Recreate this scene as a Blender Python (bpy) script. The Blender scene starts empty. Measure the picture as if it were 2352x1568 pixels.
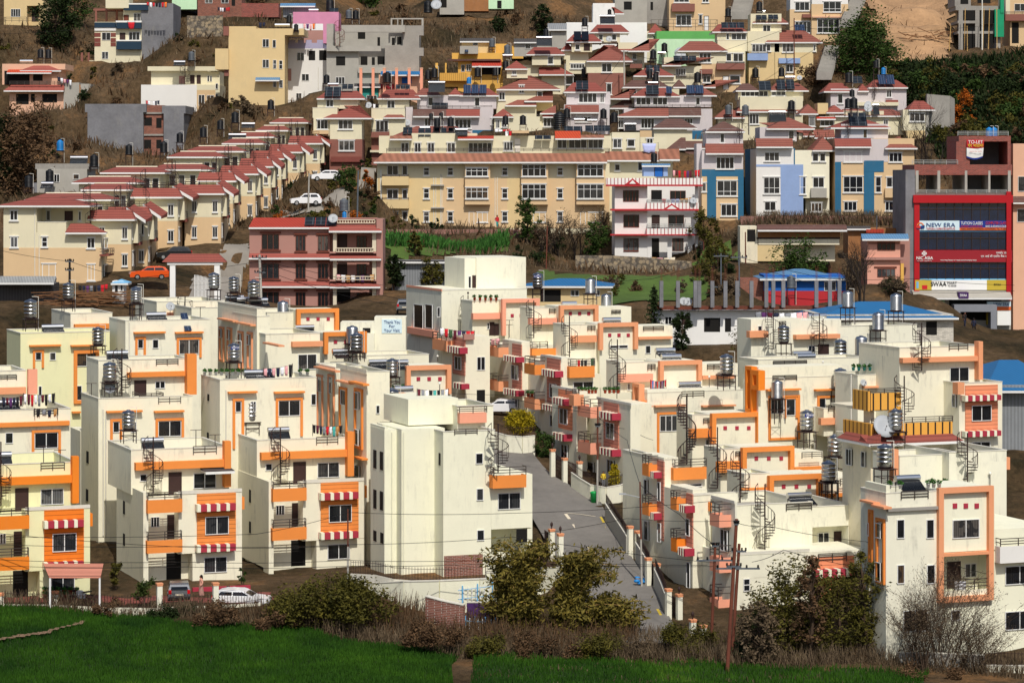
import bpy, math, random
import numpy as np
from mathutils import Vector, Matrix
R=math.radians
# ---------------- camera, sky, sun, exposure ----------------
S=6300.0; CX=1176.0; HY=400.0          # focal length and horizon row, in units of a 2352 px wide picture
sc=bpy.context.scene
cam=bpy.data.cameras.new('camera'); co=bpy.data.objects.new('camera',cam); sc.collection.objects.link(co); sc.camera=co
co.rotation_euler=(R(90),0,0); cam.sensor_width=36; cam.lens=36*S/2352; cam.shift_y=-(784-HY)/2352
cam.clip_start=1; cam.clip_end=5000
SUN_AZ=12; SUN_EL=50                    # sun behind the camera, a little to the right
w=bpy.data.worlds.new('World'); sc.world=w; w.use_nodes=True
nt=w.node_tree; sky=nt.nodes.new('ShaderNodeTexSky'); sky.sky_type='NISHITA'; sky.sun_disc=False
sky.sun_elevation=R(SUN_EL); sky.sun_rotation=R(180-SUN_AZ); sky.dust_density=2.0
bg=nt.nodes['Background']; nt.links.new(sky.outputs[0],bg.inputs[0]); bg.inputs[1].default_value=0.095
sl=bpy.data.lights.new('sun','SUN'); sl.energy=3.4; sl.angle=R(0.5); sl.color=(1,.945,.87)
so=bpy.data.objects.new('sun',sl); sc.collection.objects.link(so)
sdir=Vector((math.sin(R(SUN_AZ))*math.cos(R(SUN_EL)),-math.cos(R(SUN_AZ))*math.cos(R(SUN_EL)),math.sin(R(SUN_EL))))
so.rotation_euler=sdir.to_track_quat('Z','Y').to_euler()
vs=sc.view_settings; vs.view_transform='Standard'; vs.look='None'; vs.exposure=0.0; vs.gamma=1
# ---------------- materials ----------------
def lin(h):
    c=[int(h[i:i+2],16)/255 for i in (0,2,4)]
    return [x/12.92 if x<=.04045 else ((x+.055)/1.055)**2.4 for x in c]
MATS={}
def mat(key,col,rough=.85,var=.10,streak=0.0,pat=None,col2=None,per=.3,metal=0,spec=.35,nscale=.6,bump=0,emit=0,trans=0):
    if key in MATS: return MATS[key]
    m=bpy.data.materials.new(key); m.use_nodes=True; N=m.node_tree.nodes; Lk=m.node_tree.links
    b=N['Principled BSDF']; c=lin(col) if isinstance(col,str) else col
    b.inputs['Roughness'].default_value=rough; b.inputs['Metallic'].default_value=metal
    b.inputs['Specular IOR Level'].default_value=spec
    if trans: b.inputs['Alpha'].default_value=1-trans
    tc=N.new('ShaderNodeTexCoord'); oi=N.new('ShaderNodeObjectInfo')
    def mth(op,a,bb=None,c_=None):
        n=N.new('ShaderNodeMath'); n.operation=op
        for i,x in enumerate((a,bb,c_)):
            if x is None: continue
            if isinstance(x,(int,float)): n.inputs[i].default_value=x
            else: Lk.new(x,n.inputs[i])
        return n.outputs[0]
    def mix(f,a,bb,mode='MIX'):
        n=N.new('ShaderNodeMix'); n.data_type='RGBA'; n.blend_type=mode
        for i,x in ((0,f),(6,a),(7,bb)):
            if isinstance(x,(int,float)): n.inputs[i].default_value=x
            elif isinstance(x,(list,tuple)): n.inputs[i].default_value=(*x[:3],1)
            else: Lk.new(x,n.inputs[i])
        return n.outputs[2]
    sep=N.new('ShaderNodeSeparateXYZ'); Lk.new(tc.outputs['Object'],sep.inputs[0])
    x,y,z=sep.outputs
    # each object samples the noise elsewhere, so that copies differ
    add=N.new('ShaderNodeVectorMath'); add.operation='ADD'; Lk.new(tc.outputs['Object'],add.inputs[0])
    cmb=N.new('ShaderNodeCombineXYZ'); rr=mth('MULTIPLY',oi.outputs['Random'],97.0); Lk.new(rr,cmb.inputs[0]); Lk.new(rr,cmb.inputs[1]); Lk.new(cmb.outputs[0],add.inputs[1])
    def noise(scale,detail=4,vec=None,rough_=.6):
        n=N.new('ShaderNodeTexNoise'); n.inputs['Scale'].default_value=scale; n.inputs['Detail'].default_value=detail; n.inputs['Roughness'].default_value=rough_
        Lk.new(vec or add.outputs[0],n.inputs['Vector']); return n.outputs[0]
    col=c; hgt=None
    if pat=='tile':      # clay tile courses following the slope, with broken joints
        zz=mth('DIVIDE',z,per); row=mth('FRACT',zz); line=mth('LESS_THAN',row,.28)
        fl=mth('FLOOR',zz); xx=mth('ADD',mth('DIVIDE',mth('ADD',x,y),.33),mth('MULTIPLY',fl,.5)); j=mth('LESS_THAN',mth('FRACT',xx),.14)
        f=mth('MAXIMUM',mth('MULTIPLY',line,.8),mth('MULTIPLY',j,.35)); col=mix(f,c,[k*.55 for k in c])
    elif pat=='siding':
        f=mth('LESS_THAN',mth('FRACT',mth('DIVIDE',z,per)),.14); col=mix(f,c,[k*.45 for k in c])
    elif pat=='corr':
        f=mth('MULTIPLY',mth('ADD',mth('SINE',mth('MULTIPLY',mth('ADD',x,mth('MULTIPLY',y,.3)),6.28/per)),1.0),.5); col=mix(f,[k*.72 for k in c],c); hgt=f
    elif pat=='vstr':
        f=mth('LESS_THAN',mth('FRACT',mth('DIVIDE',mth('ADD',x,y),per)),.22); col=mix(f,c,lin(col2))
    elif pat=='brick':
        n=N.new('ShaderNodeTexBrick'); n.inputs['Scale'].default_value=1/per; n.inputs['Color1'].default_value=(*c,1); n.inputs['Color2'].default_value=(*[k*.62 for k in c],1)
        n.inputs['Mortar'].default_value=(*lin(col2 or '8a8078'),1); n.inputs['Mortar Size'].default_value=.025
        n.inputs['Brick Width'].default_value=.9; n.inputs['Row Height'].default_value=.3
        cv=N.new('ShaderNodeCombineXYZ'); Lk.new(mth('ADD',x,y),cv.inputs[0]); Lk.new(z,cv.inputs[1]); Lk.new(cv.outputs[0],n.inputs['Vector']); col=n.outputs[0]
    elif pat=='stone':
        n=N.new('ShaderNodeTexVoronoi'); n.inputs['Scale'].default_value=1/per; Lk.new(tc.outputs['Object'],n.inputs['Vector'])
        s2=N.new('ShaderNodeSeparateColor'); Lk.new(n.outputs['Color'],s2.inputs[0]); f=mth('MULTIPLY',s2.outputs[0],.9)
        col=mix(f,c,lin(col2)); d=mth('GREATER_THAN',n.outputs['Distance'],.55); col=mix(mth('MULTIPLY',d,.7),col,[.05,.045,.04])
    elif pat=='grid':    # deck of dark cells with pale joints (solar collectors)
        fx=mth('LESS_THAN',mth('FRACT',mth('DIVIDE',x,per)),.1); fz=mth('LESS_THAN',mth('FRACT',mth('DIVIDE',mth('ADD',z,y),per)),.1); col=mix(mth('MAXIMUM',fx,fz),c,lin(col2))
    elif pat=='pane':    # glass with different curtains behind each one
        cr=N.new('ShaderNodeValToRGB'); cr.color_ramp.interpolation='CONSTANT'
        es=cr.color_ramp.elements; es[0].color=(.012,.014,.017,1); es[0].position=0; es[1].position=.45; es[1].color=(.05,.052,.055,1)
        for p_,q_ in ((.62,(.11,.10,.09,1)),(.74,(.02,.02,.022,1)),(.86,(.13,.135,.14,1)),(.94,(.10,.065,.04,1))): e=es.new(p_); e.color=q_
        Lk.new(oi.outputs['Random'],cr.inputs[0])
        fold_shade=mth('MULTIPLY',mth('ADD',mth('SINE',mth('MULTIPLY',mth('ADD',x,y),34.0)),1.0),.25)  # shade of the curtain folds, painted as dark stripes
        edge=noise(.9,2); k=mth('LESS_THAN',edge,.5); ccol=mix(fold_shade,cr.outputs[0],(.0,.0,.0)); col=mix(mth('MULTIPLY',k,.75),ccol,(.012,.014,.018))
    if var or streak:
        n1=noise(nscale,5); f=mth('MULTIPLY',mth('SUBTRACT',n1,.5),var*3.2); n4=noise(nscale*9,3); f=mth('ADD',f,mth('MULTIPLY',mth('SUBTRACT',n4,.5),var*1.2)); g=mth('ADD',f,1.0)
        vm=N.new('ShaderNodeVectorMath'); vm.operation='SCALE'
        if isinstance(col,(list,tuple)): vm.inputs[0].default_value=col[:3]
        else: Lk.new(col,vm.inputs[0])
        Lk.new(g,vm.inputs['Scale']); col=vm.outputs[0]
    if streak:           # rain stains running down the plaster
        cv=N.new('ShaderNodeMapping'); cv.inputs['Scale'].default_value=(1,1,.16); Lk.new(add.outputs[0],cv.inputs[0])
        n2=noise(2.6,6,cv.outputs[0],.7); n3=noise(.5,4); f=mth('MULTIPLY',mth('MULTIPLY',mth('MAXIMUM',mth('SUBTRACT',n2,.5),0.0),5.5),mth('MAXIMUM',mth('SUBTRACT',n3,.45),0.0)); f=mth('MINIMUM',mth('MULTIPLY',f,streak*2.6),.6)
        col=mix(f,col,(.26,.25,.22))
    if isinstance(col,(list,tuple)): b.inputs['Base Color'].default_value=(*col[:3],1)
    else: Lk.new(col,b.inputs['Base Color'])
    if emit: b.inputs['Emission Strength'].default_value=emit
    if bump:
        bn=N.new('ShaderNodeBump'); bn.inputs['Strength'].default_value=.5; bn.inputs['Distance'].default_value=bump
        Lk.new(hgt if hgt else noise(6 if bump<.1 else 2,5),bn.inputs['Height']); Lk.new(bn.outputs[0],b.inputs['Normal'])
    MATS[key]=m; return m
def leafmat(key,a,bc,cc=None,scale=1.2):
    m=bpy.data.materials.new(key); m.use_nodes=True; N=m.node_tree.nodes; Lk=m.node_tree.links; b=N['Principled BSDF']
    tc=N.new('ShaderNodeTexCoord'); n=N.new('ShaderNodeTexNoise'); n.inputs['Scale'].default_value=scale; n.inputs['Detail'].default_value=6; n.inputs['Roughness'].default_value=.75
    Lk.new(tc.outputs['Object'],n.inputs['Vector']); cr=N.new('ShaderNodeValToRGB'); Lk.new(n.outputs[0],cr.inputs[0])
    e=cr.color_ramp.elements; e[0].position=.35; e[0].color=(*lin(a),1); e[1].position=.62; e[1].color=(*lin(bc),1)
    if cc: k=e.new(.72); k.color=(*lin(cc),1)
    Lk.new(cr.outputs[0],b.inputs['Base Color']); b.inputs['Roughness'].default_value=.75; b.inputs['Specular IOR Level'].default_value=.15
    MATS[key]=m; return m
def M(k): return MATS[k]
for k,c,kw in [
 ('cream','ebe6cd',dict(streak=.9,var=.05)),('cream2','e9e6d0',dict(streak=.9,var=.05)),('yellowish','e8e6b6',dict(streak=.4,var=.04)),
 ('ivory','ecead0',dict(streak=.55,var=.045)),('white','ecebe6',dict(streak=.35,var=.04)),('whitewash','e4e2dc',dict(streak=.1,var=.03)),
 ('hillcream','ddd5b6',dict(streak=.35,var=.04)),('peach','d3b58a',dict(streak=.3,var=.04)),('peach2','d6b88e',dict(streak=.2,var=.04)),('butter','d9c08e',dict(streak=.3,var=.05)),
 ('lilac','cbc3c2',dict(streak=.3,var=.04)),('pinkhouse','dba08a',dict(streak=.3,var=.06)),('pinkroof','cf8aa6',dict(streak=.2)),('brownwall','8a5a4e',dict(streak=.2)),
 ('terracotta','ac8074',dict(streak=.15,var=.05)),('salmonwall','e0b294',dict(streak=.3,var=.05)),('bluewall','2c6686',dict(streak=.25)),('paleblue','8ea5cd',dict(streak=.2)),
 ('navy','22384a',dict(var=.08)),('deepblue','1d5fae',dict(streak=.1)),('teal','2f8f84',dict(streak=.2)),('green','63ad5c',dict(streak=.2)),('mint','c4e6bd',dict(streak=.4)),
 ('concrete','96928a',dict(streak=1.6,var=.22,nscale=.5)),('darkconc','77777a',dict(streak=1.2,var=.34,nscale=.35)),('greyplaster','a9a59b',dict(streak=.7,var=.12)),
 ('lavender','a9a5c0',dict(streak=.3)),('mustard','dfae55',dict(streak=.3)),('dirtycream','e6dcc0',dict(streak=1.0,var=.1)),
 ('orange','e88c40',dict(var=.05,streak=.12)),('orange2','e59c70',dict(var=.05,streak=.15)),('vivid','e98222',dict(var=.04,streak=.08)),('salmon','eda284',dict(var=.05,streak=.2)),
 ('maroon','a83244',dict(var=.05)),('redtrim','b52e34',dict(var=.06)),('redbright','b0121c',dict(var=.05,rough=.5)),('redband','971f29',dict(var=.03,rough=.5)),('brownband','7d443b',dict(streak=.1)),
 ('cap','d9d5c6',dict(streak=.8,var=.08)),('frame','e4e4e0',dict(var=.03,rough=.5)),('darkframe','3b2c26',dict(var=.1)),('woodframe','6e3a2c',dict(var=.15)),
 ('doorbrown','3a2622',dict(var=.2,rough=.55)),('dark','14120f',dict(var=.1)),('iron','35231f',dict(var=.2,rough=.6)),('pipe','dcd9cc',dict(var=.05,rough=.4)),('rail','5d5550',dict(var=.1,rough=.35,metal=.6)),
 ('blacktank','16181b',dict(var=.1,rough=.45)),('bluetank','1f7fc4',dict(var=.06,rough=.45)),('greytank','5a6066',dict(var=.1,rough=.5)),('rust','6a3a2a',dict(var=.3)),
 ('tubes','101218',dict(var=.15,rough=.2,spec=.6)),('bluesheet','2b6fa3',dict(var=.08,pat='corr',per=.35,rough=.55)),('bluesheet2','5d88ad',dict(var=.12,pat='corr',per=.3,rough=.6)),
 ('greysheet','8b8f92',dict(var=.15,pat='corr',per=.3,streak=.5)),('tinsheet','9a9b98',dict(var=.2,pat='corr',per=.3,streak=.8,rough=.5)),('darktin','4a4746',dict(var=.2,pat='corr',per=.3)),
 ('asphalt','74706a',dict(var=.3,nscale=.2,streak=.3)),('pavegrey','8c867c',dict(var=.15)),('mudwall','9c6b42',dict(var=.2,streak=.5)),('black','101010',dict(var=0,rough=.4)),
 ('carsilver','8f9295',dict(var=0,rough=.25,metal=.7,spec=.6)),('carwhite','ececec',dict(var=0,rough=.2,spec=.6)),('carorange','dd5210',dict(var=0,rough=.2,spec=.7)),('carblack','1b1d20',dict(var=0,rough=.2,spec=.6)),
 ('rubber','1c1b1a',dict(var=0)),('glassdark','0c1014',dict(var=0,rough=.08,spec=.7)),('blueglass','0f1f38',dict(var=.5,rough=.15,spec=.8,nscale=1.2)),('redlamp','c01018',dict(var=0,rough=.3)),
 ('skin','8a5a42',dict(var=.05)),('hair','120e0c',dict(var=0)),('wood','7b5638',dict(var=.25)),('bamboo','c9a365',dict(var=.15)),('bark','4a3a2c',dict(var=.3)),('darkbark','2a221c',dict(var=.3)),
 ('pot','b0492e',dict(var=.1)),('whitepot','e8e8e4',dict(var=.05)),('greenbin','16a04c',dict(var=.05,rough=.4)),('net','1d9468',dict(var=.15)),('globe','e9e7dc',dict(var=0,rough=.3)),
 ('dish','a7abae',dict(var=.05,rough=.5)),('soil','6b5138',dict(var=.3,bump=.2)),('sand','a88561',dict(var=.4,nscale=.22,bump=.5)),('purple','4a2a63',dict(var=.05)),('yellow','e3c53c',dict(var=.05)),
 ('textwhite','f4f4f0',dict(var=0)),('textblue','18417c',dict(var=0)),('textred','cf3a35',dict(var=0)),('textblack','15181c',dict(var=0)),('textorange','ec8240',dict(var=0)),('signpale','cfe4ea',dict(var=.03)),('signblue','22368a',dict(var=.03)),('signorange','e06a34',dict(var=.03)),('signgold','c2a93c',dict(var=.05)),('signwhite','efefea',dict(var=.02)),('skyblue','6fb0d8',dict(var=.15)),
 ('c_red','c51f2a',dict(var=.1)),('c_white','e9e9ec',dict(var=.1)),('c_navy','20263c',dict(var=.1)),('c_pink','e3a6a8',dict(var=.1)),('c_tan','b98b54',dict(var=.15)),('c_grey','83868c',dict(var=.1)),('c_purple','5b2f66',dict(var=.1)),('c_teal','4aa7a0',dict(var=.1)),('c_maroon','5c1a2a',dict(var=.1)),('c_green','3c5a3a',dict(var=.1)),('c_blue','3f64b0',dict(var=.1)),('c_cream','d9cdb4',dict(var=.1)),('c_orange','e0722a',dict(var=.1)),('c_black','17171a',dict(var=.1)),('c_lilac','b9c0e8',dict(var=.05)),
 ]: mat(k,c,**kw)
mat('steel',(.5,.51,.52),rough=.3,var=.15,metal=1); mat('alu',(.7,.71,.72),rough=.3,var=.05,metal=1)
mat('tile','8c5245',pat='tile',per=.30,var=.13,streak=.25); mat('tilebright','914d42',pat='tile',per=.28,var=.08,streak=.1); mat('tiledark','684a42',pat='tile',per=.30,var=.2,streak=.5); mat('tilepink','a0554a',pat='tile',per=.25,var=.1,streak=.15)
mat('rustroof','9c6852',pat='corr',per=.9,var=.2,nscale=.9); mat('redsheet','b5402e',pat='corr',per=.35,var=.1); mat('orangesheet','c44a2a',pat='corr',per=.35,var=.06)
mat('pane','101418',rough=.12,var=0,pat='pane',spec=.6)
mat('sideorange','e88d44',pat='siding',per=.32,var=.05); mat('sidevivid','ea7c20',pat='siding',per=.32,var=.04); mat('sidesalmon','e7926a',pat='siding',per=.32,var=.05); mat('siderose_shade','c9856f',pat='siding',per=.32,var=.08)  # rose siding carries the street faces' shade in its colour; canopy reuses it
mat('bandyellow','e3a648',pat='vstr',per=.62,col2='2a211a',var=.06); mat('bandwhite','ece8e2',pat='vstr',per=.45,col2='a03a40',var=.06,streak=.4); mat('bandmustard','d3a14c',pat='vstr',per=.3,col2='a87c36',var=.05)
mat('brick','94553f',pat='brick',per=.4,var=.2); mat('brickred','9c4a3c',pat='brick',per=.4,var=.12); mat('brickgrime','8f5646',pat='brick',per=.4,col2='b0a598',var=.25,streak=.4); mat('stone','6f675c',pat='stone',per=.45,col2='a39173',var=.2)
mat('panel','1c2228',pat='grid',per=.9,col2='4a5056',rough=.35,spec=.4,var=.1); mat('panelblue','1c2a42',pat='grid',per=.35,col2='5d6c86',rough=.2,spec=.6,var=.05)
mat('whitebrick','d8d2c4',pat='brick',per=.4,col2='a9a396',var=.12,streak=.4)
mat('stripes','e9e2d4',pat='siding',per=.9,var=.04)
leafmat('leaf','1f2c12','4c5a22','6b6a2c'); leafmat('leafdark','141d0e','2c3a18'); leafmat('leafgreen','1c3010','3f5320','55602a'); leafmat('leafolive','2e2f12','5d5720','8a7430'); leafmat('leafyellow','6b6414','b09a1c'); leafmat('leafbrown','3a2c1e','6a5138','8a6b4c'); leafmat('dryleaf','43372a','70604a','978266')
leafmat('leaforange','5a3a10','c8661a','e08a2a'); leafmat('wheat','18360b','34590f','5f7c26',scale=.16); leafmat('leaffresh','20421a','4a7a34'); leafmat('bamboo_leaf','38381a','7a6c2c','b0843f',scale=2.2); leafmat('flowers','a81838','e04890')
# ---------------- mesh builder ----------------
class MB:
    def __init__(s): s.v=[]; s.f=[]; s.sm=[]
    def pts(s,P,F,smooth=False):
        n=len(s.v); s.v+=[tuple(p) for p in P]
        for f in F: s.f.append([i+n for i in f]); s.sm.append(smooth)
    def box(s,x0,x1,y0,y1,z0,z1,T=None):
        if x0>x1: x0,x1=x1,x0
        if y0>y1: y0,y1=y1,y0
        if z0>z1: z0,z1=z1,z0
        P=[(x,y,z) for z in (z0,z1) for (x,y) in ((x0,y0),(x1,y0),(x1,y1),(x0,y1))]
        F=[(3,2,1,0),(4,5,6,7),(0,1,5,4),(1,2,6,5),(2,3,7,6),(3,0,4,7)]
        if T:
            P=[T(*p) for p in P]
            if T.flip: F=[f[::-1] for f in F]
        s.pts(P,F)
    def hexa(s,P): s.pts(P,[(3,2,1,0),(4,5,6,7),(0,1,5,4),(1,2,6,5),(2,3,7,6),(3,0,4,7)])
    def tube(s,p,q,r,n=6,r2=None):
        p=Vector(p); q=Vector(q); d=q-p
        if d.length<1e-6: return
        a=d.orthogonal().normalized(); b=d.normalized().cross(a); r2=r if r2 is None else r2
        P=[p+(a*math.cos(t)+b*math.sin(t))*r for t in [6.2832*i/n for i in range(n)]]+[q+(a*math.cos(t)+b*math.sin(t))*r2 for t in [6.2832*i/n for i in range(n)]]
        s.pts(P,[(i,(i+1)%n,n+(i+1)%n,n+i) for i in range(n)],n>5); s.pts(P[:n],[tuple(range(n))[::-1]]); s.pts(P[n:],[tuple(range(n))])
    def path(s,pts,r,n=6,r2=None):
        k=len(pts)-1
        for i in range(k):
            ra=r+(((r2 if r2 is not None else r)-r)*i/k); rb=r+(((r2 if r2 is not None else r)-r)*(i+1)/k)
            s.tube(pts[i],pts[i+1],ra,n,rb)
    def lathe(s,prof,n=16,c=(0,0,0)):
        P=[(c[0]+r*math.cos(6.2832*i/n),c[1]+r*math.sin(6.2832*i/n),c[2]+z) for r,z in prof for i in range(n)]
        F=[(j*n+i,j*n+(i+1)%n,(j+1)*n+(i+1)%n,(j+1)*n+i) for j in range(len(prof)-1) for i in range(n)]
        s.pts(P,F,True); s.pts(P[-n:],[tuple(range(n))]); s.pts(P[:n],[tuple(range(n))[::-1]])
    def sphere(s,c,r,n=10,sq=(1,1,1)):
        pr=[(math.sin(math.pi*j/n)*r+1e-4,-math.cos(math.pi*j/n)*r) for j in range(n+1)]
        P=[(c[0]+sq[0]*a*math.cos(6.2832*i/n),c[1]+sq[1]*a*math.sin(6.2832*i/n),c[2]+sq[2]*z) for a,z in pr for i in range(n)]
        s.pts(P,[(j*n+i,j*n+(i+1)%n,(j+1)*n+(i+1)%n,(j+1)*n+i) for j in range(n) for i in range(n)],True)
    def mesh(s,name):
        me=bpy.data.meshes.new(name); me.from_pydata(s.v,[],s.f); 
        if any(s.sm): me.polygons.foreach_set('use_smooth',s.sm)
        me.update(); return me
    def build(s,name,m,parent=None):
        if not s.f: return None
        me=s.mesh(name); me.materials.append(M(m) if isinstance(m,str) else m)
        o=bpy.data.objects.new(name,me); sc.collection.objects.link(o); o.parent=parent; return o
def mobj(name,me,parent=None,loc=None,rz=0):
    o=bpy.data.objects.new(name,me); sc.collection.objects.link(o); o.parent=parent
    if loc is not None: o.location=loc
    o.rotation_euler.z=rz; return o
def empty(name,loc,rz=0):
    o=bpy.data.objects.new(name,None); o.empty_display_size=.5; sc.collection.objects.link(o); o.location=loc; o.rotation_euler.z=rz; return o
def tag(o,label=None,cat=None,group=None,kind=None):
    if label: o['label']=label
    if cat: o['category']=cat
    if group: o['group']=group
    if kind: o['kind']=kind
    return o
def thing(name,label,cat,loc,rz=0,group=None): return tag(empty(name,loc,rz),label,cat,group)
def copy_tree(o,kids,parent=None):
    c=o.copy(); sc.collection.objects.link(c); c.parent=parent
    for ch in kids.get(o.name,[]): copy_tree(ch,kids,c)
    return c
def kidmap():
    d={}
    for o in bpy.data.objects:
        if o.parent: d.setdefault(o.parent.name,[]).append(o)
    return d
def at(px,py,Y): return Vector(((px-CX)*Y/S,Y,-(py-HY)*Y/S))
TER=[]     # terrain control points
def T_(px,py,Y,dz=0): v=at(px,py,Y); TER.append((v.x,v.y,v.z+dz))
# ---------------- houses described by facade rectangles ----------------
class Pl:      # a vertical plane in a house's own frame, with features read off the picture
    def __init__(s,H,ox,oy,ang):
        s.H=H; s.ox=ox; s.oy=oy; a=R(ang); s.e=(math.cos(a),math.sin(a)); s.n=(math.sin(a),-math.cos(a))
        c,q=math.cos(-H.rot),math.sin(-H.rot); X,Y=-H.loc.x,-H.loc.y; s.c=(c*X-q*Y,q*X+c*Y,-H.loc.z); s.r=(c,q)
    def px(s,x,y,dn=0):    # dn: distance proud of the plane
        k,ox_,oy_=s.H.tx; x=ox_+k*x; y=oy_+k*y
        c,q=s.r; dx,dy,dz=(x-CX)/S,1.0,-(y-HY)/S; lx,ly=c*dx-q*dy,q*dx+c*dy
        ox=s.ox+s.n[0]*dn; oy=s.oy+s.n[1]*dn
        t=((ox-s.c[0])*s.n[0]+(oy-s.c[1])*s.n[1])/(lx*s.n[0]+ly*s.n[1])
        hx,hy=s.c[0]+t*lx,s.c[1]+t*ly
        return ((hx-s.ox)*s.e[0]+(hy-s.oy)*s.e[1], s.c[2]+t*dz)
    def rect(s,x0,y0,x1,y1,dn=0):
        m=(x0+x1)/2; a0=s.px(x0,y0,dn)[0]; a1=s.px(x1,y0,dn)[0]; z1=s.px(m,y0,dn)[1]; z0=s.px(m,y1,dn)[1] if y1 is not None else -2.5
        if a0>a1: a0,a1=a1,a0
        return a0,a1,z0,z1
    def __call__(s,a,d,z): return (s.ox+s.e[0]*a+s.n[0]*d, s.oy+s.e[1]*a+s.n[1]*d, z)
    flip=True
    def world(s,a,d,z):
        x,y,z=s(a,d,z); c,q=math.cos(s.H.rot),math.sin(s.H.rot); return Vector((s.H.loc.x+c*x-q*y,s.H.loc.y+q*x+c*y,s.H.loc.z+z))
HS=[]
class House:
    def __init__(s,label,handle,px,py,Y,rot=0,cat='house',group=None,name=None,ter=True,sill=0,depth=9):
        s.loc=at(px,py,Y); s.rot=R(rot); s.tx=(1,0,0); s.root=thing(name or (cat.replace(' ','_')),label,cat,s.loc,s.rot,group)
        s.handle=handle; s.wm='cream'; s.om='orange'; s.mbs={}; s.k=0; s.P=Pl(s,0,0,0); s.v=0; s.sill=sill; s.fr='frame'; s.cnt={}
        if ter:
            for a,b in ((0,0),(6,0),(0,depth),(6,depth)):
                c,q=math.cos(s.rot),math.sin(s.rot); TER.append((s.loc.x+c*a-q*b,s.loc.y+q*a+c*b,s.loc.z))
        HS.append(s)
    def mb(s,name,m):
        return s.mbs.setdefault((name,m),MB())
    def flush(s):
        for (n,m),b in s.mbs.items(): b.build(n,m,s.root)
        s.mbs={}
def fnum(t): return None if t=='-' else float(t)
def ring(b,T,a0,a1,z0,z1,w,d0,d1,sides='lrtb'):
    if 't' in sides: b.box(a0,a1,d0,d1,z1-w,z1,T)
    if 'b' in sides: b.box(a0,a1,d0,d1,z0,z0+w,T)
    zb=z0+(w if 'b' in sides else 0); zt=z1-w
    if 'l' in sides: b.box(a0,a0+w,d0,d1,zb,zt,T)
    if 'r' in sides: b.box(a1-w,a1,d0,d1,zb,zt,T)
def window(H,P,a0,a1,z0,z1,n=2,base=0,trans=0):
    b=MB(); ft=.07 if H.sill else .05; ring(b,P,a0,a1,z0,z1,ft,base+.0,base+.07)
    for i in range(1,int(n)):
        x=a0+(a1-a0)*i/n; b.box(x-.03,x+.03,base+.0,base+.06,z0+ft,z1-ft,P)
    if trans: 
        zt=z1-(z1-z0)*trans; b.box(a0+ft,a1-ft,base,base+.055,zt-.03,zt+.03,P)
    if H.sill: b.box(a0-.12,a1+.12,base,base+.16,z0-.14,z0-.02,P); b.box(a0-.12,a1+.12,base,base+.12,z1+.02,z1+.12,P)
    f=b.build('window',H.fr,H.root)
    g=MB(); g.box(a0+ft*.5,a1-ft*.5,base-.1,base+.02,z0+ft*.5,z1-ft*.5,P); g.build('pane','pane',f)
def railing(H,P,a0,a1,z0,z1,d,m='rail',n=None,sides=True,name='railing',back=.9):
    b=MB(); n=n or max(2,int((a1-a0)/1.1)); r=.028
    for i in range(n+1):
        x=a0+(a1-a0)*i/n; b.box(x-r,x+r,d-r,d+r,z0,z1,P)
    for t in (1,.66,.33): z=z0+(z1-z0)*t; b.box(a0,a1,d-r*.8,d+r*.8,z-r,z+r,P)
    if sides and d>.3:
        for x in (a0,a1):
            for t in (1,.5): z=z0+(z1-z0)*t; b.box(x-r,x+r,0,d,z-r,z+r,P)
    b.build(name,m,H.root)
def hip(b,P,a0,a1,z0,z1,D,ov,inset=None,fascia=None,th=.12):
    d1=ov; d0=-D-ov; w=(a1-a0); dd=d1-d0; ins=min(w,dd)/2 if inset is None else inset
    e=[P(a0,d1,z0),P(a1,d1,z0),P(a1,d0,z0),P(a0,d0,z0)]
    if w>=dd or inset is not None: r=[P(a0+ins,(d0+d1)/2,z1),P(a1-ins,(d0+d1)/2,z1)]; F=[(0,1,5,4),(1,2,5),(2,3,4,5),(3,0,4)]
    else: r=[P((a0+a1)/2,d1-w/2,z1),P((a0+a1)/2,d0+w/2,z1)]; F=[(0,1,4),(1,2,5,4),(2,3,5),(3,0,4,5)]
    b.pts(e+r,F+[(3,2,1,0)])
    if fascia: fascia.box(a0+.02,a1-.02,d1-.14,d1-.01,z0-.2,z0-.004,P); fascia.box(a0+.02,a0+.15,d0,d1-.15,z0-.2,z0-.004,P); fascia.box(a1-.15,a1-.02,d0,d1-.15,z0-.2,z0-.004,P); fascia.box(a0+.16,a1-.16,d0+.05,d1-.16,z0-.12,z0-.008,P)
def lean(b,P,a0,a1,z0,z1,D,i0=0,i1=0,fascia=None,base=0):
    e=[P(a0,base+D,z0),P(a1,base+D,z0),P(a1,base,z0),P(a0,base,z0),P(a0+i0,base,z1),P(a1-i1,base,z1)]
    b.pts(e,[(0,1,5,4),(1,2,5),(3,0,4),(3,2,1,0),(2,3,4,5)])
    if fascia: fascia.box(a0+.02,a1-.02,base+D-.12,base+D-.01,z0-.2,z0-.004,P); fascia.box(a0+.03,a1-.03,base,base+D-.13,z0-.12,z0-.008,P)
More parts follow.
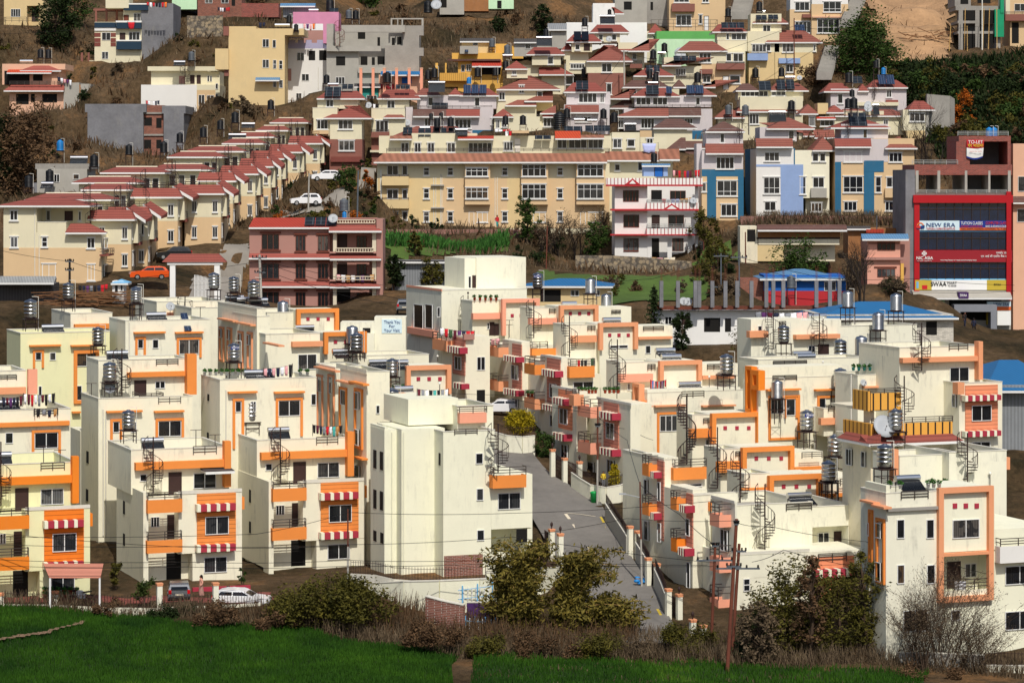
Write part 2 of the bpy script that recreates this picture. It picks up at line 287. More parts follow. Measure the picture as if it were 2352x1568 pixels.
def stair(H,P,a,d,z0,z1,m='iron',turns=1.1,r=.75,phase=0.6):
    b=MB(); b.tube(P(a,d,z0-.05),P(a,d,z1+.9),.05,6); n=max(8,int((z1-z0)/.22)); pr=None
    for i in range(n+1):
        t=phase*6.283+turns*6.283*i/n; z=z0+(z1-z0)*i/n; c,s_=math.cos(t),math.sin(t); p=P(a+r*c,d+r*s_,z); 
        t2=t+.42; q=P(a+r*math.cos(t2),d+r*math.sin(t2),z); o=P(a,d,z)
        b.pts([o,p,q,(o[0],o[1],o[2]-.05),(p[0],p[1],p[2]-.05),(q[0],q[1],q[2]-.05)],[(0,1,2),(5,4,3),(1,4,5,2),(0,3,4,1),(2,5,3,0)])
        top=P(a+r*c,d+r*s_,z+.9); b.tube(p,top,.02,4)
        if pr: b.tube(pr,top,.03,4)
        pr=top
    b.build('spiral_staircase',m,H.root)
STRIPS=None
def awning(H,P,a0,a1,z0,z1,out=.75,m='maroon'):
    b=MB(); b.box(a0,a1,.0,out*.12,z0,z1,P); zz=z1
    n=max(3,int(round((a1-a0)/.72))); wd=(a1-a0)/n; bw=wd*.62
    c=MB()
    for i in range(n):
        x=a0+wd*i+ (wd-bw); b.box(x,x+bw,out*.12,out,z0,z1,P); c.box(x-(wd-bw)+.01,x-.01,out*.12,out+.03,z0-.02,z1+.03,P)
    o=b.build('awning',m,H.root); c.build('slat','ivory',o)
# ---------------- roof things ----------------
CACHE={}
def cached(key,fn,m):
    if key not in CACHE:
        b=MB(); fn(b); me=b.mesh(key.split('|')[0]); me.materials.append(M(m)); CACHE[key]=me
    return CACHE[key]
def f_steel(b):
    pr=[(.02,0),(.3,.0),(.47,.1),(.5,.2)]
    for k in range(4):
        z=.22+k*.29; pr+=[(.5,z),(.5,z+.2),(.535,z+.225),(.535,z+.255),(.5,z+.28)]
    pr+=[(.5,1.36),(.42,1.46),(.16,1.53),(.15,1.58),(.01,1.6)]; b.lathe(pr,20)
def f_fine(b):
    pr=[(.02,0),(.5,.02)]
    for k in range(13): z=.06+k*.1; pr+=[(.5,z),(.525,z+.03),(.525,z+.05),(.5,z+.08)]
    pr+=[(.5,1.38),(.40,1.48),(.16,1.54),(.15,1.58),(.01,1.6)]; b.lathe(pr,20)
def f_plas(b):
    pr=[(.02,0),(.52,.0)]
    for k in range(7): z=.04+k*.17; pr+=[(.53,z),(.53,z+.1),(.50,z+.12),(.50,z+.15)]
    pr+=[(.53,1.25),(.5,1.34),(.22,1.47),(.2,1.56),(.01,1.58)]; b.lathe(pr,18)
KIND={'s':('steel','steel',f_steel,'ribbed steel'),'f':('finely_ribbed','steel',f_fine,'finely ribbed steel'),'k':('plastic','blacktank',f_plas,'black plastic'),'b':('plastic','bluetank',f_plas,'blue plastic'),'g':('plastic','greytank',f_plas,'grey plastic')}
def cfirst(s): return s[0].lower()+s[1:]
def mklabel(desc,H,txt,kind):
    k=H.cnt.get(kind,0); H.cnt[kind]=k+1
    where=H.handle
    if txt: return f"{desc} {txt}"
    return f"{desc} on {where}"
def clamp_words(s,n=16):
    w=s.split(); return ' '.join(w[:n])
def tank(H,P,x,yt,yb,ys,d,kind='s',txt=None):
    _,m,fn,adj=KIND[kind]
    a,zt=P.px(x,yt,d); _,zb=P.px(x,yb,d); _,zs=P.px(x,ys,d); sc_=(zt-zb)/1.6; h=zb-zs
    t=thing('water_tank',mklabel(adj+' water tank',H,txt,'tank'),'water tank',P.world(a,d,zs),H.rot,'rooftop water tanks')
    o=mobj('tank_body',cached('tank_body|'+kind,fn,m),t,(0,0,h)); o.scale=(sc_,sc_,sc_)
    if h>.25:
        b=MB(); w=.5*sc_
        for i in (-1,1):
            for j in (-1,1): b.box(i*w-.03,i*w+.03,j*w-.03,j*w+.03,0,h-.04)
        for z in (h-.06,h*.55): 
            for j in (-1,1): b.box(-w,w,j*w-.02,j*w+.02,z-.03,z+.02); b.box(j*w-.02,j*w+.02,-w,w,z-.03,z+.02)
        b.tube((-w,-w,h*.2),(w,-w,h*.55),.015,4); b.tube((w,-w,h*.2),(-w,-w,h*.55),.015,4); b.box(-w-.15,w+.15,-w-.15,w+.15,h-.035,h)
        b.build('stand','iron',t)
    b=MB(); b.path([(.62*sc_,-.1,0),(.62*sc_,-.1,h+1.75*sc_),(.1,-.1,h+1.78*sc_)],.025,5); b.build('pipe','pipe',t)
def heater(H,P,x,yt,w,d,ybase,txt=None,tubes=True,rz=0):
    a,zt=P.px(x,yt,d); _,zb=P.px(x,ybase,d); Y=P.world(a,d,zt).y; W=w*Y/S; h=max(.9,zt-zb)
    t=thing('solar_heater',mklabel('solar water heater with silver drum',H,txt,'heat'),'solar heater',P.world(a,d,zt-h),H.rot+R(rz),'solar water heaters')
    b=MB(); r=.23; b.tube((-W/2,.35,h-r),(W/2,.35,h-r),r,16); b.build('drum','alu',t)
    if tubes:
        b=MB(); n=int(W/.09); lo=(-.75,.18)
        for i in range(n): xx=-W/2+.08+(W-.16)*i/(n-1); b.tube((xx,.3,h-r*1.5),(xx,lo[0],lo[1]),.028,5)
        b.build('tube_array','tubes',t)
        b=MB(); b.box(-W/2+.02,W/2-.02,.33,.37,h-r*2-.15,h-r*2-.1); b.tube((-W/2+.03,.32,h-r*1.6),(-W/2+.03,-.8,.1),.025,4); b.tube((W/2-.03,.32,h-r*1.6),(W/2-.03,-.8,.1),.025,4)
        pl=MB(); pl.pts([(-W/2,.32,h-r*2),(W/2,.32,h-r*2),(W/2,-.72,.12),(-W/2,-.72,.12)],[(0,1,2,3)]); pl.build('reflector','greytank',t)
        for xx in (-W/2+.05,W/2-.05): b.tube((xx,.4,0),(xx,.4,h-r*1.9),.025,4); b.tube((xx,-.75,0),(xx,-.75,.15),.025,4)
        b.box(-W/2,W/2,-.82,-.76,.08,.14); b.build('frame','rail',t)
    return t
def panels(H,P,x0,y0,x1,y1,n,d,m='panel',txt=None,drum=0,tilt=40):
    a0,a1,z0,z1=P.rect(x0,y0,x1,y1,d); W=a1-a0; h=z1-z0; dep=h/math.tan(R(tilt))
    t=thing('solar_collector',mklabel('%s tilted solar collector%s'%({1:'single',2:'twin',3:'triple',4:'row of four'}.get(n,'row of'),'s' if n>1 else ''),H,txt,'pan'),'solar collector',P.world((a0+a1)/2,d,z0),H.rot,'flat solar collectors')
    for i in range(int(n)):
        w=W/n; xa=-W/2+w*i+.03; xb=xa+w-.06; b=MB(); b.hexa([(xa,0,0),(xb,0,0),(xb,dep,h),(xa,dep,h),(xa,-.06,.06),(xb,-.06,.06),(xb,dep-.06,h+.06),(xa,dep-.06,h+.06)]); b.build('panel',m,t)
    b=MB(); 
    for xx in (-W/2+.1,W/2-.1): b.tube((xx,dep,-.1),(xx,dep,h),.025,4); b.tube((xx,0,-.3),(xx,0,0.02),.025,4); b.tube((xx,0,-.02),(xx,dep,-.1),.02,4)
    b.build('frame','rail',t)
    if drum: b=MB(); b.tube((-W*.38,dep+.25,h+.1),(W*.38,dep+.25,h+.1),.24,14); b.build('drum','alu',t)
def dishth(H,P,x,y,d,r=.4,txt=None,h=.9):
    a,z=P.px(x,y,d)
    t=thing('satellite_dish',mklabel('round grey satellite dish',H,txt,'dish'),'satellite dish',P.world(a,d,z-h),H.rot)
    b=MB(); b.lathe([(.01,-.02),(r*.5,.03),(r,.14),(r,.16),(r*.5,.06),(.01,.02)],18)
    Mx=Matrix.Translation((0,0,h))@Matrix.Rotation(R(62),4,'X'); b.v=[tuple(Mx@Vector(v)) for v in b.v]; b.build('reflector','dish',t)
    b=MB(); b.tube((0,.05,0),(0,.05,h),.025,5); b.tube((0,-.08,h-.3),(0,-.45,h+.1),.015,4); b.sphere((0,-.45,h+.1),.05,6); b.build('mount','iron',t)
def lampth(H,P,x,yt,yb,d,txt=None,m='globe',r=.11):
    a,zt=P.px(x,yt,d); _,zb=P.px(x,yb,d); h=zt-zb
    t=thing('globe_lamp',mklabel('round globe lamp on a slim post',H,txt,'lamp'),'lamp',P.world(a,d,zb),H.rot)
    b=MB(); b.tube((0,0,0),(0,0,h-r*1.6),.03,6); b.build('post','iron',t); b=MB(); b.sphere((0,0,h-r),r,10); b.build('globe',m,t)
def antenna(H,P,x,yt,yb,d,txt=None,w=.9):
    a,zt=P.px(x,yt,d); _,zb=P.px(x,yb,d); h=zt-zb
    t=thing('clothes_post',mklabel('thin T shaped iron clothes post',H,txt,'ant'),'clothes post',P.world(a,d,zb),H.rot)
    b=MB(); b.tube((0,0,0),(0,0,h),.03,5); b.build('post','iron',t); b=MB(); b.tube((-w/2,0,h),(w/2,0,h),.025,5); b.build('crossbar','iron',t)
CN={'r':('c_red','red'),'w':('c_white','white'),'n':('c_navy','navy'),'p':('c_pink','pink'),'t':('c_tan','tan'),'g':('c_grey','grey'),'u':('c_purple','purple'),'e':('c_teal','teal'),'m':('c_maroon','maroon'),'o':('c_orange','orange'),'k':('c_black','black'),'c':('c_cream','cream'),'b':('c_blue','blue'),'G':('c_green','dark green'),'l':('c_lilac','lilac')}
RN=random.Random(5)
def cloth(name,p,w,h,m,label,cat,group,thick=.02,sway=.05):
    n=6; V=[]; F=[]
    for side in (0,1):
        for j in range(4):
            for i in range(n+1):
                u=i/n-.5; zz=-h*j/3*(1-.12*abs(math.sin(u*5+RN.random()*.5))); V.append((u*w*(1-.08*j),sway*math.sin(i*1.9)*j/3+side*thick,zz))
    k=4*(n+1)
    for j in range(3):
        for i in range(n):
            a=j*(n+1)+i; F.append((a,a+n+1,a+n+2,a+1)); F.append((k+a,k+a+1,k+a+n+2,k+a+n+1))
    bd=[i for i in range(n+1)]+[j*(n+1)+n for j in range(1,4)]+[3*(n+1)+i for i in range(n-1,-1,-1)]+[j*(n+1) for j in (2,1)]
    for i in range(len(bd)): a,b_=bd[i],bd[(i+1)%len(bd)]; F.append((a,b_,k+b_,k+a))
    b=MB(); b.pts(V,F,True); me=b.mesh(name); me.materials.append(M(m)); o=mobj(name,me,None,p); return tag(o,clamp_words(label),cat,group)
def laundry(H,P,x0,y0,x1,y1,d,cols,hh=.8,txt=None):
    a0,z0=P.px(x0,y0,d); a1,z1=P.px(x1,y1,d); where=txt or ('on '+H.handle)
    p,q=P.world(a0,d,z0),P.world(a1,d,z1); ln=thing('washing_line',f'thin washing line strung {where}','washing line',p)
    b=MB(); pts=[Vector((0,0,0)).lerp(q-p,i/6)-Vector((0,0,.12*math.sin(math.pi*i/6))) for i in range(7)]; b.path(pts,.012,4); b.build('line','iron',ln)
    b=MB(); b.tube((0,0,-.9),(0,0,.05),.025,5); e=q-p; b.tube((e.x,e.y,e.z-.9),(e.x,e.y,e.z+.05),.025,5); b.build('post','iron',ln)
    n=len(cols); L=(q-p).length
    for i,c in enumerate(cols):
        if c=='.': continue
        t=(i+.5)/n; w=L/n*.92*(.8+.2*RN.random()); pos=p.lerp(q,t)-Vector((0,0,.12*math.sin(math.pi*t))); m,nm=CN[c]
        kind,cat_=RN.choice([('towel','towel'),('shirt','garment'),('garment','garment')]) if w<1.2 else ('sheet','sheet')
        cloth(kind,pos,w,hh*(.7+.5*RN.random()),m,f'{nm} {kind} hanging from the washing line {where}',cat_,'laundry hanging '+where)
def pots(H,P,x0,x1,y,d,n,m='pot',txt=None,h=.28,leafm='leaffresh',ph=.3):
    where=txt or ('on '+H.handle); nm={'pot':'clay','whitepot':'white','c_teal':'blue green'}.get(m,'dark')
    for i in range(n):
        x=x0+(x1-x0)*(i/(n-1) if n>1 else .5); a,z=P.px(x,y,d); t=thing('potted_plant',f'small green plant in a {nm} pot {where}','potted plant',P.world(a,d,z),RN.random()*6,'potted plants '+where)
        mobj('pot',cached('pot|%s%.2f'%(m,h),lambda b:b.lathe([(.01,0),(h*.38,0),(h*.5,h*.95),(h*.56,h*.95),(h*.56,h),(h*.45,h),(h*.4,h*.8)],10),m),t)
        o=mobj('foliage',cached('foliage|%s%.2f%d'%(leafm,ph,i%3),lambda b:leafball(b,[(0,0,h+ph*.45,ph*.6)],60,.09,i),leafm),t)
# ---------------- plants ----------------
def leafball(b,balls,n,size,seed=0,up=.3,long=1.0,shell=.55):
    r=np.random.RandomState(seed+7); tot=sum(q[3]**2 for q in balls)
    V=[];F=[]
    for (cx,cy,cz,rad) in balls:
        k=max(6,int(n*rad**2/tot)); d=r.normal(size=(k,3)); d/=np.linalg.norm(d,axis=1)[:,None]; rr=rad*(shell+(1-shell)*r.rand(k)**.6)*(1+.18*r.normal(size=k))
        c=d*rr[:,None]*np.array([1,1,.85])+np.array([cx,cy,cz]); a=r.normal(size=(k,3)); a[:,2]*=.5; a/=np.linalg.norm(a,axis=1)[:,None]
        t=r.normal(size=(k,3)); t-= (t*a).sum(1)[:,None]*a; t/=np.linalg.norm(t,axis=1)[:,None]; s_=size*(.6+.8*r.rand(k))[:,None]
        for i in range(k):
            p=c[i]; u=a[i]*s_[i]*long; w_=t[i]*s_[i]*.45; n0=len(V); V+=[p-u,p+w_,p+u,p-w_]; F.append((n0,n0+1,n0+2,n0+3))
    b.pts([tuple(v) for v in V],F)
def leafpts(b,C,size,seed=0,long=1.0,droop=0):
    r=np.random.RandomState(seed+3); k=len(C); a=r.normal(size=(k,3)); a[:,2]=a[:,2]*.5-droop; a/=np.linalg.norm(a,axis=1)[:,None]
    t=r.normal(size=(k,3)); t-=(t*a).sum(1)[:,None]*a; t/=np.linalg.norm(t,axis=1)[:,None]; s_=size*(.6+.8*r.rand(k))[:,None]; C=np.asarray(C)
    U=a*s_*long; W=t*s_*.42; V=np.stack([C-U,C+W,C+U,C-W],1).reshape(-1,3); n0=len(b.v); b.v+=[tuple(v) for v in V]; b.f+=[[n0+4*i,n0+4*i+1,n0+4*i+2,n0+4*i+3] for i in range(k)]; b.sm+=[False]*k
def tree(name,label,px,py,Y,hgt,wid,lm='leaf',n=2500,leaf=.16,seed=0,trunk=.25,bark='bark',cat='tree',group=None,nb=14,long=1.0,low=.25,loc=None,ter=True,bare=0):
    rnd=random.Random(seed*13+1); p=loc if loc is not None else at(px,py,Y); 
    if ter and loc is None: TER.append((p.x,p.y,p.z))
    t=thing(name,label,cat,p,rnd.random()*6.28,group); balls=[]; bt=MB(); r0=max(.04,hgt*.022)
    th=hgt*trunk; pts=[(0,0,-.4)]; x=y=0
    for i in range(4): x+=rnd.uniform(-.06,.06)*hgt*.4; y+=rnd.uniform(-.06,.06)*hgt*.4; pts.append((x,y,hgt*.8*(i+1)/4))
    bt.path(pts,r0,7,r0*.35)
    for i in range(nb):
        a=i*2.4+rnd.random(); zz=low+(1-low)*((i+.5)/nb); prof=math.sin(math.pi*min(1,max(.12,(zz-low*.6)/(1.05-low*.6))))**.6; rr=wid/2*prof*rnd.uniform(.45,.8); br=wid*.5*rnd.uniform(.26,.42)
        c=(x*zz+math.cos(a)*rr,y*zz+math.sin(a)*rr,hgt*(zz*.86+.02)); balls.append((*c,br)); zt=hgt*max(.15,zz*.6); bt.path([(x*zz*.6,y*zz*.6,zt),((c[0]+x)/2,(c[1]+y)/2,(zt+c[2])/2+.1),c],r0*.4,5,r0*.1)
    bt.build('trunk',bark,t)
    if n:
        b=MB(); r=np.random.RandomState(seed); C=[]
        tot=sum(q[3]**2 for q in balls)
        for q in balls:
            k=int(n*q[3]**2/tot); sub=r.normal(size=(max(3,k//40),3))*q[3]*.55; idx=r.randint(len(sub),size=k); C.append(sub[idx]+r.normal(size=(k,3))*q[3]*.3+np.array(q[:3]))
        leafpts(b,np.concatenate(C),leaf,seed,long); b.build('crown',lm,t)
    return t
def bare_tree(name,label,px,py,Y,hgt,wid,seed=0,bark='darkbark',cat='bare tree',group=None,leafm=None,nl=0,up=.5,stems=1,leaf=.07,depth=5,ter=True,r0=None):
    rnd=random.Random(seed+3); p=at(px,py,Y); 
    if ter: TER.append((p.x,p.y,p.z))
    t=thing(name,label,cat,p,0,group); b=MB(); tips=[]; r0=r0 or hgt*.018
    def grow(p,d,l,r,k):
        q=p+d*l; m=p.lerp(q,.5)+Vector((rnd.uniform(-1,1),rnd.uniform(-1,1),0))*l*.06; b.tube(p,m,r,5 if r>.03 else 3,r*.85); b.tube(m,q,r*.85,5 if r>.03 else 3,r*.68); tips.append(q); tips.append(m)
        if k==0: return
        for i in range(3 if k>1 else 4):
            nd=(d+Vector((rnd.gauss(0,1),rnd.gauss(0,1),rnd.gauss(.1,.5)))*up*wid/hgt*1.3).normalized(); nd.z=abs(nd.z)*.8+.15; grow(q if i else m,nd.normalized(),l*rnd.uniform(.55,.85),max(.008,r*.55),k-1)
    for i in range(stems):
        d=Vector((rnd.gauss(0,.25)*wid/hgt*(1 if stems>1 else .3),rnd.gauss(0,.25)*wid/hgt*(1 if stems>1 else .3),1)).normalized(); grow(Vector((rnd.uniform(-.1,.1)*wid*(stems>1),rnd.uniform(-.1,.1)*wid*(stems>1),-.3)),d,hgt*.36,r0,depth-1)
    b.build('branches',bark,t)
    if leafm:
        C=np.array([list(tips[rnd.randrange(len(tips))]+Vector((rnd.gauss(0,.15),rnd.gauss(0,.15),rnd.gauss(0,.15)))) for _ in range(nl)]); lb=MB(); leafpts(lb,C,leaf,seed); lb.build('leaves',leafm,t)
    return t
def bush(name,label,px,py,Y,w,h,lm='leaf',n=900,leaf=.12,seed=0,cat='bush',group=None,long=1.0,ter=True,dep=None,loc=None):
    rnd=random.Random(seed*7+2); p=loc if loc is not None else at(px,py,Y)
    if ter and loc is None: TER.append((p.x,p.y,p.z))
    t=thing(name,label,cat,p,0,group); dep=dep or min(w,4); balls=[]; st=MB()
    for i in range(max(5,int(w*h*.7))):
        u=rnd.uniform(-.5,.5); env=math.sqrt(max(.05,1-(2*u)**2*.85)); rr=rnd.uniform(.22,.4)*min(h,w*.6,3.2); zt=h*env-rr; c=(u*(w-rr*2),rnd.uniform(-.4,.4)*dep,rnd.uniform(rr*.6,max(rr*.7,zt))); balls.append((*c,rr)); st.tube((c[0]*.5,c[1]*.5,-.2),c,.04,4,.01)
    st.build('stems','bark',t); b=MB(); r=np.random.RandomState(seed); C=[]; tot=sum(q[3]**2 for q in balls)
    for q in balls:
        k=int(n*q[3]**2/tot)+4; sub=r.normal(size=(max(3,k//30),3))*q[3]*.5; idx=r.randint(len(sub),size=k); C.append(sub[idx]+r.normal(size=(k,3))*q[3]*.3+np.array(q[:3]))
    C=np.concatenate(C); C[:,2]=np.abs(C[:,2]); leafpts(b,C,leaf,seed,long); b.build('foliage',lm,t); return t
# ---------------- the facade language ----------------
def D(H,txt):
    for ln in txt.replace(';','\n').split('\n'):
        ln=ln.strip()
        if not ln or ln[0]=='#': continue
        lab=None
        if '|' in ln: ln,lab=[q.strip() for q in ln.split('|',1)]
        t=ln.split(); op=t[0]; A=t[1:]
        def f(i,dv=None): return float(A[i]) if i<len(A) and A[i]!='-' else dv
        def s_(i,dv=None): return A[i] if i<len(A) and A[i]!='-' else dv
        P=H.P
        if op=='F': H.P=Pl(H,0,f(0,0),0)
        elif op in 'LR' : a,_=Pl(H,0,f(1,0),0).px(f(0),700); H.P=Pl(H,a,f(1,0),-90 if op=='L' else 90)
        elif op=='A': a,_=Pl(H,0,f(1,0),0).px(f(0),700); H.P=Pl(H,a,f(1,0),f(2))
        elif op=='m': H.wm=A[0]; H.om=s_(1,H.om); H.fr=s_(2,H.fr)
        elif op=='b':
            a0,a1,z0,z1=P.rect(f(0),f(1),f(2),f(3)); H.k+=1; e=.0015*H.k; dd=f(4,8); H.mb(s_(6,'wall'),s_(5,H.wm)).box(a0+e,a1-e,-dd,-e,z0,z1-e*.3,P)
        elif op=='t':
            a0,a1,z0,z1=P.rect(f(0),f(1),f(2),f(3)); H.k+=1; e=.0015*H.k; dd=f(4,8); h=f(5,.85); w_=.13; m=s_(6,H.wm)
            H.mb('wall',m).box(a0+e,a1-e,-dd,-e,z0,z1-h,P); b=H.mb('parapet',m); zt=z1-.06
            b.box(a0+e,a1-e,-w_,-e,z1-h,zt,P); b.box(a0+e,a1-e,-dd,-dd+w_,z1-h,zt,P); b.box(a0+e,a0+w_,-dd+w_,-w_,z1-h,zt,P); b.box(a1-w_,a1-e,-dd+w_,-w_,z1-h,zt,P)
            c=H.mb('coping','cap'); g=.03
            c.box(a0-g,a1+g,-w_-g,g,zt+.002,z1,P); c.box(a0-g,a1+g,-dd-g,-dd+w_+g,zt+.002,z1,P); c.box(a0-g,a0+w_+g,-dd+w_+g,-w_-g,zt+.002,z1,P); c.box(a1-w_-g,a1+g,-dd+w_+g,-w_-g,zt+.002,z1,P)
            H.mb('roof_deck','greyplaster').box(a0+w_,a1-w_,-dd+w_,-w_,z1-h+.002,z1-h+.02,P)
        elif op=='w': a=P.rect(*map(float,A[:4])); window(H,P,*a,n=f(4,2),trans=f(5,0),base=f(6,.09 if abs(P.e[0])<.5 else 0))
        elif op=='d': 
            a0,a1,z0,z1=P.rect(*map(float,A[:4])); b=MB(); ring(b,P,a0-.07,a1+.07,z0,z1+.07,.07,-.02,.06,'lrt'); o=b.build('door_frame',s_(5,'darkframe'),H.root); c=MB(); c.box(a0,a1,-.02,.03,z0,z1,P); c.build('door',s_(4,'doorbrown'),o)
        elif op=='n': a0,a1,z0,z1=P.rect(*map(float,A[:4])); bb=MB(); bb.box(a0,a1,-.02,.012,z0,z1,P); bb.build('opening','dark',H.root)  # flat dark panel, mostly standing for the shade inside doorways and openings
        elif op=='o':
            pj=f(4,.1); a0,a1,z0,z1=P.rect(*map(float,A[:4]),pj); H.k+=1; bb=H.mb('trim',s_(5,H.om)) if s_(6) in (None,'trim') else MB(); bb.box(a0,a1,-.02,pj-.0007*H.k,z0,z1,P)
            if s_(6) not in (None,'trim'): bb.build(s_(6),s_(5,H.om),H.root)
        elif op=='c': pj=f(3,.5); a0,a1,z0,z1=P.rect(f(0),f(2),f(1),f(2)+1,pj); bb=MB(); bb.box(a0,a1,-.02,pj,z1-.14,z1,P); bb.build('sunshade',s_(4,H.om),H.root)
        elif op=='U': pj=f(5,.14); a0,a1,z0,z1=P.rect(*map(float,A[:4]),pj); b=MB(); ring(b,P,a0,a1,z0,z1,f(4,.24),-.02,pj,'lrt'); b.build('surround',s_(6,H.om),H.root)
        elif op=='S': pj=f(5,.3); a0,a1,z0,z1=P.rect(*map(float,A[:4]),pj); b=MB(); ring(b,P,a0,a1,z0,z1,f(4,.35),f(7,-.02),pj,'lrtb'); b.build('surround',s_(6,H.om),H.root)
        elif op=='r': pj=f(4,0); a0,a1,z0,z1=P.rect(*map(float,A[:4]),pj); railing(H,P,a0,a1,z0,z1,pj,m=s_(5,'rail'))
        elif op=='i': pj=f(4,0); a0,a1,z0,z1=P.rect(*map(float,A[:4]),pj); b=MB(); n=int((a1-a0)/.14)
        elif op=='a': pj=f(4,.7); a0,a1,z0,z1=P.rect(*map(float,A[:4]),pj); awning(H,P,a0,a1,z0,z1,pj,s_(5,'maroon'))
        elif op=='B':
            pj=f(4,.9); a0,a1,z0,z1=P.rect(*map(float,A[:4]),pj); m=s_(5,H.om); b=MB(); b.box(a0,a1,pj-.12,pj,z0,z1,P); b.box(a0,a0+.12,-.02,pj-.12,z0,z1,P); b.box(a1-.12,a1,-.02,pj-.12,z0,z1,P); b.box(a0+.12,a1-.12,-.02,pj-.12,z0,z0+.14,P); b.build('balcony',m,H.root)
        elif op=='q': a,z=P.px(f(0),f(1)); g=f(2,.17); bb=MB(); bb.box(a-g,a+g,-.02,.05,z-g,z+g,P); bb.build('red_square','maroon',H.root)
        elif op=='h':
            a0,a1,z0,_=P.rect(f(0),f(3),f(2),f(3),f(5,.6)); _,_,_,z1=Pl(H,P.ox-P.n[0]*f(4)/2,P.oy-P.n[1]*f(4)/2,math.degrees(math.atan2(P.e[1],P.e[0]))).rect(f(0),f(1),f(2),f(3)); hip(H.mb('roof',s_(6,'tile')),P,a0,a1,z0,z1,f(4),f(5,.6),fascia=H.mb('fascia','frame'),inset=f(7))
        elif op=='l':
            a0,a1,z0,_=P.rect(f(0),f(3),f(2),f(3),f(4,1)); _,_,_,z1=P.rect(f(0),f(1),f(2),f(3)); lean(H.mb('canopy_roof',s_(7,'tile')),P,a0,a1,z0,z1,f(4,1),f(5,0),f(6,0),fascia=H.mb('fascia','frame'))
        elif op=='g':  # gable-ended side roof: white barge boards with tiles sloping to the right/left
            x0,y0,x1,y1,x2,y2,x3,y3,dd=[float(q) for q in A[:9]]; pts=[P(*((lambda r:(r[0],0,r[1]))(P.px(a,b_)))) for a,b_ in ((x0,y0),(x1,y1),(x2,y2),(x3,y3))]; pb=[(p[0]-P.n[0]*dd,p[1]-P.n[1]*dd,p[2]) for p in pts]; H.mb(s_(10,'side_roof'),s_(9,'tile')).hexa([pts[3],pts[2],pb[2],pb[3],pts[0],pts[1],pb[1],pb[0]])
        elif op=='C': d=f(3,1); a,z0=P.px(f(0),f(2),d); _,z1=P.px(f(0),f(1),d); stair(H,P,a,d,z0,z1,m=s_(4,'iron'),r=f(5,.75))
        elif op=='T': tank(H,P,f(0),f(1),f(2),f(3),f(4,-2),s_(5,'s'),lab)
        elif op=='V': heater(H,P,f(0),f(1),f(2),f(3,-1),f(4),lab,tubes=s_(5,'1')=='1',rz=f(6,0))
        elif op=='P': panels(H,P,f(0),f(1),f(2),f(3),int(f(4,2)),f(5,-1),s_(6,'panel'),lab,drum=f(7,0))
        elif op=='X': dishth(H,P,f(0),f(1),f(2,-1),f(3,.4),lab)
        elif op=='Y': lampth(H,P,f(0),f(1),f(2),f(3,-.1),lab,s_(4,'globe'))
        elif op=='Z': antenna(H,P,f(0),f(1),f(2),f(3,-.3),lab)
        elif op=='N': laundry(H,P,f(0),f(1),f(2),f(3),f(4,-.5),A[5],f(6,.8),lab)
        elif op=='p': pots(H,P,f(0),f(1),f(2),f(3,-.1),int(f(4,4)),s_(5,'pot'),lab,ph=f(6,.3))
        elif op=='j':  # pipe
            a0,z1=P.px(f(0),f(1),.06); _,z0=P.px(f(0),f(2),.06); bb=MB(); bb.tube(P(a0,.06,z0),P(a0,.06,z1),.05,6); bb.build('drainpipe',s_(3,'pipe'),H.root)
        elif op=='W': # window with an orange surround above it and down both sides
            a=P.rect(*map(float,A[:4])); window(H,P,*a,n=f(4,2)); g=.22; b=MB(); ring(b,P,a[0]-g,a[1]+g,f(5) and P.px(f(0),f(5))[1] or a[2]-g,a[3]+g,.2,-.02,.14,'lrt'); b.build('surround',H.om,H.root)
        else: raise ValueError(ln)
    H.flush()
# ---------------- the cream and orange estate in front ----------------
G1='cream estate houses with orange trim'
FR='''m cream orange
F 3.6
t 301 1028 526 1131 8
o 312 1059 519 1076 .55 orange sunshade_slab
o 516 1013 531 1118 .7 orange pillar
w 321 1088 337 1105 1
d 389 1086 415 1146
w 444 1085 496 1121 2
F 1.4
b 330 1145 455 - 7
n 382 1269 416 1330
w 346 1186 366 1210 3
d 386 1183 408 1236
F 0
b 329 1131 341 - 1.5
b 410 1131 556 1268 1.5
b 442 1268 556 - 1.5
b 329 1131 332 1340 9
o 410 1124 556 1132 .04 cap coping
o 453 1133 542 1251 .12 sideorange cladding
a 453 1158 542 1173 .7
w 470 1185 524 1226 2 0 .14
a 453 1251 542 1266 .7
w 468 1278 521 1314 2
B 339 1147 419 1177 .5
B 338 1240 419 1269 .5
r 340 1130 417 1147 .45
r 340 1220 417 1240 .45
R 556
o 557 1140 562 1168 .5 orange sunshade
L 329
o 282 1225 286 1252 .03 dark slit_window
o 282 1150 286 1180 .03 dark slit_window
F 0
'''
def est(label,handle,px,py,Y,spec,rot=21,tx=None,**kw):
    h=House(label,handle,px,py,Y,rot,group=G1,name='estate_house',**kw)
    if tx: h.tx=tx
    D(h,spec); return h
def sub(t,**k):
    for a,b in k.items(): t=t.replace(a,b)
    return t
hB=est('three storey cream house with orange panel, above the silver car','the house above the silver car',329,1340,206,FR)
D(hB,'''F 3.6
C 352 1030 1131 1.0
T 295 940 987 1017 -5 s
V 352 1005 52 -3.2 1049
r 444 1024 497 1043 .02
Z 450 987 1030 -.5
Z 494 998 1034 -.5|right of another, roof above the silver car
l 472 1072 540 1082 1.6 0 0 darktin
''')
hA=est('bright orange and cream house cut by the left edge of the photo','the bright orange house at the left edge',-24,1373,198,FR.replace('sideorange','sidevivid').replace('orange','vivid').replace('m cream vivid','m yellowish vivid'),tx=(1.02,-360,14.8))
hA.tx=(1,0,0)
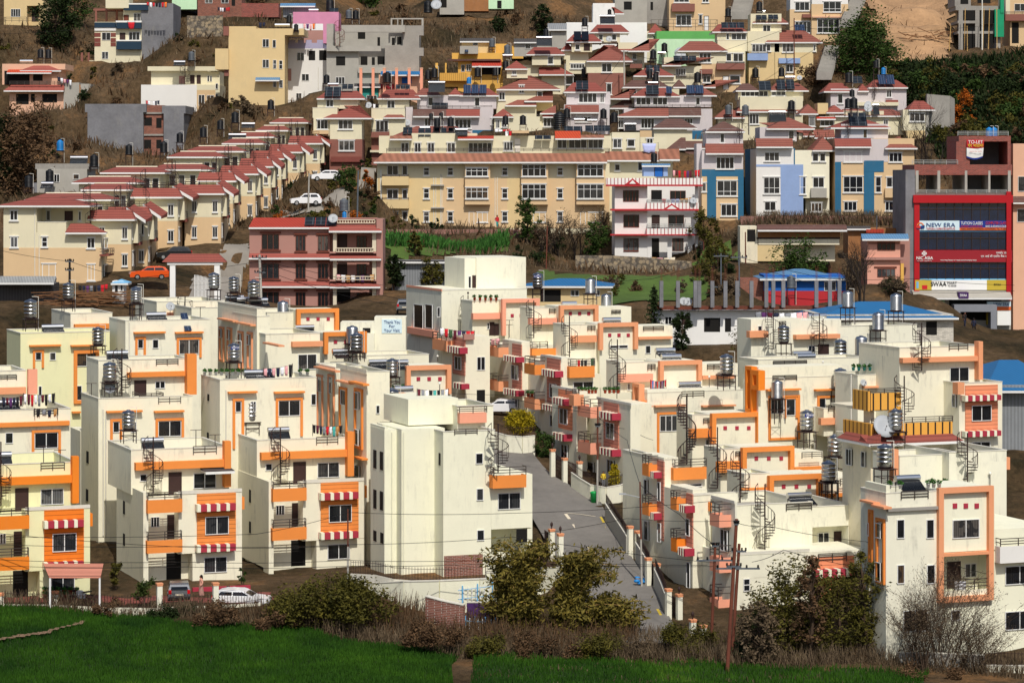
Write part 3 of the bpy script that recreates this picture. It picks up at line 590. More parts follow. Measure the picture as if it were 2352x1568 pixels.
D(hA,'''F 3.6
C 2 1042 1160 1.0
V 8 1038 40 -3.2 1085
r 94 1062 148 1080 .02
Z 100 1024 1063 -.5
Z 138 1033 1075 -.5|right of another, bright orange left edge house
F 0
''')
hC=est('three storey cream house with orange balconies, behind the big round bush','the house left of the blank cream building',616,1318,213,FR,tx=(.97,298,8.7))
hC.tx=(1,0,0)
D(hC,'''F 3.6
C 644 1008 1110 1.0
V 642 981 50 -3.2 1027
r 727 1003 776 1021 .02
T 576 918 968 998 -6 s
N 718 975 786 977 -1 kmngrwetk .8
F 0
''')
# second row, back walls towards the camera
ROW='''m cream orange
F 0
'''
h=est('tall cream back wall with orange framed windows behind the silver car house','the tall house behind the silver car house',226,1240,221,'''m cream orange
F 0
t 226 911 442 - 6.5
c 246 328 943; c 356 424 943
W 259 968 274 993 1 1080
w 300 968 313 993 1
W 363 966 416 1002 2 1025
j 237 940 1230; j 243 945 1230
r 364 910 415 927 .0
L 226
b 161 985 185 - 6
o 198 1036 203 1063 .03 dark slit_window
o 197 1123 202 1150 .03 dark slit_window
F 2.5
t 226 824 434 911 4.5
o 294 854 426 865 .5 orange sunshade_slab
o 430 813 452 906 .9 orange pillar
d 310 875 334 908
w 356 875 379 892
r 359 825 409 839 .02
r 320 903 375 912 2.4
C 280 826 908 .9
T 252 830 878 909 1.2 s
V 271 805 50 -2 846
X 251 893 1.2 .45
F 0
Z 210 880 907 -3
''')
h=est('tall cream back wall under the pink blanket and rooftop plants','the tall house with the pink blanket',505,1290,221,'''m cream orange
F 0
t 505 868 727 - 6
c 526 592 899; c 632 701 899
W 540 921 554 946 1 1030
w 575 921 588 946
W 639 919 689 955 2 1003
w 714 904 726 930 1
j 519 895 1200
L 505
o 476 905 480 920 .03 dark slit_window
o 475 993 479 1010 .03 dark slit_window
F 0
T 537 787 831 868 -4 s
V 582 849 40 -2 868
V 608 849 44 -2 868|beside another on the tall house with the pink blanket
N 605 846 672 836 -2 pnpnwpk 1.0
p 470 560 862 -3 8 whitepot
p 690 706 862 -1 2 whitepot
''')
h=est('cream back wall with laundry rails at the left edge, above the bright orange house','the left edge house with crowded laundry',-10,1300,216,'''m cream orange
F 0
t -10 939 162 - 9
o -10 969 160 979 .4 orange band
W 79 993 133 1029 2 1061
w 12 993 30 1018 1
r 78 938 133 954 .02
N 5 912 52 908 -1 nmunkm .8
N 54 904 126 903 -1.2 wmrwgmkwk .9|under the grey umbrella at the left edge
N 80 938 132 938 .05 kgnt .6|along the parapet railing at the left edge
V 20 918 50 -2 937 
F 6
t -20 850 60 939 6
o 65 848 86 905 .5 salmon pillar
o -20 890 60 905 .5 orange2 sunshade_slab
r -5 861 38 873 .02
F 0
''')
h=est('pale yellow house with orange framed windows at upper left of estate','the pale yellow house',47,1100,243,'''m yellowish orange
F 0
t 47 762 252 - 6.5
c 69 141 792; c 164 225 792
W 81 809 95 827 1 845
w 114 809 128 827 1
S 170 804 228 926 .3 .2 orange
w 176 810 222 841 2
w 176 885 188 919 1
w 88 886 96 910 1
c 167 186 945
T 70 686 732 760 -2 s
V 122 745 50 -1.5 763
T 225 750 793 814 2.5 s
''')
h=est('dirty cream house with blue solar panel left of the yellow house','the dirty cream house with a blue panel',288,1100,243,'''m cream2 orange
F 0
t 288 734 482 - 6.5
c 309 381 762; c 404 468 762
W 316 779 329 800 1 822
w 350 779 364 800 1
W 411 780 457 813 2 822
j 297 740 900
P 424 722 441 760 1 .4 panelblue
T 312 662 696 757 -4 s
V 360 717 46 -5 735
Z 460 705 735 -3
''')
h=est('cream house with orange slab, behind the pale yellow house','the cream house behind the pale yellow one',162,900,262,'''m cream orange
F 0
t 162 718 258 - 9
o 172 744 252 755 .6 orange sunshade_slab
w 178 760 190 772 1
T 157 648 688 716 -3 s
''')
h=est('cream house with salmon band, in front of the white gate','the house with a salmon band',360,900,266,'''m cream salmon
F 0
t 360 691 519 - 9
o 386 717 497 728 .5 salmon band
T 313 657 698 725 2 s
X 391 705 1 .45
Z 462 705 722 .5
T 491 625 665 700 -2 s
C 425 702 720 .5
''')
# houses seen on their shaded street side, left of the blank building
SIDE='''m {w} {o}
F 0
t {x0} {y0} {x1} - 10
L {x0}
c {a} {b} {yc} .5; c {c} {d} {yd} .5
W {a1} {y1} {a2} {y2} 1 {y3}
W {c1} {y4} {c2} {y5} 1 {y6}
F 0
'''
h=est('cream house with salmon framed side windows, right of pink blanket house','the house with tall salmon window frames',770,1290,228,'''m cream orange2
F 0
t 770 842 842 - 5.5
L 770
o 727 868 771 876 .06 cream2 band
c 720 770 846 .5 orange2
W 731 866 741 900 1 990
W 757 866 767 905 1 980
j 763 850 1080 ivory
''',depth=6)
h=est('cream house with orange framed side windows, left of blank building','the house with vivid side window frames',834,1300,218,'''m cream orange
F 0
t 842 852 895 - 7
w 863 930 872 950 1
L 842
o 772 841 842 852 .03 cream band
c 770 800 875 .5 orange2; c 800 834 878 .5 orange
W 783 895 796 930 1 990
S 812 892 830 1030 .22 .16 orange
w 815 900 826 940 1
w 815 985 826 1022 1
c 812 831 1050 .5
w 818 1068 828 1095 1
j 778 860 1010 ivory
F 0
N 800 1000 801 1001 -4 . .3
''',depth=6)
h=est('cream house block with orange pillar, behind the blank building','the orange pillar house behind the blank building',862,1200,226,'''m cream orange
F 0
t 862 905 905 - 8
w 866 958 873 972 1
F 1
b 905 902 960 - 6
o 935 903 937 970 .8 orange fin
o 913 903 936 970 .9 orange pillar
o 877 898 887 972 .8 orange fin
T 900 890 942 976 3 s
V 930 886 44 -1 905
''',depth=6)
hJ=House('large blank cream building with slit windows and iron fence before it','the large blank cream building',883,1330,206,21,group=G1,name='estate_house')
D(hJ,'''m ivory orange
F 3.2
b 883 986 912 - 3.4
F 0
t 1018 988 1136 1092 9
b 1018 1062 1128 - 11
b 1128 1090 1223 1213 11
b 1211 1213 1223 - 1
b 1128 1270 1223 - 1
F 2.2
b 1120 1213 1223 - 8
F 2
b 922 984 1022 - 6
j 927 992 1300 ivory
F 3.2
j 900 992 1300 ivory
F 0
w 1092 1040 1109 1065 1; w 1094 1121 1110 1149 1; w 1095 1216 1112 1241 1
w 1143 1131 1195 1169 2
o 1020 1274 1109 1328 .02 brickgrime exposed_brick
B 1132 1091 1209 1120 .8
r 1134 1072 1208 1091 .75
r 1044 985 1096 998 .02
n 1186 1214 1211 1245
L 1018
o 1007 1040 1011 1068 .03 dark slit_window
L 883 3.2
o 857 1033 864 1075 .03 dark slit_window; o 872 1037 879 1079 .03 dark slit_window
o 857 1124 864 1167 .03 dark slit_window; o 872 1128 879 1171 .03 dark slit_window
o 857 1218 864 1242 .03 dark slit_window; o 873 1223 880 1247 .03 dark slit_window
b 850 976 883 - .3
F 4
b 937 915 1053 975 6
F 3
t 1050 930 1134 990 6
o 1056 948 1118 971 .5 salmon balcony_front
r 1055 934 1118 948 .5
F 9
N 958 893 1030 893 2 mgwkekgw 1.0
Y 1010 877 910 1
F -1
C 1144 1000 1085 .3 iron .8
F 0
''')
# houses with square orange frames
def frame_house(label,handle,px,py,Y,x0,y0,x1,y1,om,sq=3,extra=''):
    cx=(x0+x1)/2; q=''.join(f'q {cx+(x1-x0)*.24*k} {y0+(y1-y0)*.46} .16\n' for k in ((-1,0,1) if sq else ()))
    return est(label,handle,px,py,Y,f"""m cream {om}
F 0
b {x0} {y0+2} {x1} - 4
U {x0} {y0} {x1} {y1} .38 .45
{q}
{extra}
""",depth=7)
h=frame_house('cream house with bright orange square frame, rear left of estate','the frame house by the balcony terrace of plants',682,800,262,682,709,779,760,'orange',extra='''F 1
t 610 765 735 - 3.2
o 672 784 742 796 .5 orange2 sunshade_slab
w 684 814 725 848 2
F 0
T 650 690 730 767 -2 f
V 702 746 44 1.2 778
F 1
r 728 760 742 768 .1''')
h=frame_house('cream house with orange square frame beside the thank you sign','the frame house beside the thank you sign',745,850,250,745,762,843,812,'orange',sq=2,extra='''T 809 747 790 826 1 f
T 819 763 809 830 2.5 s|standing in front of another on the frame house by the sign
V 783 801 36 1.5 818
F 1.5
t 745 815 985 - 6
F 1.4
V 870 825 44 .5 848
F 0''')
h=frame_house('cream house with peach square frame above laundry, behind blank building','the peach frame house above the blank building',934,1000,232,934,839,1037,906,'orange2',extra='''F -.5
V 920 826 42 -1 850|on the terrace left of the peach frame
T 901 822 865 890 0 s
V 925 887 46 -1 906
p 905 948 897 -1 5 whitepot
F 0''')
h=frame_house('cream house with salmon square frame, rear right of the blank tower','the salmon frame house at the rear',1154,900,268,1154,686,1240,770,'salmon',extra='''F 1
t 1085 690 1154 - 3.2
o 1087 719 1150 733 .6 salmon balcony_front
w 1118 741 1124 756 1
d 1125 741 1134 770; d 1136 745 1146 770
p 1090 1140 690 .1 5
F 0
Z 1170 735 775 .4''')
h=frame_house('cream house with peach frame, beneath two steel tanks in a row','the peach frame house under the ribbed tank',1288,900,262,1287,701,1375,742,'orange2',extra='''F 1.2
t 1222 706 1292 - 3.2
o 1218 731 1280 745 .6 salmon sunshade_slab
r 1262 708 1285 720 .1
F 0
T 1392 674 710 745 -3 f
T 1356 638 674 702 -3 f|with fine ribs, beside the blue roof
V 1310 692 36 -2 703
F .2
b 1375 705 1450 - 3.2
r 1405 712 1425 720 .1
C 1226 712 775 1.5''')
h=frame_house('cream house with peach frame and white low walls, centre right','the peach frame house right of the tanks',1377,960,254,1377,741,1466,803,'orange2',extra='''F .5
t 1300 744 1378 - 3.2
b 1466 748 1545 - 3.2
o 1467 773 1545 779 .5 orange2 sunshade_slab
o 1316 771 1371 786 .6 orange2 sunshade_slab
r 1350 748 1367 759 .1
r 1478 749 1524 759 .1
w 1482 793 1494 812 1
V 1408 729 44 -1 740
F 0
C 1308 748 820 1.6
w 1400 792 1442 800 2
''')
h=frame_house('cream house with peach frame and no red squares, above laundry roof','the peach frame house without red squares',1516,1000,243,1516,828,1613,875,'orange2',sq=0,extra='''F .5
t 1425 830 1520 900 3.2
o 1424 859 1500 877 .6 salmon sunshade_slab
r 1488 836 1505 850 .1
b 1613 835 1695 - 3.2
o 1614 862 1690 870 .5 orange2 sunshade_slab
r 1625 836 1655 848 .1
w 1441 880 1447 896 1
V 1545 813 48 -2 826
V 1531 799 48 -4 815|behind another on the peach frame house
F 0
C 1418 803 900 2 
Y 1417 802 915 1.9''')
h=frame_house('cream house with wide orange frame and three red squares, mid right','the wide orange frame house',1638,1180,231,1636,948,1749,1023,'orange',extra='''F .6
t 1590 951 1640 - 3.2
o 1588 985 1631 1005 .6 orange sunshade_slab
r 1616 960 1636 972 .1
b 1749 963 1840 - 3.2
T 1669 812 861 895 -6 s|near a dish, rear of the wide orange frame house
w 1662 1017 1718 1024 2
w 1620 1008 1627 1040 1
F 0
C 1578 930 1063 3 
T 1785 872 914 970 -2 f
''')
h=frame_house('cream house with vivid orange frame above the striped flag','the frame house above the striped flag',1706,1240,224,1706,1026,1825,1083,'orange',extra='''F .6
t 1655 1029 1708 - 3.2
o 1651 1060 1703 1084 .6 orange sunshade_slab
r 1690 1036 1706 1048 .1
b 1825 1037 1890 - 3.2
o 1826 1072 1890 1082 .5 orange sunshade_slab
F 0
C 1648 1006 1120 2
T 1853 940 990 1040 -3 s
T 1917 996 1049 1110 -1 s|above another one, right of the striped flag house
r 1842 1038 1888 1052 .2
''')
h=frame_house('cream house with vivid orange frame above a large solar heater','the frame house above the large heater',1768,1290,216,1768,1090,1890,1148,'orange',extra='''F .6
t 1710 1086 1768 - 3.2
o 1706 1121 1767 1145 .6 orange sunshade_slab
F .5
b 1890 1096 1986 1180 6
o 1889 1133 1987 1140 .5 orange sunshade_slab
b 1890 1140 1990 - 3.2
F 0
r 1930 1099 1966 1115 .2
C 1700 1063 1160 1.5
T 1906 1056 1102 1160 1 s
''')
# ---------------- right half of the estate ----------------
h=est('cream house with orange framed grille window behind a spiral staircase','the house with a grilled orange window',1487,1140,240,'''m cream2 orange
F 0
t 1487 897 1709 - 3.5
c 1506 1578 930 .5 orange2; c 1615 1691 930 .5 orange2
S 1510 946 1576 1150 .2 .12 orange
w 1515 953 1570 990 4
U 1618 946 1690 980 .15 .1
j 1709 900 1100
r 1566 898 1617 913 .02
V 1587 876 56 -1.2 897
Y 1629 862 898 -1 
T 1669 812 861 895 -1 s|near the grilled orange window house, by a dish
L 1487
b 1452 892 1487 - 9
S 1452 881 1468 1008 .3 .5 orange2
S 1466 920 1476 1108 .3 .4 orange
w 1474 935 1478 958 1
c 1472 1487 930 .5 orange2
F 0
N 1494 873 1530 872 -1 rbpnrgmunr .9
''')
h=est('cream house beside the street with two orange and pink balconies','the street house below the grilled window',1525,1310,211,'''m cream orange
F 0
t 1525 1053 1549 - 8
b 1549 1100 1623 - 8
B 1547 1073 1623 1101 .5
r 1550 1054 1622 1073 .45
w 1556 1110 1612 1118 2
F 2.5
C 1577 934 1066 1.9
F 0
L 1525
b 1475 1045 1525 - 1.2
B 1475 1065 1490 1092 .8
B 1475 1156 1490 1182 .8
r 1476 1045 1490 1064 .8
r 1476 1137 1490 1156 .8
o 1509 1058 1524 1240 .08 siderose cladding
a 1491 1083 1503 1097 .7
a 1491 1177 1503 1192 .7
w 1513 1106 1520 1150 1; w 1513 1200 1521 1245 1
w 1482 1100 1490 1135 1
w 1482 1195 1492 1240 1
F 0
''')
h=est('cream street house with vivid orange corner balconies and pink awnings','the street house with vivid corner balconies',1591,1345,206,'''m cream orange
F 0
b 1591 1133 1632 - 8
o 1591 1131 1632 1137 .04 cap coping
o 1630 1153 1638 1173 .3 orange box
L 1591
b 1540 1118 1591 - 1.2
B 1540 1143 1554 1170 .8
B 1541 1236 1554 1266 .8 vivid
r 1541 1127 1554 1143 .8
r 1541 1215 1554 1236 .8
o 1576 1133 1590 1260 .08 siderose cladding
a 1560 1160 1574 1176 .8
a 1557 1258 1573 1275 .8
w 1578 1190 1587 1230 1
w 1580 1290 1588 1350 1
F 0
''',depth=5)
h=est('large white and cream street house with salmon balconies and solar heater','the large white street house',1688,1400,201,'''m cream2 orange
F 3.5
t 1691 1155 1866 1290 8
t 1866 1160 1960 1208 8 .85 cream2
b 1948 1208 1960 1300 8
F 4.6
b 1860 1208 1950 1300 6
w 1878 1222 1904 1248 2
d 1917 1221 1948 1291
F 3.5
r 1806 1156 1864 1172 .05
V 1840 1131 60 -.8 1160
T 1903 1056 1107 1160 -6 s
C 1757 1139 1265 1.2
V 2000 2000 1 0 2001
F 0
b 1688 1268 1990 1320 7
b 1688 1320 1706 - 7
b 1706 1318 1732 - 7
b 1764 1318 1791 - 7
b 1839 1318 1990 - 7
b 1732 1392 1764 - 7
b 1791 1388 1839 - 7
F 1.3
b 1728 1315 1845 - 5.5
w 1798 1330 1816 1360 1 .5
F 0
o 1688 1264 1860 1270 .05 cap coping
o 1964 1264 1990 1270 .05 cap coping
w 1707 1328 1722 1357 1 .5
S 1860 1276 1964 1308 .1 .1 sidesalmon
o 1862 1278 1962 1400 .08 sidesalmon cladding
a 1861 1308 1964 1325 .8
w 1911 1335 1944 1376 1 0 .1
r 1880 1270 1944 1290 .1
r 1733 1380 1764 1394 .05
L 1688
b 1634 1145 1688 1275 .2
b 1634 1270 1688 - 6.9
B 1630 1180 1652 1208 .95 salmon
B 1630 1278 1652 1312 .95 salmon
B 1630 1374 1650 1412 .95 salmon
r 1632 1155 1652 1180 .95
r 1631 1250 1652 1278 .95
r 1631 1345 1650 1374 .95
o 1632 1143 1686 1150 .05 cap coping
w 1658 1215 1674 1265 2
F 0
'''.replace('V 2000 2000 1 0 2001\n','').replace("S 1860 1276 1964 1308 .1 .1 sidesalmon\n",""))
hR=House('tall white house with tall orange picture frame enclosing a balcony','the tall white house at lower right',2035,1512,186,21,group=G1,name='estate_house')
D(hR,'''m ivory orange2
F 0
t 2035 1128 2160 - 3.6 .85 cream2
b 2160 1122 2285 1265 5
b 2160 1372 2285 - 5
b 2160 1265 2168 1372 1.6
b 2276 1265 2285 1372 1.6
F 1.6
b 2160 1262 2285 1374 3
d 2177 1291 2204 1350
w 2216 1293 2242 1325 2
F 0
S 2157 1118 2283 1381 .38 .35 orange2
o 2165 1268 2274 1275 .34 orange2 band
q 2193 1161 .17; q 2218 1161 .17; q 2243 1161 .17
w 2187 1192 2249 1235 2
w 2059 1192 2077 1236 1; w 2127 1192 2145 1236 1
w 2060 1296 2077 1340 1; w 2128 1296 2147 1340 1
w 2074 1400 2130 1450 2
w 2184 1400 2204 1424 1
o 2166 1354 2274 1371 .1 ivory balcony_front
r 2166 1330 2274 1354 .1
o 2040 1165 2157 1172 .25 concrete band
r 2070 1127 2132 1146 .05
N 2192 1330 2218 1330 -.1 w 1.5
b 2285 1212 2420 - 9
B 2297 1252 2420 1290 .7 whitewash
r 2298 1234 2420 1252 .6
w 2308 1298 2375 1341 2; w 2308 1402 2375 1445 2
V 2090 1091 62 -1.8 1130
p 2043 2068 1122 -.3 2 whitepot
p 2132 2157 1120 -.3 3 whitepot
L 2035
b 1987 1109 2035 - .3
c 1974 2006 1150 .5 orange2; c 2000 2030 1161 .6 orange2
S 1993 1170 2002 1290 .2 .15 orange
S 2010 1190 2029 1340 .2 .15 orange
w 2013 1200 2026 1235 1; w 2013 1290 2026 1335 1; w 1995 1200 2000 1230 1
j 1997 1170 1420
F 0
''')
hQ=House('yellow striped two tier terrace house with red tiled canopy','the striped terrace house',2000,1290,205,21,group=G1,name='estate_house')
D(hQ,'''m dirtycream orange
F 0
b 2000 1010 2190 - 4.5
o 2000 971 2188 1000 .3 bandyellow parapet_band
l 1995 993 2215 1016 1.3 0 .6 tilebright
r 2002 958 2188 973 .25
d 2052 1080 2058 1140
F 1
b 1998 940 2008 975 1
F .5
b 2060 940 2072 975 1
b 1994 937 2070 943 6
o 1994 902 2070 941 .2 bandyellow upper_band
r 1994 892 2068 903 .2
C 2077 890 965 .4
F 0
L 2000
b 1935 1010 2000 - 8
o 1936 968 2000 999 .3 bandyellow parapet_band
l 1921 985 1996 1012 1.0 .4 0 tilebright
w 1946 1030 1959 1068 2; w 1981 1036 1990 1072 1
o 1958 896 1994 941 .2 bandyellow upper_band
F 0
X 2030 980 .9 .9
T 2056 937 990 1030 .9 s
''')
h=est('plain cream terrace house with spiral stair and globe lamp at right','the plain cream terrace block',2066,1330,198,'''m cream2 orange
F 0
t 2066 1043 2215 - 4
F -1
t 2180 1035 2312 - 9
F 0
o 2052 1032 2064 1105 .6 orange2 pillar
C 2222 1022 1107 1.4
Y 2274 1083 1120 1.2
T 2032 1018 1075 1118 .6 s
p 2140 2170 1116 1.6 2 whitepot
o 2310 1050 2320 1078 .8 orange2 sunshade
''')
h=est('cream house with two pink striped awnings on peach panel, far right','the two awning house at far right',2203,1140,224,'''m cream orange
F 0
t 2203 877 2302 - 3 .5
o 2218 884 2292 991 .1 sidesalmon cladding
a 2217 908 2300 920 .7
a 2217 990 2300 1002 .7
w 2230 930 2275 966 2 0 .12
w 2232 1014 2274 1030 2
F 2.5
t 2066 795 2257 - 7
o 2074 820 2249 831 .6 orange2 sunshade_slab
o 2248 784 2258 872 .7 orange2 pillar
w 2181 843 2225 876 2
C 2117 766 850 .8
Y 2115 768 792 .5
r 2180 789 2223 805 .02
L 2203 0
w 2190 905 2198 935 1
o 2188 878 2200 905 .6 orange2 box
F 0
''')
h=est('cream house with orange framed wide window and rooftop pot garden','the house with the rooftop pot garden',1970,1140,228,'''m cream2 orange
F 0
t 1970 857 2189 - 4
c 1986 2076 886 .5 orange2; c 2099 2178 886 .5 orange2
S 2101 903 2168 960 .22 .15 orange2
w 2108 909 2161 945 2
j 1955 860 1100; 
r 2108 856 2161 871 .05
p 1960 2150 851 -.5 16 c_teal
p 2050 2140 849 -1.5 6 whitepot
V 2000 834 52 -1.2 850 0
X 1982 880 .3 .3|on the wall of the rooftop pot garden house
''')
h=est('cream house with three orange framed openings, beside the striped terrace','the house with three orange openings',1742,1140,232,'''m cream orange
F 0
t 1742 864 1970 - 3
c 1764 1841 893; c 1875 1951 893
W 1805 916 1826 954 1 960
w 1770 916 1800 950 2
S 1766 908 1838 1010 .2 .14 orange
U 1878 908 1941 955 .2 .12
w 1880 914 1896 941 1; w 1919 914 1936 941 1
T 1930 844 892 960 .8 s
T 1785 872 915 972 .8 f
r 1775 862 1830 874 .05
L 1742
b 1711 841 1742 - 8
S 1711 841 1726 946 .3 .5 vivid
S 1724 850 1742 895 .4 .6 vivid
F -2
t 1892 935 1975 1000 4
o 1886 960 1936 975 .5 orange2 sunshade_slab
r 1903 929 1955 944 .1
T 1853 940 990 1040 -.5 s|tall, left of the striped terrace house
F 0
''')
h=est('low cream terrace house behind two spiral stairs, upper right of estate','the cream terrace house by two spiral stairs',1725,1000,258,'''m cream2 orange
F 0
b 1725 732 1840 - 3
o 1722 760 1765 775 .7 orange2 sunshade_slab
w 1740 748 1750 762 1
b 1838 735 1932 - 8
o 1829 768 1930 778 .7 orange2 sunshade_slab
w 1856 793 1872 810 2; d 1880 792 1902 818
r 1790 738 1805 748 .1
t 1931 746 2106 - 5
C 1776 728 800 1.5
C 1882 742 800 1.5
Y 1891 728 800 .2
Z 2112 760 800 .2
T 1947 667 706 745 -4 f
T 2058 673 714 745 -4 f
T 2017 716 758 800 1 f
V 2058 771 46 0 785 0
T 1800 746 788 840 3 s
T 1978 770 815 850 4 f
T 1930 778 824 870 5 s
V 1845 806 46 3 830
V 1880 720 46 -3 733 0
N 1735 716 1856 716 -4 gumnwgwpp .9
''')
h=est('cream house strip with railings beneath leaning solar heater','the cream house beneath a leaning solar heater',1742,1050,246,'''m cream orange
F 0
t 1742 822 1992 - 4
r 1776 828 1853 838 .05
o 1872 850 1888 868 .4 orange2 sunshade_slab
Y 1890 828 868 .3
t 1770 858 1830 862 3
V 1855 812 46 -1 836
''')
# upper street, houses facing the street to the left
def st(label,handle,c,base,Y,spec,**kw): return est(label,handle,c,base,Y,spec,depth=5,**kw)
h=st('street house with salmon balconies, pink awnings and round wall','the street house above the green bin',1448,1125,228,'''m cream salmon
F 0
L 1448
b 1373 922 1448 - .9
o 1370 918 1449 924 .06 cap coping
o 1386 925 1420 1045 .08 siderose cladding
a 1376 947 1406 962 .8; a 1377 1030 1406 1045 .8
w 1395 970 1413 1008 2; w 1397 1055 1412 1088 2
F 1.8
L 1448 1.8
b 1326 925 1375 - 5
w 1352 1060 1366 1118 1
L 1448
B 1327 932 1356 957 1.0; B 1327 1014 1356 1040 1.0
r 1329 914 1356 932 1.0; r 1329 994 1356 1014 1.0
F 0
''')
h=st('street house with bright orange brick panel and potted terrace','the street house with a potted terrace',1324,1080,237,'''m cream orange
F 0
b 1324 905 1372 940 5
L 1324
b 1268 893 1324 - 1
o 1266 889 1325 895 .06 cap coping
o 1282 895 1313 985 .08 sidesalmon cladding
a 1268 914 1295 929 .8; a 1268 995 1295 1010 .8
w 1288 938 1306 974 2; w 1291 1020 1306 1054 2
B 1307 906 1318 931 .9 orange2
F 0
p 1330 1368 903 -.5 6
p 1390 1420 903 -.5 4
r 1300 893 1330 906 .1
''')
h=st('street house with orange balconies behind the round yellow bush','the street house behind the yellow bush',1288,1000,246,'''m cream orange
F 0
b 1288 822 1310 - 5
b 1310 860 1380 - 5
B 1308 841 1366 867 .6 
r 1310 824 1366 841 .55
w 1316 876 1362 890 2
N 1318 825 1364 823 -.5 GrkkcG 1.1
L 1288
b 1245 820 1288 - 1.5
o 1243 817 1289 822 .06 cap coping
o 1256 823 1286 926 .08 siderose cladding
a 1244 850 1275 864 .8; a 1245 930 1270 942 .8
w 1265 881 1281 913 2; w 1266 953 1278 980 2
F 1.5
L 1288 1.5
b 1205 825 1250 - 5
L 1288
B 1204 836 1228 859 1.0; B 1204 914 1228 938 1.0 orange2
r 1206 819 1228 836 1.0; r 1206 898 1228 914 1.0
F 0
p 1213 1222 911 .3 2
''')
h=st('street house with peach balconies and rose panel near the top of street','the street house with peach balconies',1198,960,255,'''m cream orange2
F 0
b 1198 785 1222 - 5
B 1222 800 1280 816 .5 orange
r 1222 785 1258 800 .5 
L 1198
b 1160 785 1198 - 1.5
o 1176 790 1197 905 .08 siderose cladding
a 1156 818 1186 830 .8; a 1156 894 1186 907 .8
w 1177 838 1193 872 2; w 1178 915 1192 935 2
F 1.5
L 1198 1.5
b 1120 790 1165 - 5
L 1198
B 1118 796 1145 818 1.0; B 1118 873 1145 896 1.0
r 1120 782 1145 796 1.0; r 1120 860 1145 873 1.0
F 0
''')
h=st('cream street house with rose panel and red garments on its terrace','the street house with red garments',1068,940,258,'''m cream orange2
F 0
b 1068 772 1116 - 6
w 1095 819 1114 850 2; n 1095 895 1114 924
L 1068
b 1005 768 1068 - 2.5
o 1039 775 1067 860 .08 siderose cladding
a 1026 796 1056 810 .8; a 1040 880 1060 892 .8
w 1047 818 1062 849 2
B 993 780 1025 804 .9 orange2
r 994 764 1025 780 .9
F 0
N 1010 752 1090 760 -2 wrGmunrr .9
B 1066 767 1090 780 .4 terracotta
N 1105 776 1148 776 -1.5 pppp .6|of pink cloths by the salmon frame house
Y 1005 815 830 -3 
''')
hM=House('plain cream block with tall windowless tower and grey roller shutters','the plain tower block',1014,900,272,21,cat='building',group=None)
D(hM,'''m cream2 salmon
F 0
t 1014 664 1210 - 9 .5
F 3
b 1094 591 1208 664 7
F 3.2
b 1067 593 1094 664 6
w 1075 634 1082 662 1
d 1086 634 1092 664
F 3
L 1067 3
F 0
w 1003 705 1011 728 1
L 1014
b 933 661 1014 - 9
o 933 659 1014 664 .06 salmon band
n 1060 700 1061 701
w 953 699 974 754 1
w 979 699 996 754 1
o 933 755 996 770 .5 salmon sunshade_slab
o 954 700 973 753 .04 greysheet roller_shutter
o 980 700 995 753 .04 greysheet roller_shutter
F 0
C 1075 700 760 1.2
Y 1075 670 700 1.0 iron
'''.replace('n 1060 700 1061 701\n',''))
# rear left estate block seen obliquely
h=est('cream house group with orange window frames behind the pink blanket','the cream house with receding orange frames',590,1100,240,'''m cream orange2
F 0
t 590 725 620 - 8
L 590
t 500 700 590 - .8
c 498 535 733; c 540 575 742
S 502 750 512 830 .2 .15; S 520 752 530 830 .2 .15; S 545 760 556 850 .2 .15; S 566 762 577 850 .2 .15
w 505 755 511 775 1; w 523 755 529 780 1; w 549 765 555 790 1; w 569 768 575 792 1
F -2
t 610 765 735 - 8
o 672 784 742 796 .5 orange2 sunshade_slab
w 684 813 727 848 2
L 610 -2
c 603 640 789; 
F 0
''',depth=6)
h=est('cream roof block with steel tanks at the back, below the brown house','the cream roof block below the brown house',600,900,262,'''m cream orange2
F 0
t 600 716 720 - 8
T 537 634 672 710 -1 s
T 583 642 685 716 1 s
V 540 678 44 -1 702 
V 595 684 44 1 705
V 565 682 40 0 700 0|horizontal drum, on the cream roof block
t 440 705 600 - 8
''')
h=House('cream wall building with a pale blue thank you sign','the building with the thank you sign',860,900,262,0,cat='building',name='sign_building')
D(h,'''m cream2
F 0
b 860 728 932 - 3
b 782 740 860 - 3
n 833 753 851 783
F -.5
b 745 765 860 - 3
F 0
o 877 733 923 765 .06 signpale sign_board
''')
hThank=h
# ---------------- street, markings, boundary walls ----------------
ZT=[(150,-32.6),(190,-32.5),(196,-32.4),(206,-30.9),(216,-29.2),(226,-27.2),(236,-25.2),(246,-23),(262,-21)]
def Yof(py):
    for (a,za),(b,zb) in zip(ZT,ZT[1:]):
        ya,yb=HY-S*za/a,HY-S*zb/b
        if yb<=py<=ya: return a+(ya-py)/(ya-yb)*(b-a)
    return 190
def strip(name,rows,m,dz=0,kind=None,ter=-.12,flip=False):
    b=MB(); V=[];n=len(rows)
    for (y,x0,x1) in rows:
        Y=Yof(y); p=at(x0,y,Y); q=at(x1,y,Y)
        for i in range(5): r=p.lerp(q,i/4); V.append((r.x,r.y,r.z+dz)); 
        if ter is not None:
            for i in range(-1,6): r=p.lerp(q,i/4); TER.append((r.x,r.y,r.z+ter))
    b.pts(V,[(j*5+i,j*5+i+1,(j+1)*5+i+1,(j+1)*5+i) for j in range(n-1) for i in range(4)]); o=b.build(name,m); 
    if kind: o['kind']=kind
    return o
SR=[(1480,1420,1590),(1450,1385,1556),(1413,1350,1534),(1351,1305,1502),(1273,1270,1444),(1196,1225,1398),(1150,1190,1378),(1121,1170,1318),(1094,1150,1268),(1070,1120,1245),(1046,1100,1226),(1020,1090,1215)]
strip('road',SR,'asphalt',.12,'structure',ter=-.4)
rb=MB()
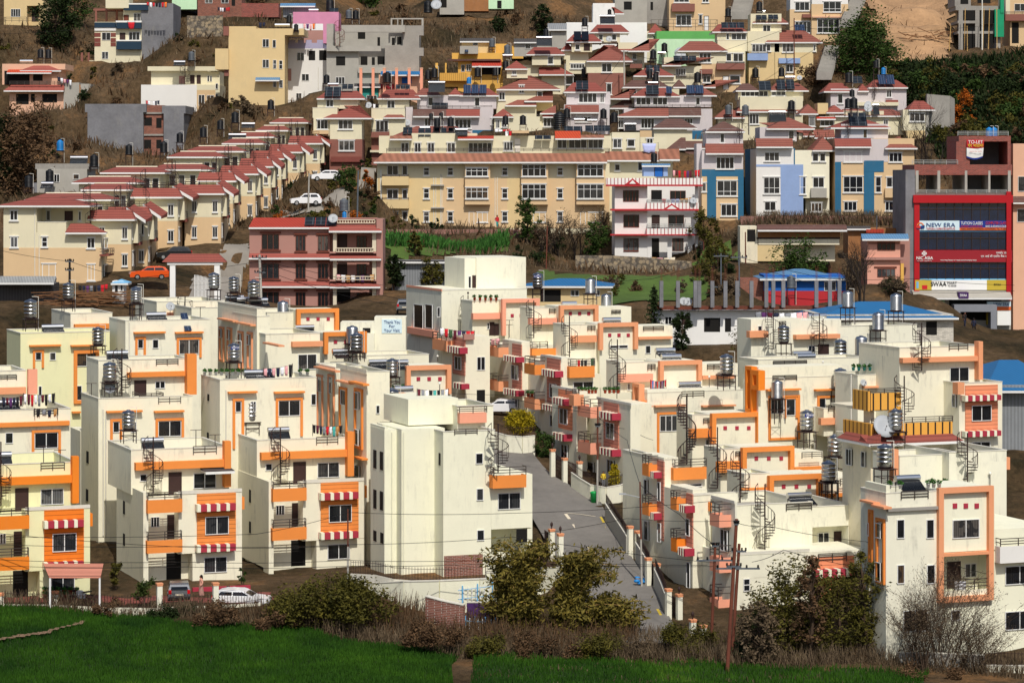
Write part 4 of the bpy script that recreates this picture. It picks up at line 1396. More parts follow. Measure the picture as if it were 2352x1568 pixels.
def mark(x0,y0,x1,y1,w=.13):
    p=at(x0,y0,Yof(y0)); q=at(x1,y1,Yof(y1)); d=(q-p); d.z=0; d.normalize(); n=Vector((-d.y,d.x,0))*w; u=Vector((0,0,.135)); rb.pts([p-n+u,p+n+u,q+n+u,q-n+u],[(0,1,2,3)])
for a in ((1317,1207,1327,1220),(1334,1233,1344,1246),(1352,1260,1362,1273),(1368,1288,1380,1301),(1302,1181,1334,1184),(1334,1184,1368,1189),(1299,1183,1308,1195)): mark(*a)
o=rb.build('road_marking_white','c_cream'); o['kind']='structure'
rb=MB()
for a in ((1380,1190,1387,1203),(1392,1212,1402,1226),(1510,1402,1518,1416)): mark(*a,w=.1)
o=rb.build('road_marking_yellow','signgold'); o['kind']='structure'
def wallrun(name,label,pts,hgt,m='cream2',thick=.2,cap=True,cat='wall',fence=0,fm='iron',ter=True,group=None,Yf=None,pickets=.16,fz=None):
    # pts: px base points (x,y[,Y])
    W=[at(p[0],p[1],p[2] if len(p)>2 else Yof(p[1])) for p in pts]; t=thing(name,label,cat,W[0],0,group); b=MB(); c=MB()
    hs=hgt if isinstance(hgt,(list,tuple)) else [hgt]*len(W); f=MB()
    for i in range(len(W)-1):
        p,q=W[i]-W[0],W[i+1]-W[0]; d=(q-p); d.z=0; L=d.length; d.normalize(); n=Vector((-d.y,d.x,0))*thick/2; h0,h1=Vector((0,0,hs[i])),Vector((0,0,hs[i+1])); lo=Vector((0,0,-1.5))
        if hs[i]>0: 
            b.hexa([p-n+lo,q-n+lo,q+n+lo,p+n+lo,p-n+h0,q-n+h1,q+n+h1,p+n+h0])
            if cap: n2=n*1.25; u=Vector((0,0,.07)); e=Vector((0,0,.003)); c.hexa([p-n2+h0+e,q-n2+h1+e,q+n2+h1+e,p+n2+h0+e,p-n2+h0+u,q-n2+h1+u,q+n2+h1+u,p+n2+h0+u])
        if fence:
            k=max(2,int(L/pickets))
            for j in range(k+1): r=p.lerp(q,j/k)+h0.lerp(h1,j/k); f.box(r.x-.014,r.x+.014,r.y-.014,r.y+.014,r.z,r.z+fence*(1 if j%8 else 1.0))
            for zz in (.12,fence-.15): a=p+h0+Vector((0,0,zz)); e=q+h1+Vector((0,0,zz)); f.tube(a,e,.02,4)
        if ter:
            TER.append(tuple(W[i])); TER.append(tuple(W[i+1])); mm=W[i].lerp(W[i+1],.5); TER.append(tuple(mm))
    b.build('wall',m,t); c.build('coping','cap',t)
    f.build('railings',fm,t); return t
wallrun('boundary_wall','curved cream boundary wall with iron railings above the green bin',[(1314,1121),(1335,1136),(1358,1150),(1392,1156),(1425,1150),(1446,1140)],1.3,fence=.9)
wallrun('boundary_wall','low pale wall with dark railings lining the street, right side',[(1392,1198),(1412,1230),(1428,1254),(1441,1275)],1.5,'greyplaster',fence=.8)
wallrun('boundary_wall','pale street wall between two pairs of gate pillars',[(1462,1290),(1482,1322),(1492,1340)],1.5,'greyplaster',fence=.8)
wallrun('boundary_wall','pale street wall below the lowest dark gate',[(1505,1352),(1520,1385),(1530,1412)],1.5,'greyplaster',fence=.8)
wallrun('boundary_wall','pale curved retaining wall under the round yellow bush',[(1130,1030),(1165,1040),(1200,1043),(1228,1040)],1.5,fence=.9)
def pillar(x,yt,yb,label,lamp=0,Y=None,trim='orange2'):
    Y=Y or Yof(yb); p=at(x,yb,Y); h=(yb-yt)*Y/S; TER.append(tuple(p)); t=thing('gate_pillar',label,'gate pillar',p,R(21),'gate pillars with orange caps'); b=MB(); b.box(-.19,.19,-.19,.19,-1,h-.22); b.build('shaft','cream2',t); b=MB(); b.box(-.22,.22,-.22,.22,h-.2,h-.12); b.box(-.24,.24,-.24,.24,h-.08,h); b.box(-.2,.2,-.2,.2,h-.12,h-.08); b.build('cap',trim,t)
    if lamp: b=MB(); b.tube((0,0,h),(0,0,h+.15),.04,6); b.lathe([(.05,h+.15),(.12,h+.3),(.1,h+.45),(.02,h+.55)],6); b.build('lantern','iron',t)
for x,a,b_,l,lamp in ((1269,1031,1096,'gate pillar beside the parked motorcycle',1),(1297,1051,1108,'gate pillar left of the wide lattice gate',1),(1331,1059,1116,'gate pillar right of the wide lattice gate',1),(1447,1207,1276,'gate pillar at the end of the grey railing wall',0),(1465,1218,1278,'gate pillar right of the grey railing wall end',0),(1489,1280,1346,'gate pillar above the tall narrow gate',0),(1509,1293,1352,'gate pillar just below the tall narrow gate',0),(1535,1351,1416,'gate pillar carrying a white plaque low on the street',0),(1560,1363,1418,'gate pillar with lantern beyond the plaque pillar',1),(1591,1421,1466,'gate pillar behind the shrubs left of the power poles',1),(1615,1434,1475,'lowest gate pillar right beside the rusty power pole',0),(1267,1214,1284,'gate pillar with lantern in front of the blank building',1),(1287,1224,1316,'tall gate pillar with lantern at the blank building corner',1)):
    pillar(x,a,b_,l,lamp)
def gate(x0,x1,yt,yb,label,m='iron'):
    Y0,Y1=Yof(yb)+.3,Yof(yb); p=at(x0,yb,Y0); q=at(x1,yb+8,Yof(yb+8)); h=(yb-yt)*Y0/S; t=thing('iron_gate',label,'gate',p,0,'dark iron gates along the street'); b=MB(); d=q-p; n=max(4,int(d.length/.13))
    for i in range(n+1): r=d*(i/n); b.box(r.x-.02,r.x+.02,r.y-.02,r.y+.02,r.z,r.z+h)
    for k in (.05,.35,.5,.65,.95): b.tube(Vector((0,0,h*k)),d+Vector((0,0,h*k)),.03,4)
    b.build('bars',m,t)
gate(1275,1291,1042,1094,'dark lattice gate between the first two upper pillars'); gate(1304,1325,1058,1106,'wide dark lattice gate beside the upper salmon kerb'); gate(1494,1504,1290,1340,'tall narrow dark gate between street pillars'); gate(1541,1554,1365,1408,'dark gate right of the plaque pillar'); gate(1251,1262,1216,1276,'dark gate beside the blank building corner')
# ---------------- middle ground ----------------
h=House('three storey dusty pink house with red tiled belts and white balustrades','the dusty pink house with tiled belts',573,712,305,0,depth=10)
h.fr='woodframe'
def wgroup(x0,x1,ys,n,ht=35): return ''.join(f'w {x0} {y} {x1} {y+ht} {n}\no {x0-4} {y-6} {x1+4} {y-2} .2 woodframe lintel\no {x0-3} {y+ht+1} {x1+4} {y+ht+4} .2 woodframe sill\n' for y in ys)
D(h,'''m terracotta woodframe
F 0
b 573 525 757 - 11
F 1.2
b 755 527 866 - 8
F 0
b 861 640 875 - 8
'''+wgroup(601,641,(538,605,670),3)+wgroup(679,702,(541,605,671),3)+wgroup(730,754,(541,605,671),3)+'''
l 571 582 758 592 .8 0 0 tilepink
l 571 646 758 657 .8 0 0 tilepink
F 0
h 571 500 758 522 11 .6 redsheet 0
l 755 517 877 530 1.6 0 .8 tilepink
l 757 582 876 594 1.6 0 .8 tilepink
l 757 646 874 658 1.6 0 .8 tilepink
b 772 503 863 517 8 terracotta parapet
B 757 578 866 582 .9 terracotta
B 757 642 866 646 .9 terracotta
F -1
b 864 503 880 - 6
F 1.15
F -1.1
F 1.2
d 777 540 796 568; d 777 604 796 632; n 772 664 805 694
w 819 542 842 569 3; w 819 606 842 633 3; w 819 672 842 696 3
F 0
o 765 530 773 582 .9 c_cream column; o 855 530 864 582 .9 c_cream column
o 765 594 773 646 .9 c_cream column; o 855 594 864 646 .9 c_cream column
o 765 658 773 712 .9 c_cream column; o 855 658 864 712 .9 c_cream column
P 699 500 773 517 3 .3 panel
T 790 455 485 502 -4 g|inside a rack on the dusty pink house
T 791 486 502 503 -2 b|on the dusty pink house, under the grey tank
X 765 503 .5 .55
N 772 630 860 630 1 pwtwnukt .8
''')
def balus(H,P,a0,a1,z0,z1,d,m='c_cream',st=.28):
    b=MB(); n=int((a1-a0)/st); b.box(a0,a1,d-.08,d+.08,z1-.1,z1,P); b.box(a0,a1,d-.08,d+.08,z0,z0+.08,P)
    for i in range(n+1): x=a0+(a1-a0)*i/n; b.tube(P(x,d,z0+.08),P(x,d,z1-.1),.06,5)
    b.build('balustrade',m,H.root)
for r in ((772,569,858,579),(772,634,858,643),(775,504,861,513)):
    P=Pl(h,0,0,0); a=P.rect(*r,.95 if r[1]>520 else .1); balus(h,P,*a,.95 if r[1]>520 else .1)
D(h,'F 0\no 770 500 866 503 .25 terracotta rail_cap')
# apartments
A=House('long cream and peach apartment block under a rust streaked tin roof','the long apartment block',866,524,358,0,cat='apartment block',name='apartment_block',depth=10); A.sill=1
sp='''m hillcream peach
F 0
b 866 368 1400 - 12
l 858 352 1395 372 1.6 1.2 0 rustroof
F 0
o 873 390 877 524 .05 pipe drainpipe
'''
sp+='\n'.join(f'o {a} 410 {b} 524 .05 {m} painted_panel' for a,b,m in ((868,1013,'butter'),(1013,1165,'peach2'),(1165,1240,'butter'),(1240,1400,'peach2')))
for y in (385,433,486):
    for x in (973,1028,1153,1280): sp+=f'\nw {x} {y} {x+13} {y+23 if y>400 else 403} 1 .45 .06'
for x0 in (889,):
    for y0,y1 in ((380,402),(435,457),(486,505)): sp+=f'\nw {x0} {y0} {x0+26} {y1} 2 0 .06\nw 924 {y0} 936 {y1} 1 0 .06'
for y in (405,458): sp+=f'\nB 877 {y} 939 {y+21} 1.0 butter\nr 878 {y-4} 938 {y+1} 1.0'
for x0,x1,m in ((1070,1124,'peach2'),(1199,1257,'peach2'),(1326,1388,'peach2')):
    for y0,y1 in ((378,405),(423,456)) : sp+=f'\no {x0-2} {y0-5} {x1+2} {y1+14} .9 {m} bay\nw {x0} {y0+(8 if x0==1070 else 0)} {x1-3} {y1} 4 .35 .92'
    sp+=f'\nw {x0+26} 488 {x1-4} 510 2\nd {x0+8} 488 {x0+18} 516 signwhite frame'
sp+='\nj 996 405 520; j 1001 405 520; j 1012 400 520; j 1015 400 520; j 1137 405 520; j 1142 405 520\no 990 424 1020 427 .5 greyplaster ledge\no 990 476 1020 479 .5 greyplaster ledge'
sp+='''
F 2.5
b 870 312 1405 352 8
F 2.4
r 888 341 1400 348 1.8
o 1182 318 1195 350 .02 stripes striped_wall
'''
for x0,x1 in ((921,939),(952,967),(982,998),(1027,1046)): sp+=f'\nw {x0} 328 {x1} 350 2'
sp+='\nw 1076 328 1130 350 5\nw 1157 326 1178 346 3\nw 1280 320 1302 341 2\nw 1306 320 1348 341 3\nw 1351 320 1385 341 3\nw 1408 319 1428 340 2\nw 1441 320 1458 337 1\nw 1485 318 1500 330 2'
sp+='''
F 2.5
b 1405 304 1470 352 8
b 1470 315 1532 352 8
l 1275 301 1334 318 2.2 0 0 orangesheet
l 1330 310 1388 317 1.6 0 0 rustroof
l 1051 312 1134 319 1.8 0 0 redsheet
l 895 312 946 319 1.2 0 0 rustroof
b 945 306 1096 316 7
o 1176 300 1215 306 1.5 peach2 slab
F 4
h 900 290 1100 313 5 .6 tile
P 925 293 947 308 2 1; P 960 295 990 313 2 1.6 panel 1|with drum above, over the long apartment block
P 994 294 1026 310 2 1.4|middle pair over the long apartment block
P 1029 294 1049 309 1 1.4
V 1060 294 28 1.6 313
P 1228 312 1266 320 2 2.5 panel|low pair left of the orange roof
P 1296 291 1338 305 2 1 panel|right pair over the orange roof
P 1344 289 1402 302 3 1.5 panel
N 1160 300 1176 300 1 wr 1.0
N 1470 328 1512 328 3.5 l 1.6|with a pale sheet over the long apartment block
T 990 260 274 300 -3 k
T 1004 270 292 318 1 k|low left, above the long apartment block
T 1013 258 272 300 -2 k|upper middle, above the long apartment block
T 1035 268 290 318 1 k|low right, above the long apartment block
T 1161 265 285 300 1 k|by the tall white pipe above the apartments
T 1201 264 286 300 1.5 k|near red panel heater above the apartments
'''
A.k=0; D(A,sp)
B2=House('right wing of the apartment block with tin roof behind white house','the right apartment wing',1400,524,359,0,cat='apartment block',name='apartment_block',depth=8); B2.sill=1
D(B2,'''m hillcream peach
F 0
b 1400 370 1545 - 10
l 1390 348 1560 368 1.2 0 2 rustroof
l 1515 342 1562 366 2 0 0 rustroof
w 1412 377 1424 392 1; w 1465 372 1476 392 1
w 1352 478 1353 479 1
'''.replace('w 1352 478 1353 479 1\n',''))
# white house with red trim
h=House('white three storey house with red trimmed striped parapet and laundry','the white and red trimmed house',1412,600,345,0,depth=9); h.fr='woodframe'
D(h,'''m white redtrim
F 0
b 1412 425 1487 600 10 whitewash
F 2
b 1487 425 1602 600 8 whitewash
F 0
b 1597 425 1604 600 1 whitewash
B 1392 409 1614 424 1.2 bandwhite
o 1392 424 1614 428 1.25 redtrim trim_line
B 1484 466 1605 482 1.2 bandwhite
o 1402 480 1605 484 1.3 redtrim trim_line
B 1484 525 1589 539 1.2 bandwhite
o 1402 538 1600 541 1.3 redtrim trim_line
r 1487 459 1586 466 1.15 alu; r 1487 515 1588 525 1.15 alu
w 1431 437 1467 463 5; w 1432 493 1468 522 3; w 1432 547 1467 576 3
o 1487 547 1497 600 .1 whitewash column; o 1533 547 1543 600 .1 whitewash column; o 1580 541 1590 600 .1 whitewash column
o 1432 576 1467 578 .1 woodframe sill
F 2
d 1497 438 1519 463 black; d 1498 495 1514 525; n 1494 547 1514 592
w 1539 438 1575 458 3; w 1535 494 1571 521 2; w 1544 547 1570 576 3
R 1604 
w 1606 553 1614 575 2
F 0
N 1520 457 1592 453 1.1 rwllttt 1.1
N 1350 586 1396 586 2 bwknw .8|beside the left corner, white red house
N 1400 590 1424 590 1.5 mmr .9|on the stone wall below the white red house
N 1495 590 1552 590 1.6 tpcc 2.4|with carpets before the white red house
F 4
b 1478 378 1534 405 4 paleblue
l 1474 376 1540 380 .5 0 0 bluesheet2
d 1504 380 1522 406 deepblue
T 1502 350 372 378 -1 k
N 1545 391 1608 390 1 pmr.rum.rr .9|on the roof of the white red house
F 0
X 1592 462 1.3 .45
''')
P=Pl(h,0,0,0)
for cx_,y0,y1,w_ in ((1453,410,424,18),(1543,468,482,22)):
    a0,a1,z0,z1=P.rect(cx_-w_,y0,cx_+w_,y1,1.27); b=MB(); m_=(a0+a1)/2; b.pts([P(a0,1.28,z0),P(a1,1.28,z0),P(m_,1.28,z1),P(a0,1.2,z0),P(a1,1.2,z0),P(m_,1.2,z1)],[(0,1,2),(5,4,3),(0,3,4,1),(1,4,5,2),(2,5,3,0)]); b.build('gable_ornament','redtrim',h.root)
    b=MB(); q=.35; b.pts([P(a0+q*1.6,1.3,z0+.1),P(a1-q*1.6,1.3,z0+.1),P(m_,1.3,z1-.2)],[(0,1,2)]); b.build('gable_face','white',h.root)
wallrun('retaining_wall','rough stone retaining wall under the white and red house',[(1322,622,338),(1400,624,338),(1480,626,338),(1588,632,338)],[1.9,2.0,1.9,1.7],'stone',.5,cat='stone wall',cap=False)
wallrun('brick_wall','long low brick wall below the apartment hedges',[(878,536,346),(1000,536,346),(1150,536,346),(1250,538,346)],[.5,.5,.5,.5],'brickgrime',.3,cat='brick wall',cap=False)
# row of blue, white and yellow houses
def blueh(label,handle,x0,spec,px=None,Y=352,yb=505):
    h=House(label,handle,x0,yb,Y,0,cat='house',depth=9,group='tall coloured houses above the brick wall'); h.sill=1; D(h,spec); return h
h=blueh('lilac, cream and dark blue tall house beside white red house','the lilac and blue house by the laundry',1612,'''m peach2 bluewall
F 0
b 1612 388 1707 - 9
F 1.5
b 1600 330 1612 475 5 lilac
F 0
b 1612 345 1707 390 9 lilac
o 1612 389 1708 405 .04 bluewall band
o 1624 405 1645 506 .04 bluewall band; o 1695 405 1708 506 .04 bluewall band
w 1645 361 1686 388 4; w 1647 415 1693 450 3 .7; w 1656 469 1692 496 3
o 1622 345 1710 352 .4 tile belt
l 1621 330 1708 352 .9 0 0 tile
F 1.5
b 1622 296 1707 335 7 lilac
h 1620 279 1712 302 7 .6 tiledark
C 1698 300 330 1.3 iron .3
w 1654 307 1664 328 1
F 0
w 1612 420 1622 440 1
''')
h=blueh('white and pale blue tall house with brown curtained windows','the white and pale blue house',1737,'''m whitewash paleblue
F 0
b 1737 342 1823 - 9
L 1737
b 1711 342 1737 - 5 bluewall
F 0
o 1737 378 1823 383 .03 paleblue band
o 1793 378 1845 500 .05 paleblue band
w 1756 350 1790 370 3; w 1754 407 1791 445 3 .65; w 1756 463 1782 484 2
l 1737 318 1822 337 .9 0 0 tile
w 1837 406 1851 446 1 .6
b 1823 345 1905 455 8 cream
F 1.2
b 1850 455 1905 - 6 cream
F 0
B 1863 432 1899 454 .6 greyplaster
w 1867 407 1893 431 2; w 1863 466 1888 486 3
w 1866 352 1880 371 1; w 1883 352 1896 371 1
h 1866 315 1920 345 7 .5 tile
F 1.2
b 1745 292 1830 325 7 lilac
h 1760 270 1872 295 7 .7 tile
w 1811 300 1824 320 1
T 1712 240 264 310 -2 g|standing near the pale blue house
T 1817 230 252 290 -5 k
V 1786 254 38 -2 282
''',Y=354)
h=blueh('yellow, lilac and dark blue tall house with four pane windows','the yellow and dark blue house',1918,'''m peach2 bluewall
F 0
b 1918 318 2100 - 9
L 1918
b 1905 318 1918 - 5 bluewall
F 0
o 1918 319 2040 372 .03 lilac band
o 1918 372 1932 506 .05 bluewall band; o 1984 372 2008 506 .05 bluewall band; o 1985 369 2030 395 .06 bluewall band
w 1938 348 1980 372 3; w 1937 405 1982 442 3 .7; w 1938 463 1968 484 3
w 2011 406 2024 442 1 .6; 
w 2042 351 2072 372 3; w 2036 407 2062 430 2
B 2033 433 2069 454 .6 peach2
w 2033 463 2060 484 3
l 1918 318 2002 337 .8 0 0 tilebright
h 2033 314 2108 340 5 .7 tile
F 1.2
b 1932 285 2040 322 7 lilac
h 1908 268 2046 293 7 .6 tilebright
w 1982 297 1992 318 1
C 1948 290 320 .7 iron .3
P 1951 259 1993 290 1 .2 panel
T 1948 225 248 268 .5 k
T 1961 223 249 268 .6 k|rightmost of three above the yellow blue house
T 1957 205 223 226 .4 k|topmost of three above the yellow blue house
X 1993 244 .5 .5
R 2100
F 0
''',Y=353)
wallrun('brick_wall','low brick wall overgrown with dry vines below coloured houses',[(1700,513,345),(1850,512,345),(2090,514,345)],.9,'brickgrime',.3,cat='brick wall',cap=False)
# bank building
N_=House('commercial building with red panels, blue glass bands and shop banners','the red and blue glass building',2102,790,322,0,cat='commercial building',name='commercial_building',depth=10)
N_.fr='darkframe'
sp='''m darkconc
F 0
b 2102 466 2322 684 10 redband
b 2102 684 2322 - 9.9 greyplaster
b 2080 390 2102 - 11 darkconc
b 2102 443 2322 448 10 greyplaster
b 2103 392 2110 443 9 greyplaster; b 2216 392 2222 443 9 greyplaster; b 2270 392 2275 443 9 greyplaster; b 2315 392 2322 443 9 greyplaster; b 2153 392 2160 443 9 greyplaster
F 5
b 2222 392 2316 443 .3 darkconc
F 0
b 2100 378 2325 402 10 brickred
b 2202 312 2322 325 9 brickred
b 2202 378 2222 325 9 brickred
b 2222 325 2228 378 .5 brickred
b 2314 325 2322 378 9 brickred
F 6
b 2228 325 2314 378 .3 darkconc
F 0
b 2196 325 2228 378 6 brickred
r 2200 302 2316 312 .0 alu; r 2095 368 2200 378 .0 alu; r 2105 436 2312 444 .3 alu
o 2098 448 2327 466 .5 redbright fascia
o 2100 466 2112 690 .3 redbright pilaster; o 2312 440 2323 690 .5 redbright pilaster
o 2112 466 2312 507 .08 blueglass glass_band
o 2110 528 2312 573 .08 blueglass glass_band
o 2110 602 2312 641 .08 blueglass glass_band
o 2110 526 2312 533 .12 skyblue sill_band; o 2110 640 2312 645 .12 skyblue sill_band
o 2105 507 2320 529 .3 signpale banner
o 2204 507 2320 523 .33 signblue banner; o 2204 523 2320 529 .33 signorange banner
o 2103 575 2325 602 .35 redband sign_board
o 2102 643 2322 666 .3 signwhite banner
o 2267 643 2322 666 .33 signgold banner; o 2102 643 2140 666 .32 signgold banner
l 2100 666 2325 684 1.8 0 0 greyplaster
o 2202 671 2225 685 1.9 purple hanging_sign
n 2180 684 2300 735
o 2130 684 2150 700 .1 green poster; o 2148 684 2170 704 .1 mint poster
b 2103 300 2104 301 .1
T 2272 292 316 318 -2 b
T 2283 292 316 318 -2.3 b|right one of the bright blue pair on the commercial building
'''.replace('b 2103 300 2104 301 .1\n','')
D(N_,sp)
b=MB(); P=Pl(N_,0,0,0)
for (y0,y1) in ((466,507),(533,573),(602,641)):
    a0,a1,z0,z1=P.rect(2112,y0,2312,y1,.1)
    for i in range(11): x=a0+(a1-a0)*i/10; b.box(x-.03,x+.03,.08,.14 if i%2 else .2,z0,z1,P)
    b.box(a0,a1,.08,.15,z1-.75,z1-.68,P)
b.build('mullions','darkframe',N_.root)
# yellow house with blue roof, sheds, concrete pillars
h=House('small yellow house with blue tin roof and dark doorway','the yellow house with the blue tin roof',1210,715,295,-4,depth=6)
D(h,'''m butter
F 0
b 1210 655 1400 - 6
h 1200 639 1408 657 6 .7 bluesheet
n 1241 665 1288 693; w 1311 666 1330 680 2; w 1368 666 1378 680 2
T 1235 625 662 692 3 s
''')
h=House('long white building with dark windows carrying bare concrete pillars','the white building with concrete pillars',1512,790,282,3,cat='building',name='building',depth=8)
sp='''m white
F 0
b 1516 712 1775 - 8
o 1500 703 1990 711 .9 rust roof_slab
b 1690 712 1985 - 8 cream2
w 1527 727 1543 745 2; n 1617 730 1654 762; n 1665 731 1679 762; n 1712 732 1730 762
o 1566 725 1585 745 .05 doorbrown door
X 1570 693 .3 .45; X 1580 694 .3 .45|left of the tilted small panel, twin dishes
P 1594 699 1606 709 1 .6 panelblue
F -1
'''
D(h,sp)
P=Pl(h,0,-1.5,0)
for i,x in enumerate((1519,1557,1597,1606,1636,1666,1693,1726,1760,1776,1799,1875,1906,1928)):
    yt=645; a0,a1,z0,z1=P.rect(x-3.5,yt+ (0 if x<1790 else 0),x+3.5,706); t=thing('concrete_pillar',('bare concrete pillar with rusty rods, rising from the flat roof'),'concrete pillar',P.world((a0+a1)/2,0,z0),h.rot,'unfinished concrete pillars on the flat roof'); H_=z1-z0; b=MB(); b.box(-.19,.19,-.19,.19,0,H_); b.build('shaft','darkconc',t); b=MB()
    for k in (-.12,.12): b.tube((k,0,H_),(k+.05,0,H_+1.6),.015,4); b.tube((0,k,H_),(.03,k,H_+1.3),.015,4)
    b.build('rods','rust',t)
h=House('white brick building under a large blue tin roof','the white brick building with blue roof',1880,800,272,4,cat='building',name='building',depth=9)
D(h,'''m whitebrick
F 0
b 1880 722 2190 - 9
h 1868 692 2203 730 10 .7 bluesheet
n 2127 738 2152 769; w 1870 738 1900 742 1
''')
h=House('blue and red painted cabin under a blue tin roof','the blue and red cabin',1755,705,300,0,depth=6)
D(h,'''m deepblue
F 0
b 1755 632 1943 668 6
b 1755 668 1943 - 6.1 redtrim
h 1745 617 1945 640 7 .7 bluesheet2
w 1893 647 1920 668 2
F .8
b 1700 640 1765 - 4 brick
b 1762 652 1772 700 3 greyplaster
T 1817 632 661 700 3 g
T 1700 678 706 706 2 k
''')
h=House('old two storey house with long balcony under a dusty red tin roof','the old balcony house with dusty red roof',1711,602,322,-2,depth=6)
D(h,'''m dirtycream
F 0
b 1700 520 1740 605 6
b 1740 528 1930 545 5 mudwall
F 1.4
b 1742 525 1918 600 4 dirtycream
n 1771 530 1793 550; n 1835 528 1853 550; n 1868 528 1886 550
F 0
o 1738 545 1930 549 .1 darkframe floor_edge
o 1742 549 1928 562 .05 dirtycream balcony_front
l 1740 516 1946 528 1.2 0 0 tiledark
n 1716 527 1735 555
b 1716 563 1800 600 3 butter
''')
h=House('salmon pink two storey house with blue tin roof and wooden windows','the salmon house beside the red building',1992,672,318,0,depth=6); h.fr='woodframe'
D(h,'''m pinkhouse woodframe
F 0
b 1992 548 2068 592 6
b 1992 597 2068 - 6
F 1
b 2066 548 2090 - 4 terracotta
F 0
l 1980 537 2088 549 .9 0 0 bluesheet2
w 2015 556 2056 575 4; w 2015 617 2056 636 4
o 1995 558 2066 560 .05 woodframe band
o 2008 612 2060 615 .1 woodframe band; o 1985 591 2090 597 .5 terracotta slab
o 2069 605 2076 650 .3 mustard post
''')
h=House('small mud walled hut between stone wall and salmon house','the mud walled hut',1948,590,330,0,depth=5)
D(h,'''m mudwall
F 0
b 1948 524 2060 - 5
l 1944 519 2000 525 .6 0 0 darktin
n 1979 541 1995 563
o 1990 527 2030 535 .8 redsheet sheet
''')
h=House('low rusty tin sheds with timber pile at the far left','the rusty tin sheds',-10,690,286,0,cat='shed',name='shed',depth=6)
D(h,'''m darktin
F 0
b -10 652 118 - 5 darktin
l -12 634 124 649 1.5 0 0 tinsheet
F 1.5
b -10 664 30 - 3 wood
l -12 645 20 660 1.0 0 0 tinsheet
N 180 655 248 652 -1 knugknrr .9|between the tin sheds and the teal booth
''')
h=House('small white guard booth with a teal pyramid roof','the white guard booth',258,692,280,0,cat='booth',name='guard_booth',depth=3)
D(h,'''m whitewash
F 0
b 258 645 284 - 2
h 254 641 294 650 2 .4 skyblue
w 263 652 272 673 1; w 276 652 283 668 1
''')
h=House('grey corrugated metal shed behind green trees','the grey corrugated shed',900,665,308,-3,cat='shed',name='shed',depth=6)
D(h,'''m greysheet
F 0
b 900 600 1053 - 6
o 1012 624 1020 640 .05 black window_opening
l 894 597 1062 601 .6 0 0 darktin
F 5
b 875 662 935 682 3 greyplaster
''')
h=House('blue roofed grey metal warehouse at the right edge','the blue roofed warehouse',2300,1025,232,0,cat='warehouse',name='warehouse',depth=20)
D(h,'''m greysheet
F 0
b 2300 885 2420 - 20
h 2262 826 2470 897 18 1 bluesheet 3
''')
h=House('tan house with dark red tiled belt beside the commercial building','the tan house at the right edge',2327,760,326,0,depth=8)
D(h,'''m salmonwall
F 0
b 2327 330 2420 - 8
l 2327 451 2420 465 .8 0 0 tiledark
w 2336 480 2420 510 3; w 2338 405 2420 440 3
F 3
b 2335 535 2420 - 5 teal
l 2330 512 2420 534 1 1 0 tiledark
''')
# gateway
g=thing('gateway','wide cream gateway with red tiled roof over white gates','gateway',at(448,690,288),0); TER.append(tuple(at(448,690,288))); k=288/S
b=MB(); Hg=(690-608)*k
for x in (397,499): c=(x-448)*k; b.box(c-.28,c+.28,-.28,.28,-1,Hg)
b.box((385-448)*k,(512-448)*k,-.35,.35,Hg,Hg+.3); b.build('portal','white',g)
b=MB(); P0=lambda a,d,z:(a,-d,z); hip(b,P0,(373-448)*k,(520-448)*k,Hg+.3,Hg+1.15,.6,.5); b.build('roof','tilebright',g)
b=MB(); x0,x1=(447-448)*k,(481-448)*k
for i in range(12): x=x0+(x1-x0)*i/11; b.box(x-.03,x+.03,-.03,.03,.1,2.2+.5*math.sin(i/11*3.14/2+1.57)); 
for z in (.15,1.1,2.0): b.box(x0,x1,-.03,.03,z,z+.06)
b.build('iron_gate','whitepot',g)
# ---------------- stepped row houses on the left ----------------
RH=House('large front row house with cream upper and beige lower walls','the front row house',8,650,300,0,group='stepped row houses with red roofs',name='row_house',depth=9); RH.sill=1
D(RH,'''m hillcream peach2
F 0
b 8 471 84 - 10
b 84 534 232 - 10
o 8 569 233 650 .03 peach2 lower_wall
F 3.5
b 84 471 206 540 6
w 106 483 116 507 1; d 150 486 166 507; w 180 485 187 507 1
F 0
h -10 449 206 472 8 .7 tilebright
t 85 509 152 536 3.5
l 149 513 245 534 .8 .5 2 tilebright
w 23 483 41 506 2; w 24 544 41 568 2; w 96 544 109 567 1 .5; w 200 546 218 570 2; w 97 606 128 636 2; w 201 607 218 644 2
j 80 475 640; j 90 540 640
C 207 440 512 -1.5
R 232
w 237 548 244 570 1; w 252 547 262 575 1; w 237 608 245 640 1; d 254 606 264 645
B 250 583 262 587 1 brownband; r 250 571 262 583 1
R 232
c 240 300 534 .1 
F 0
'''.replace('c 240 300 534 .1 \n',''))
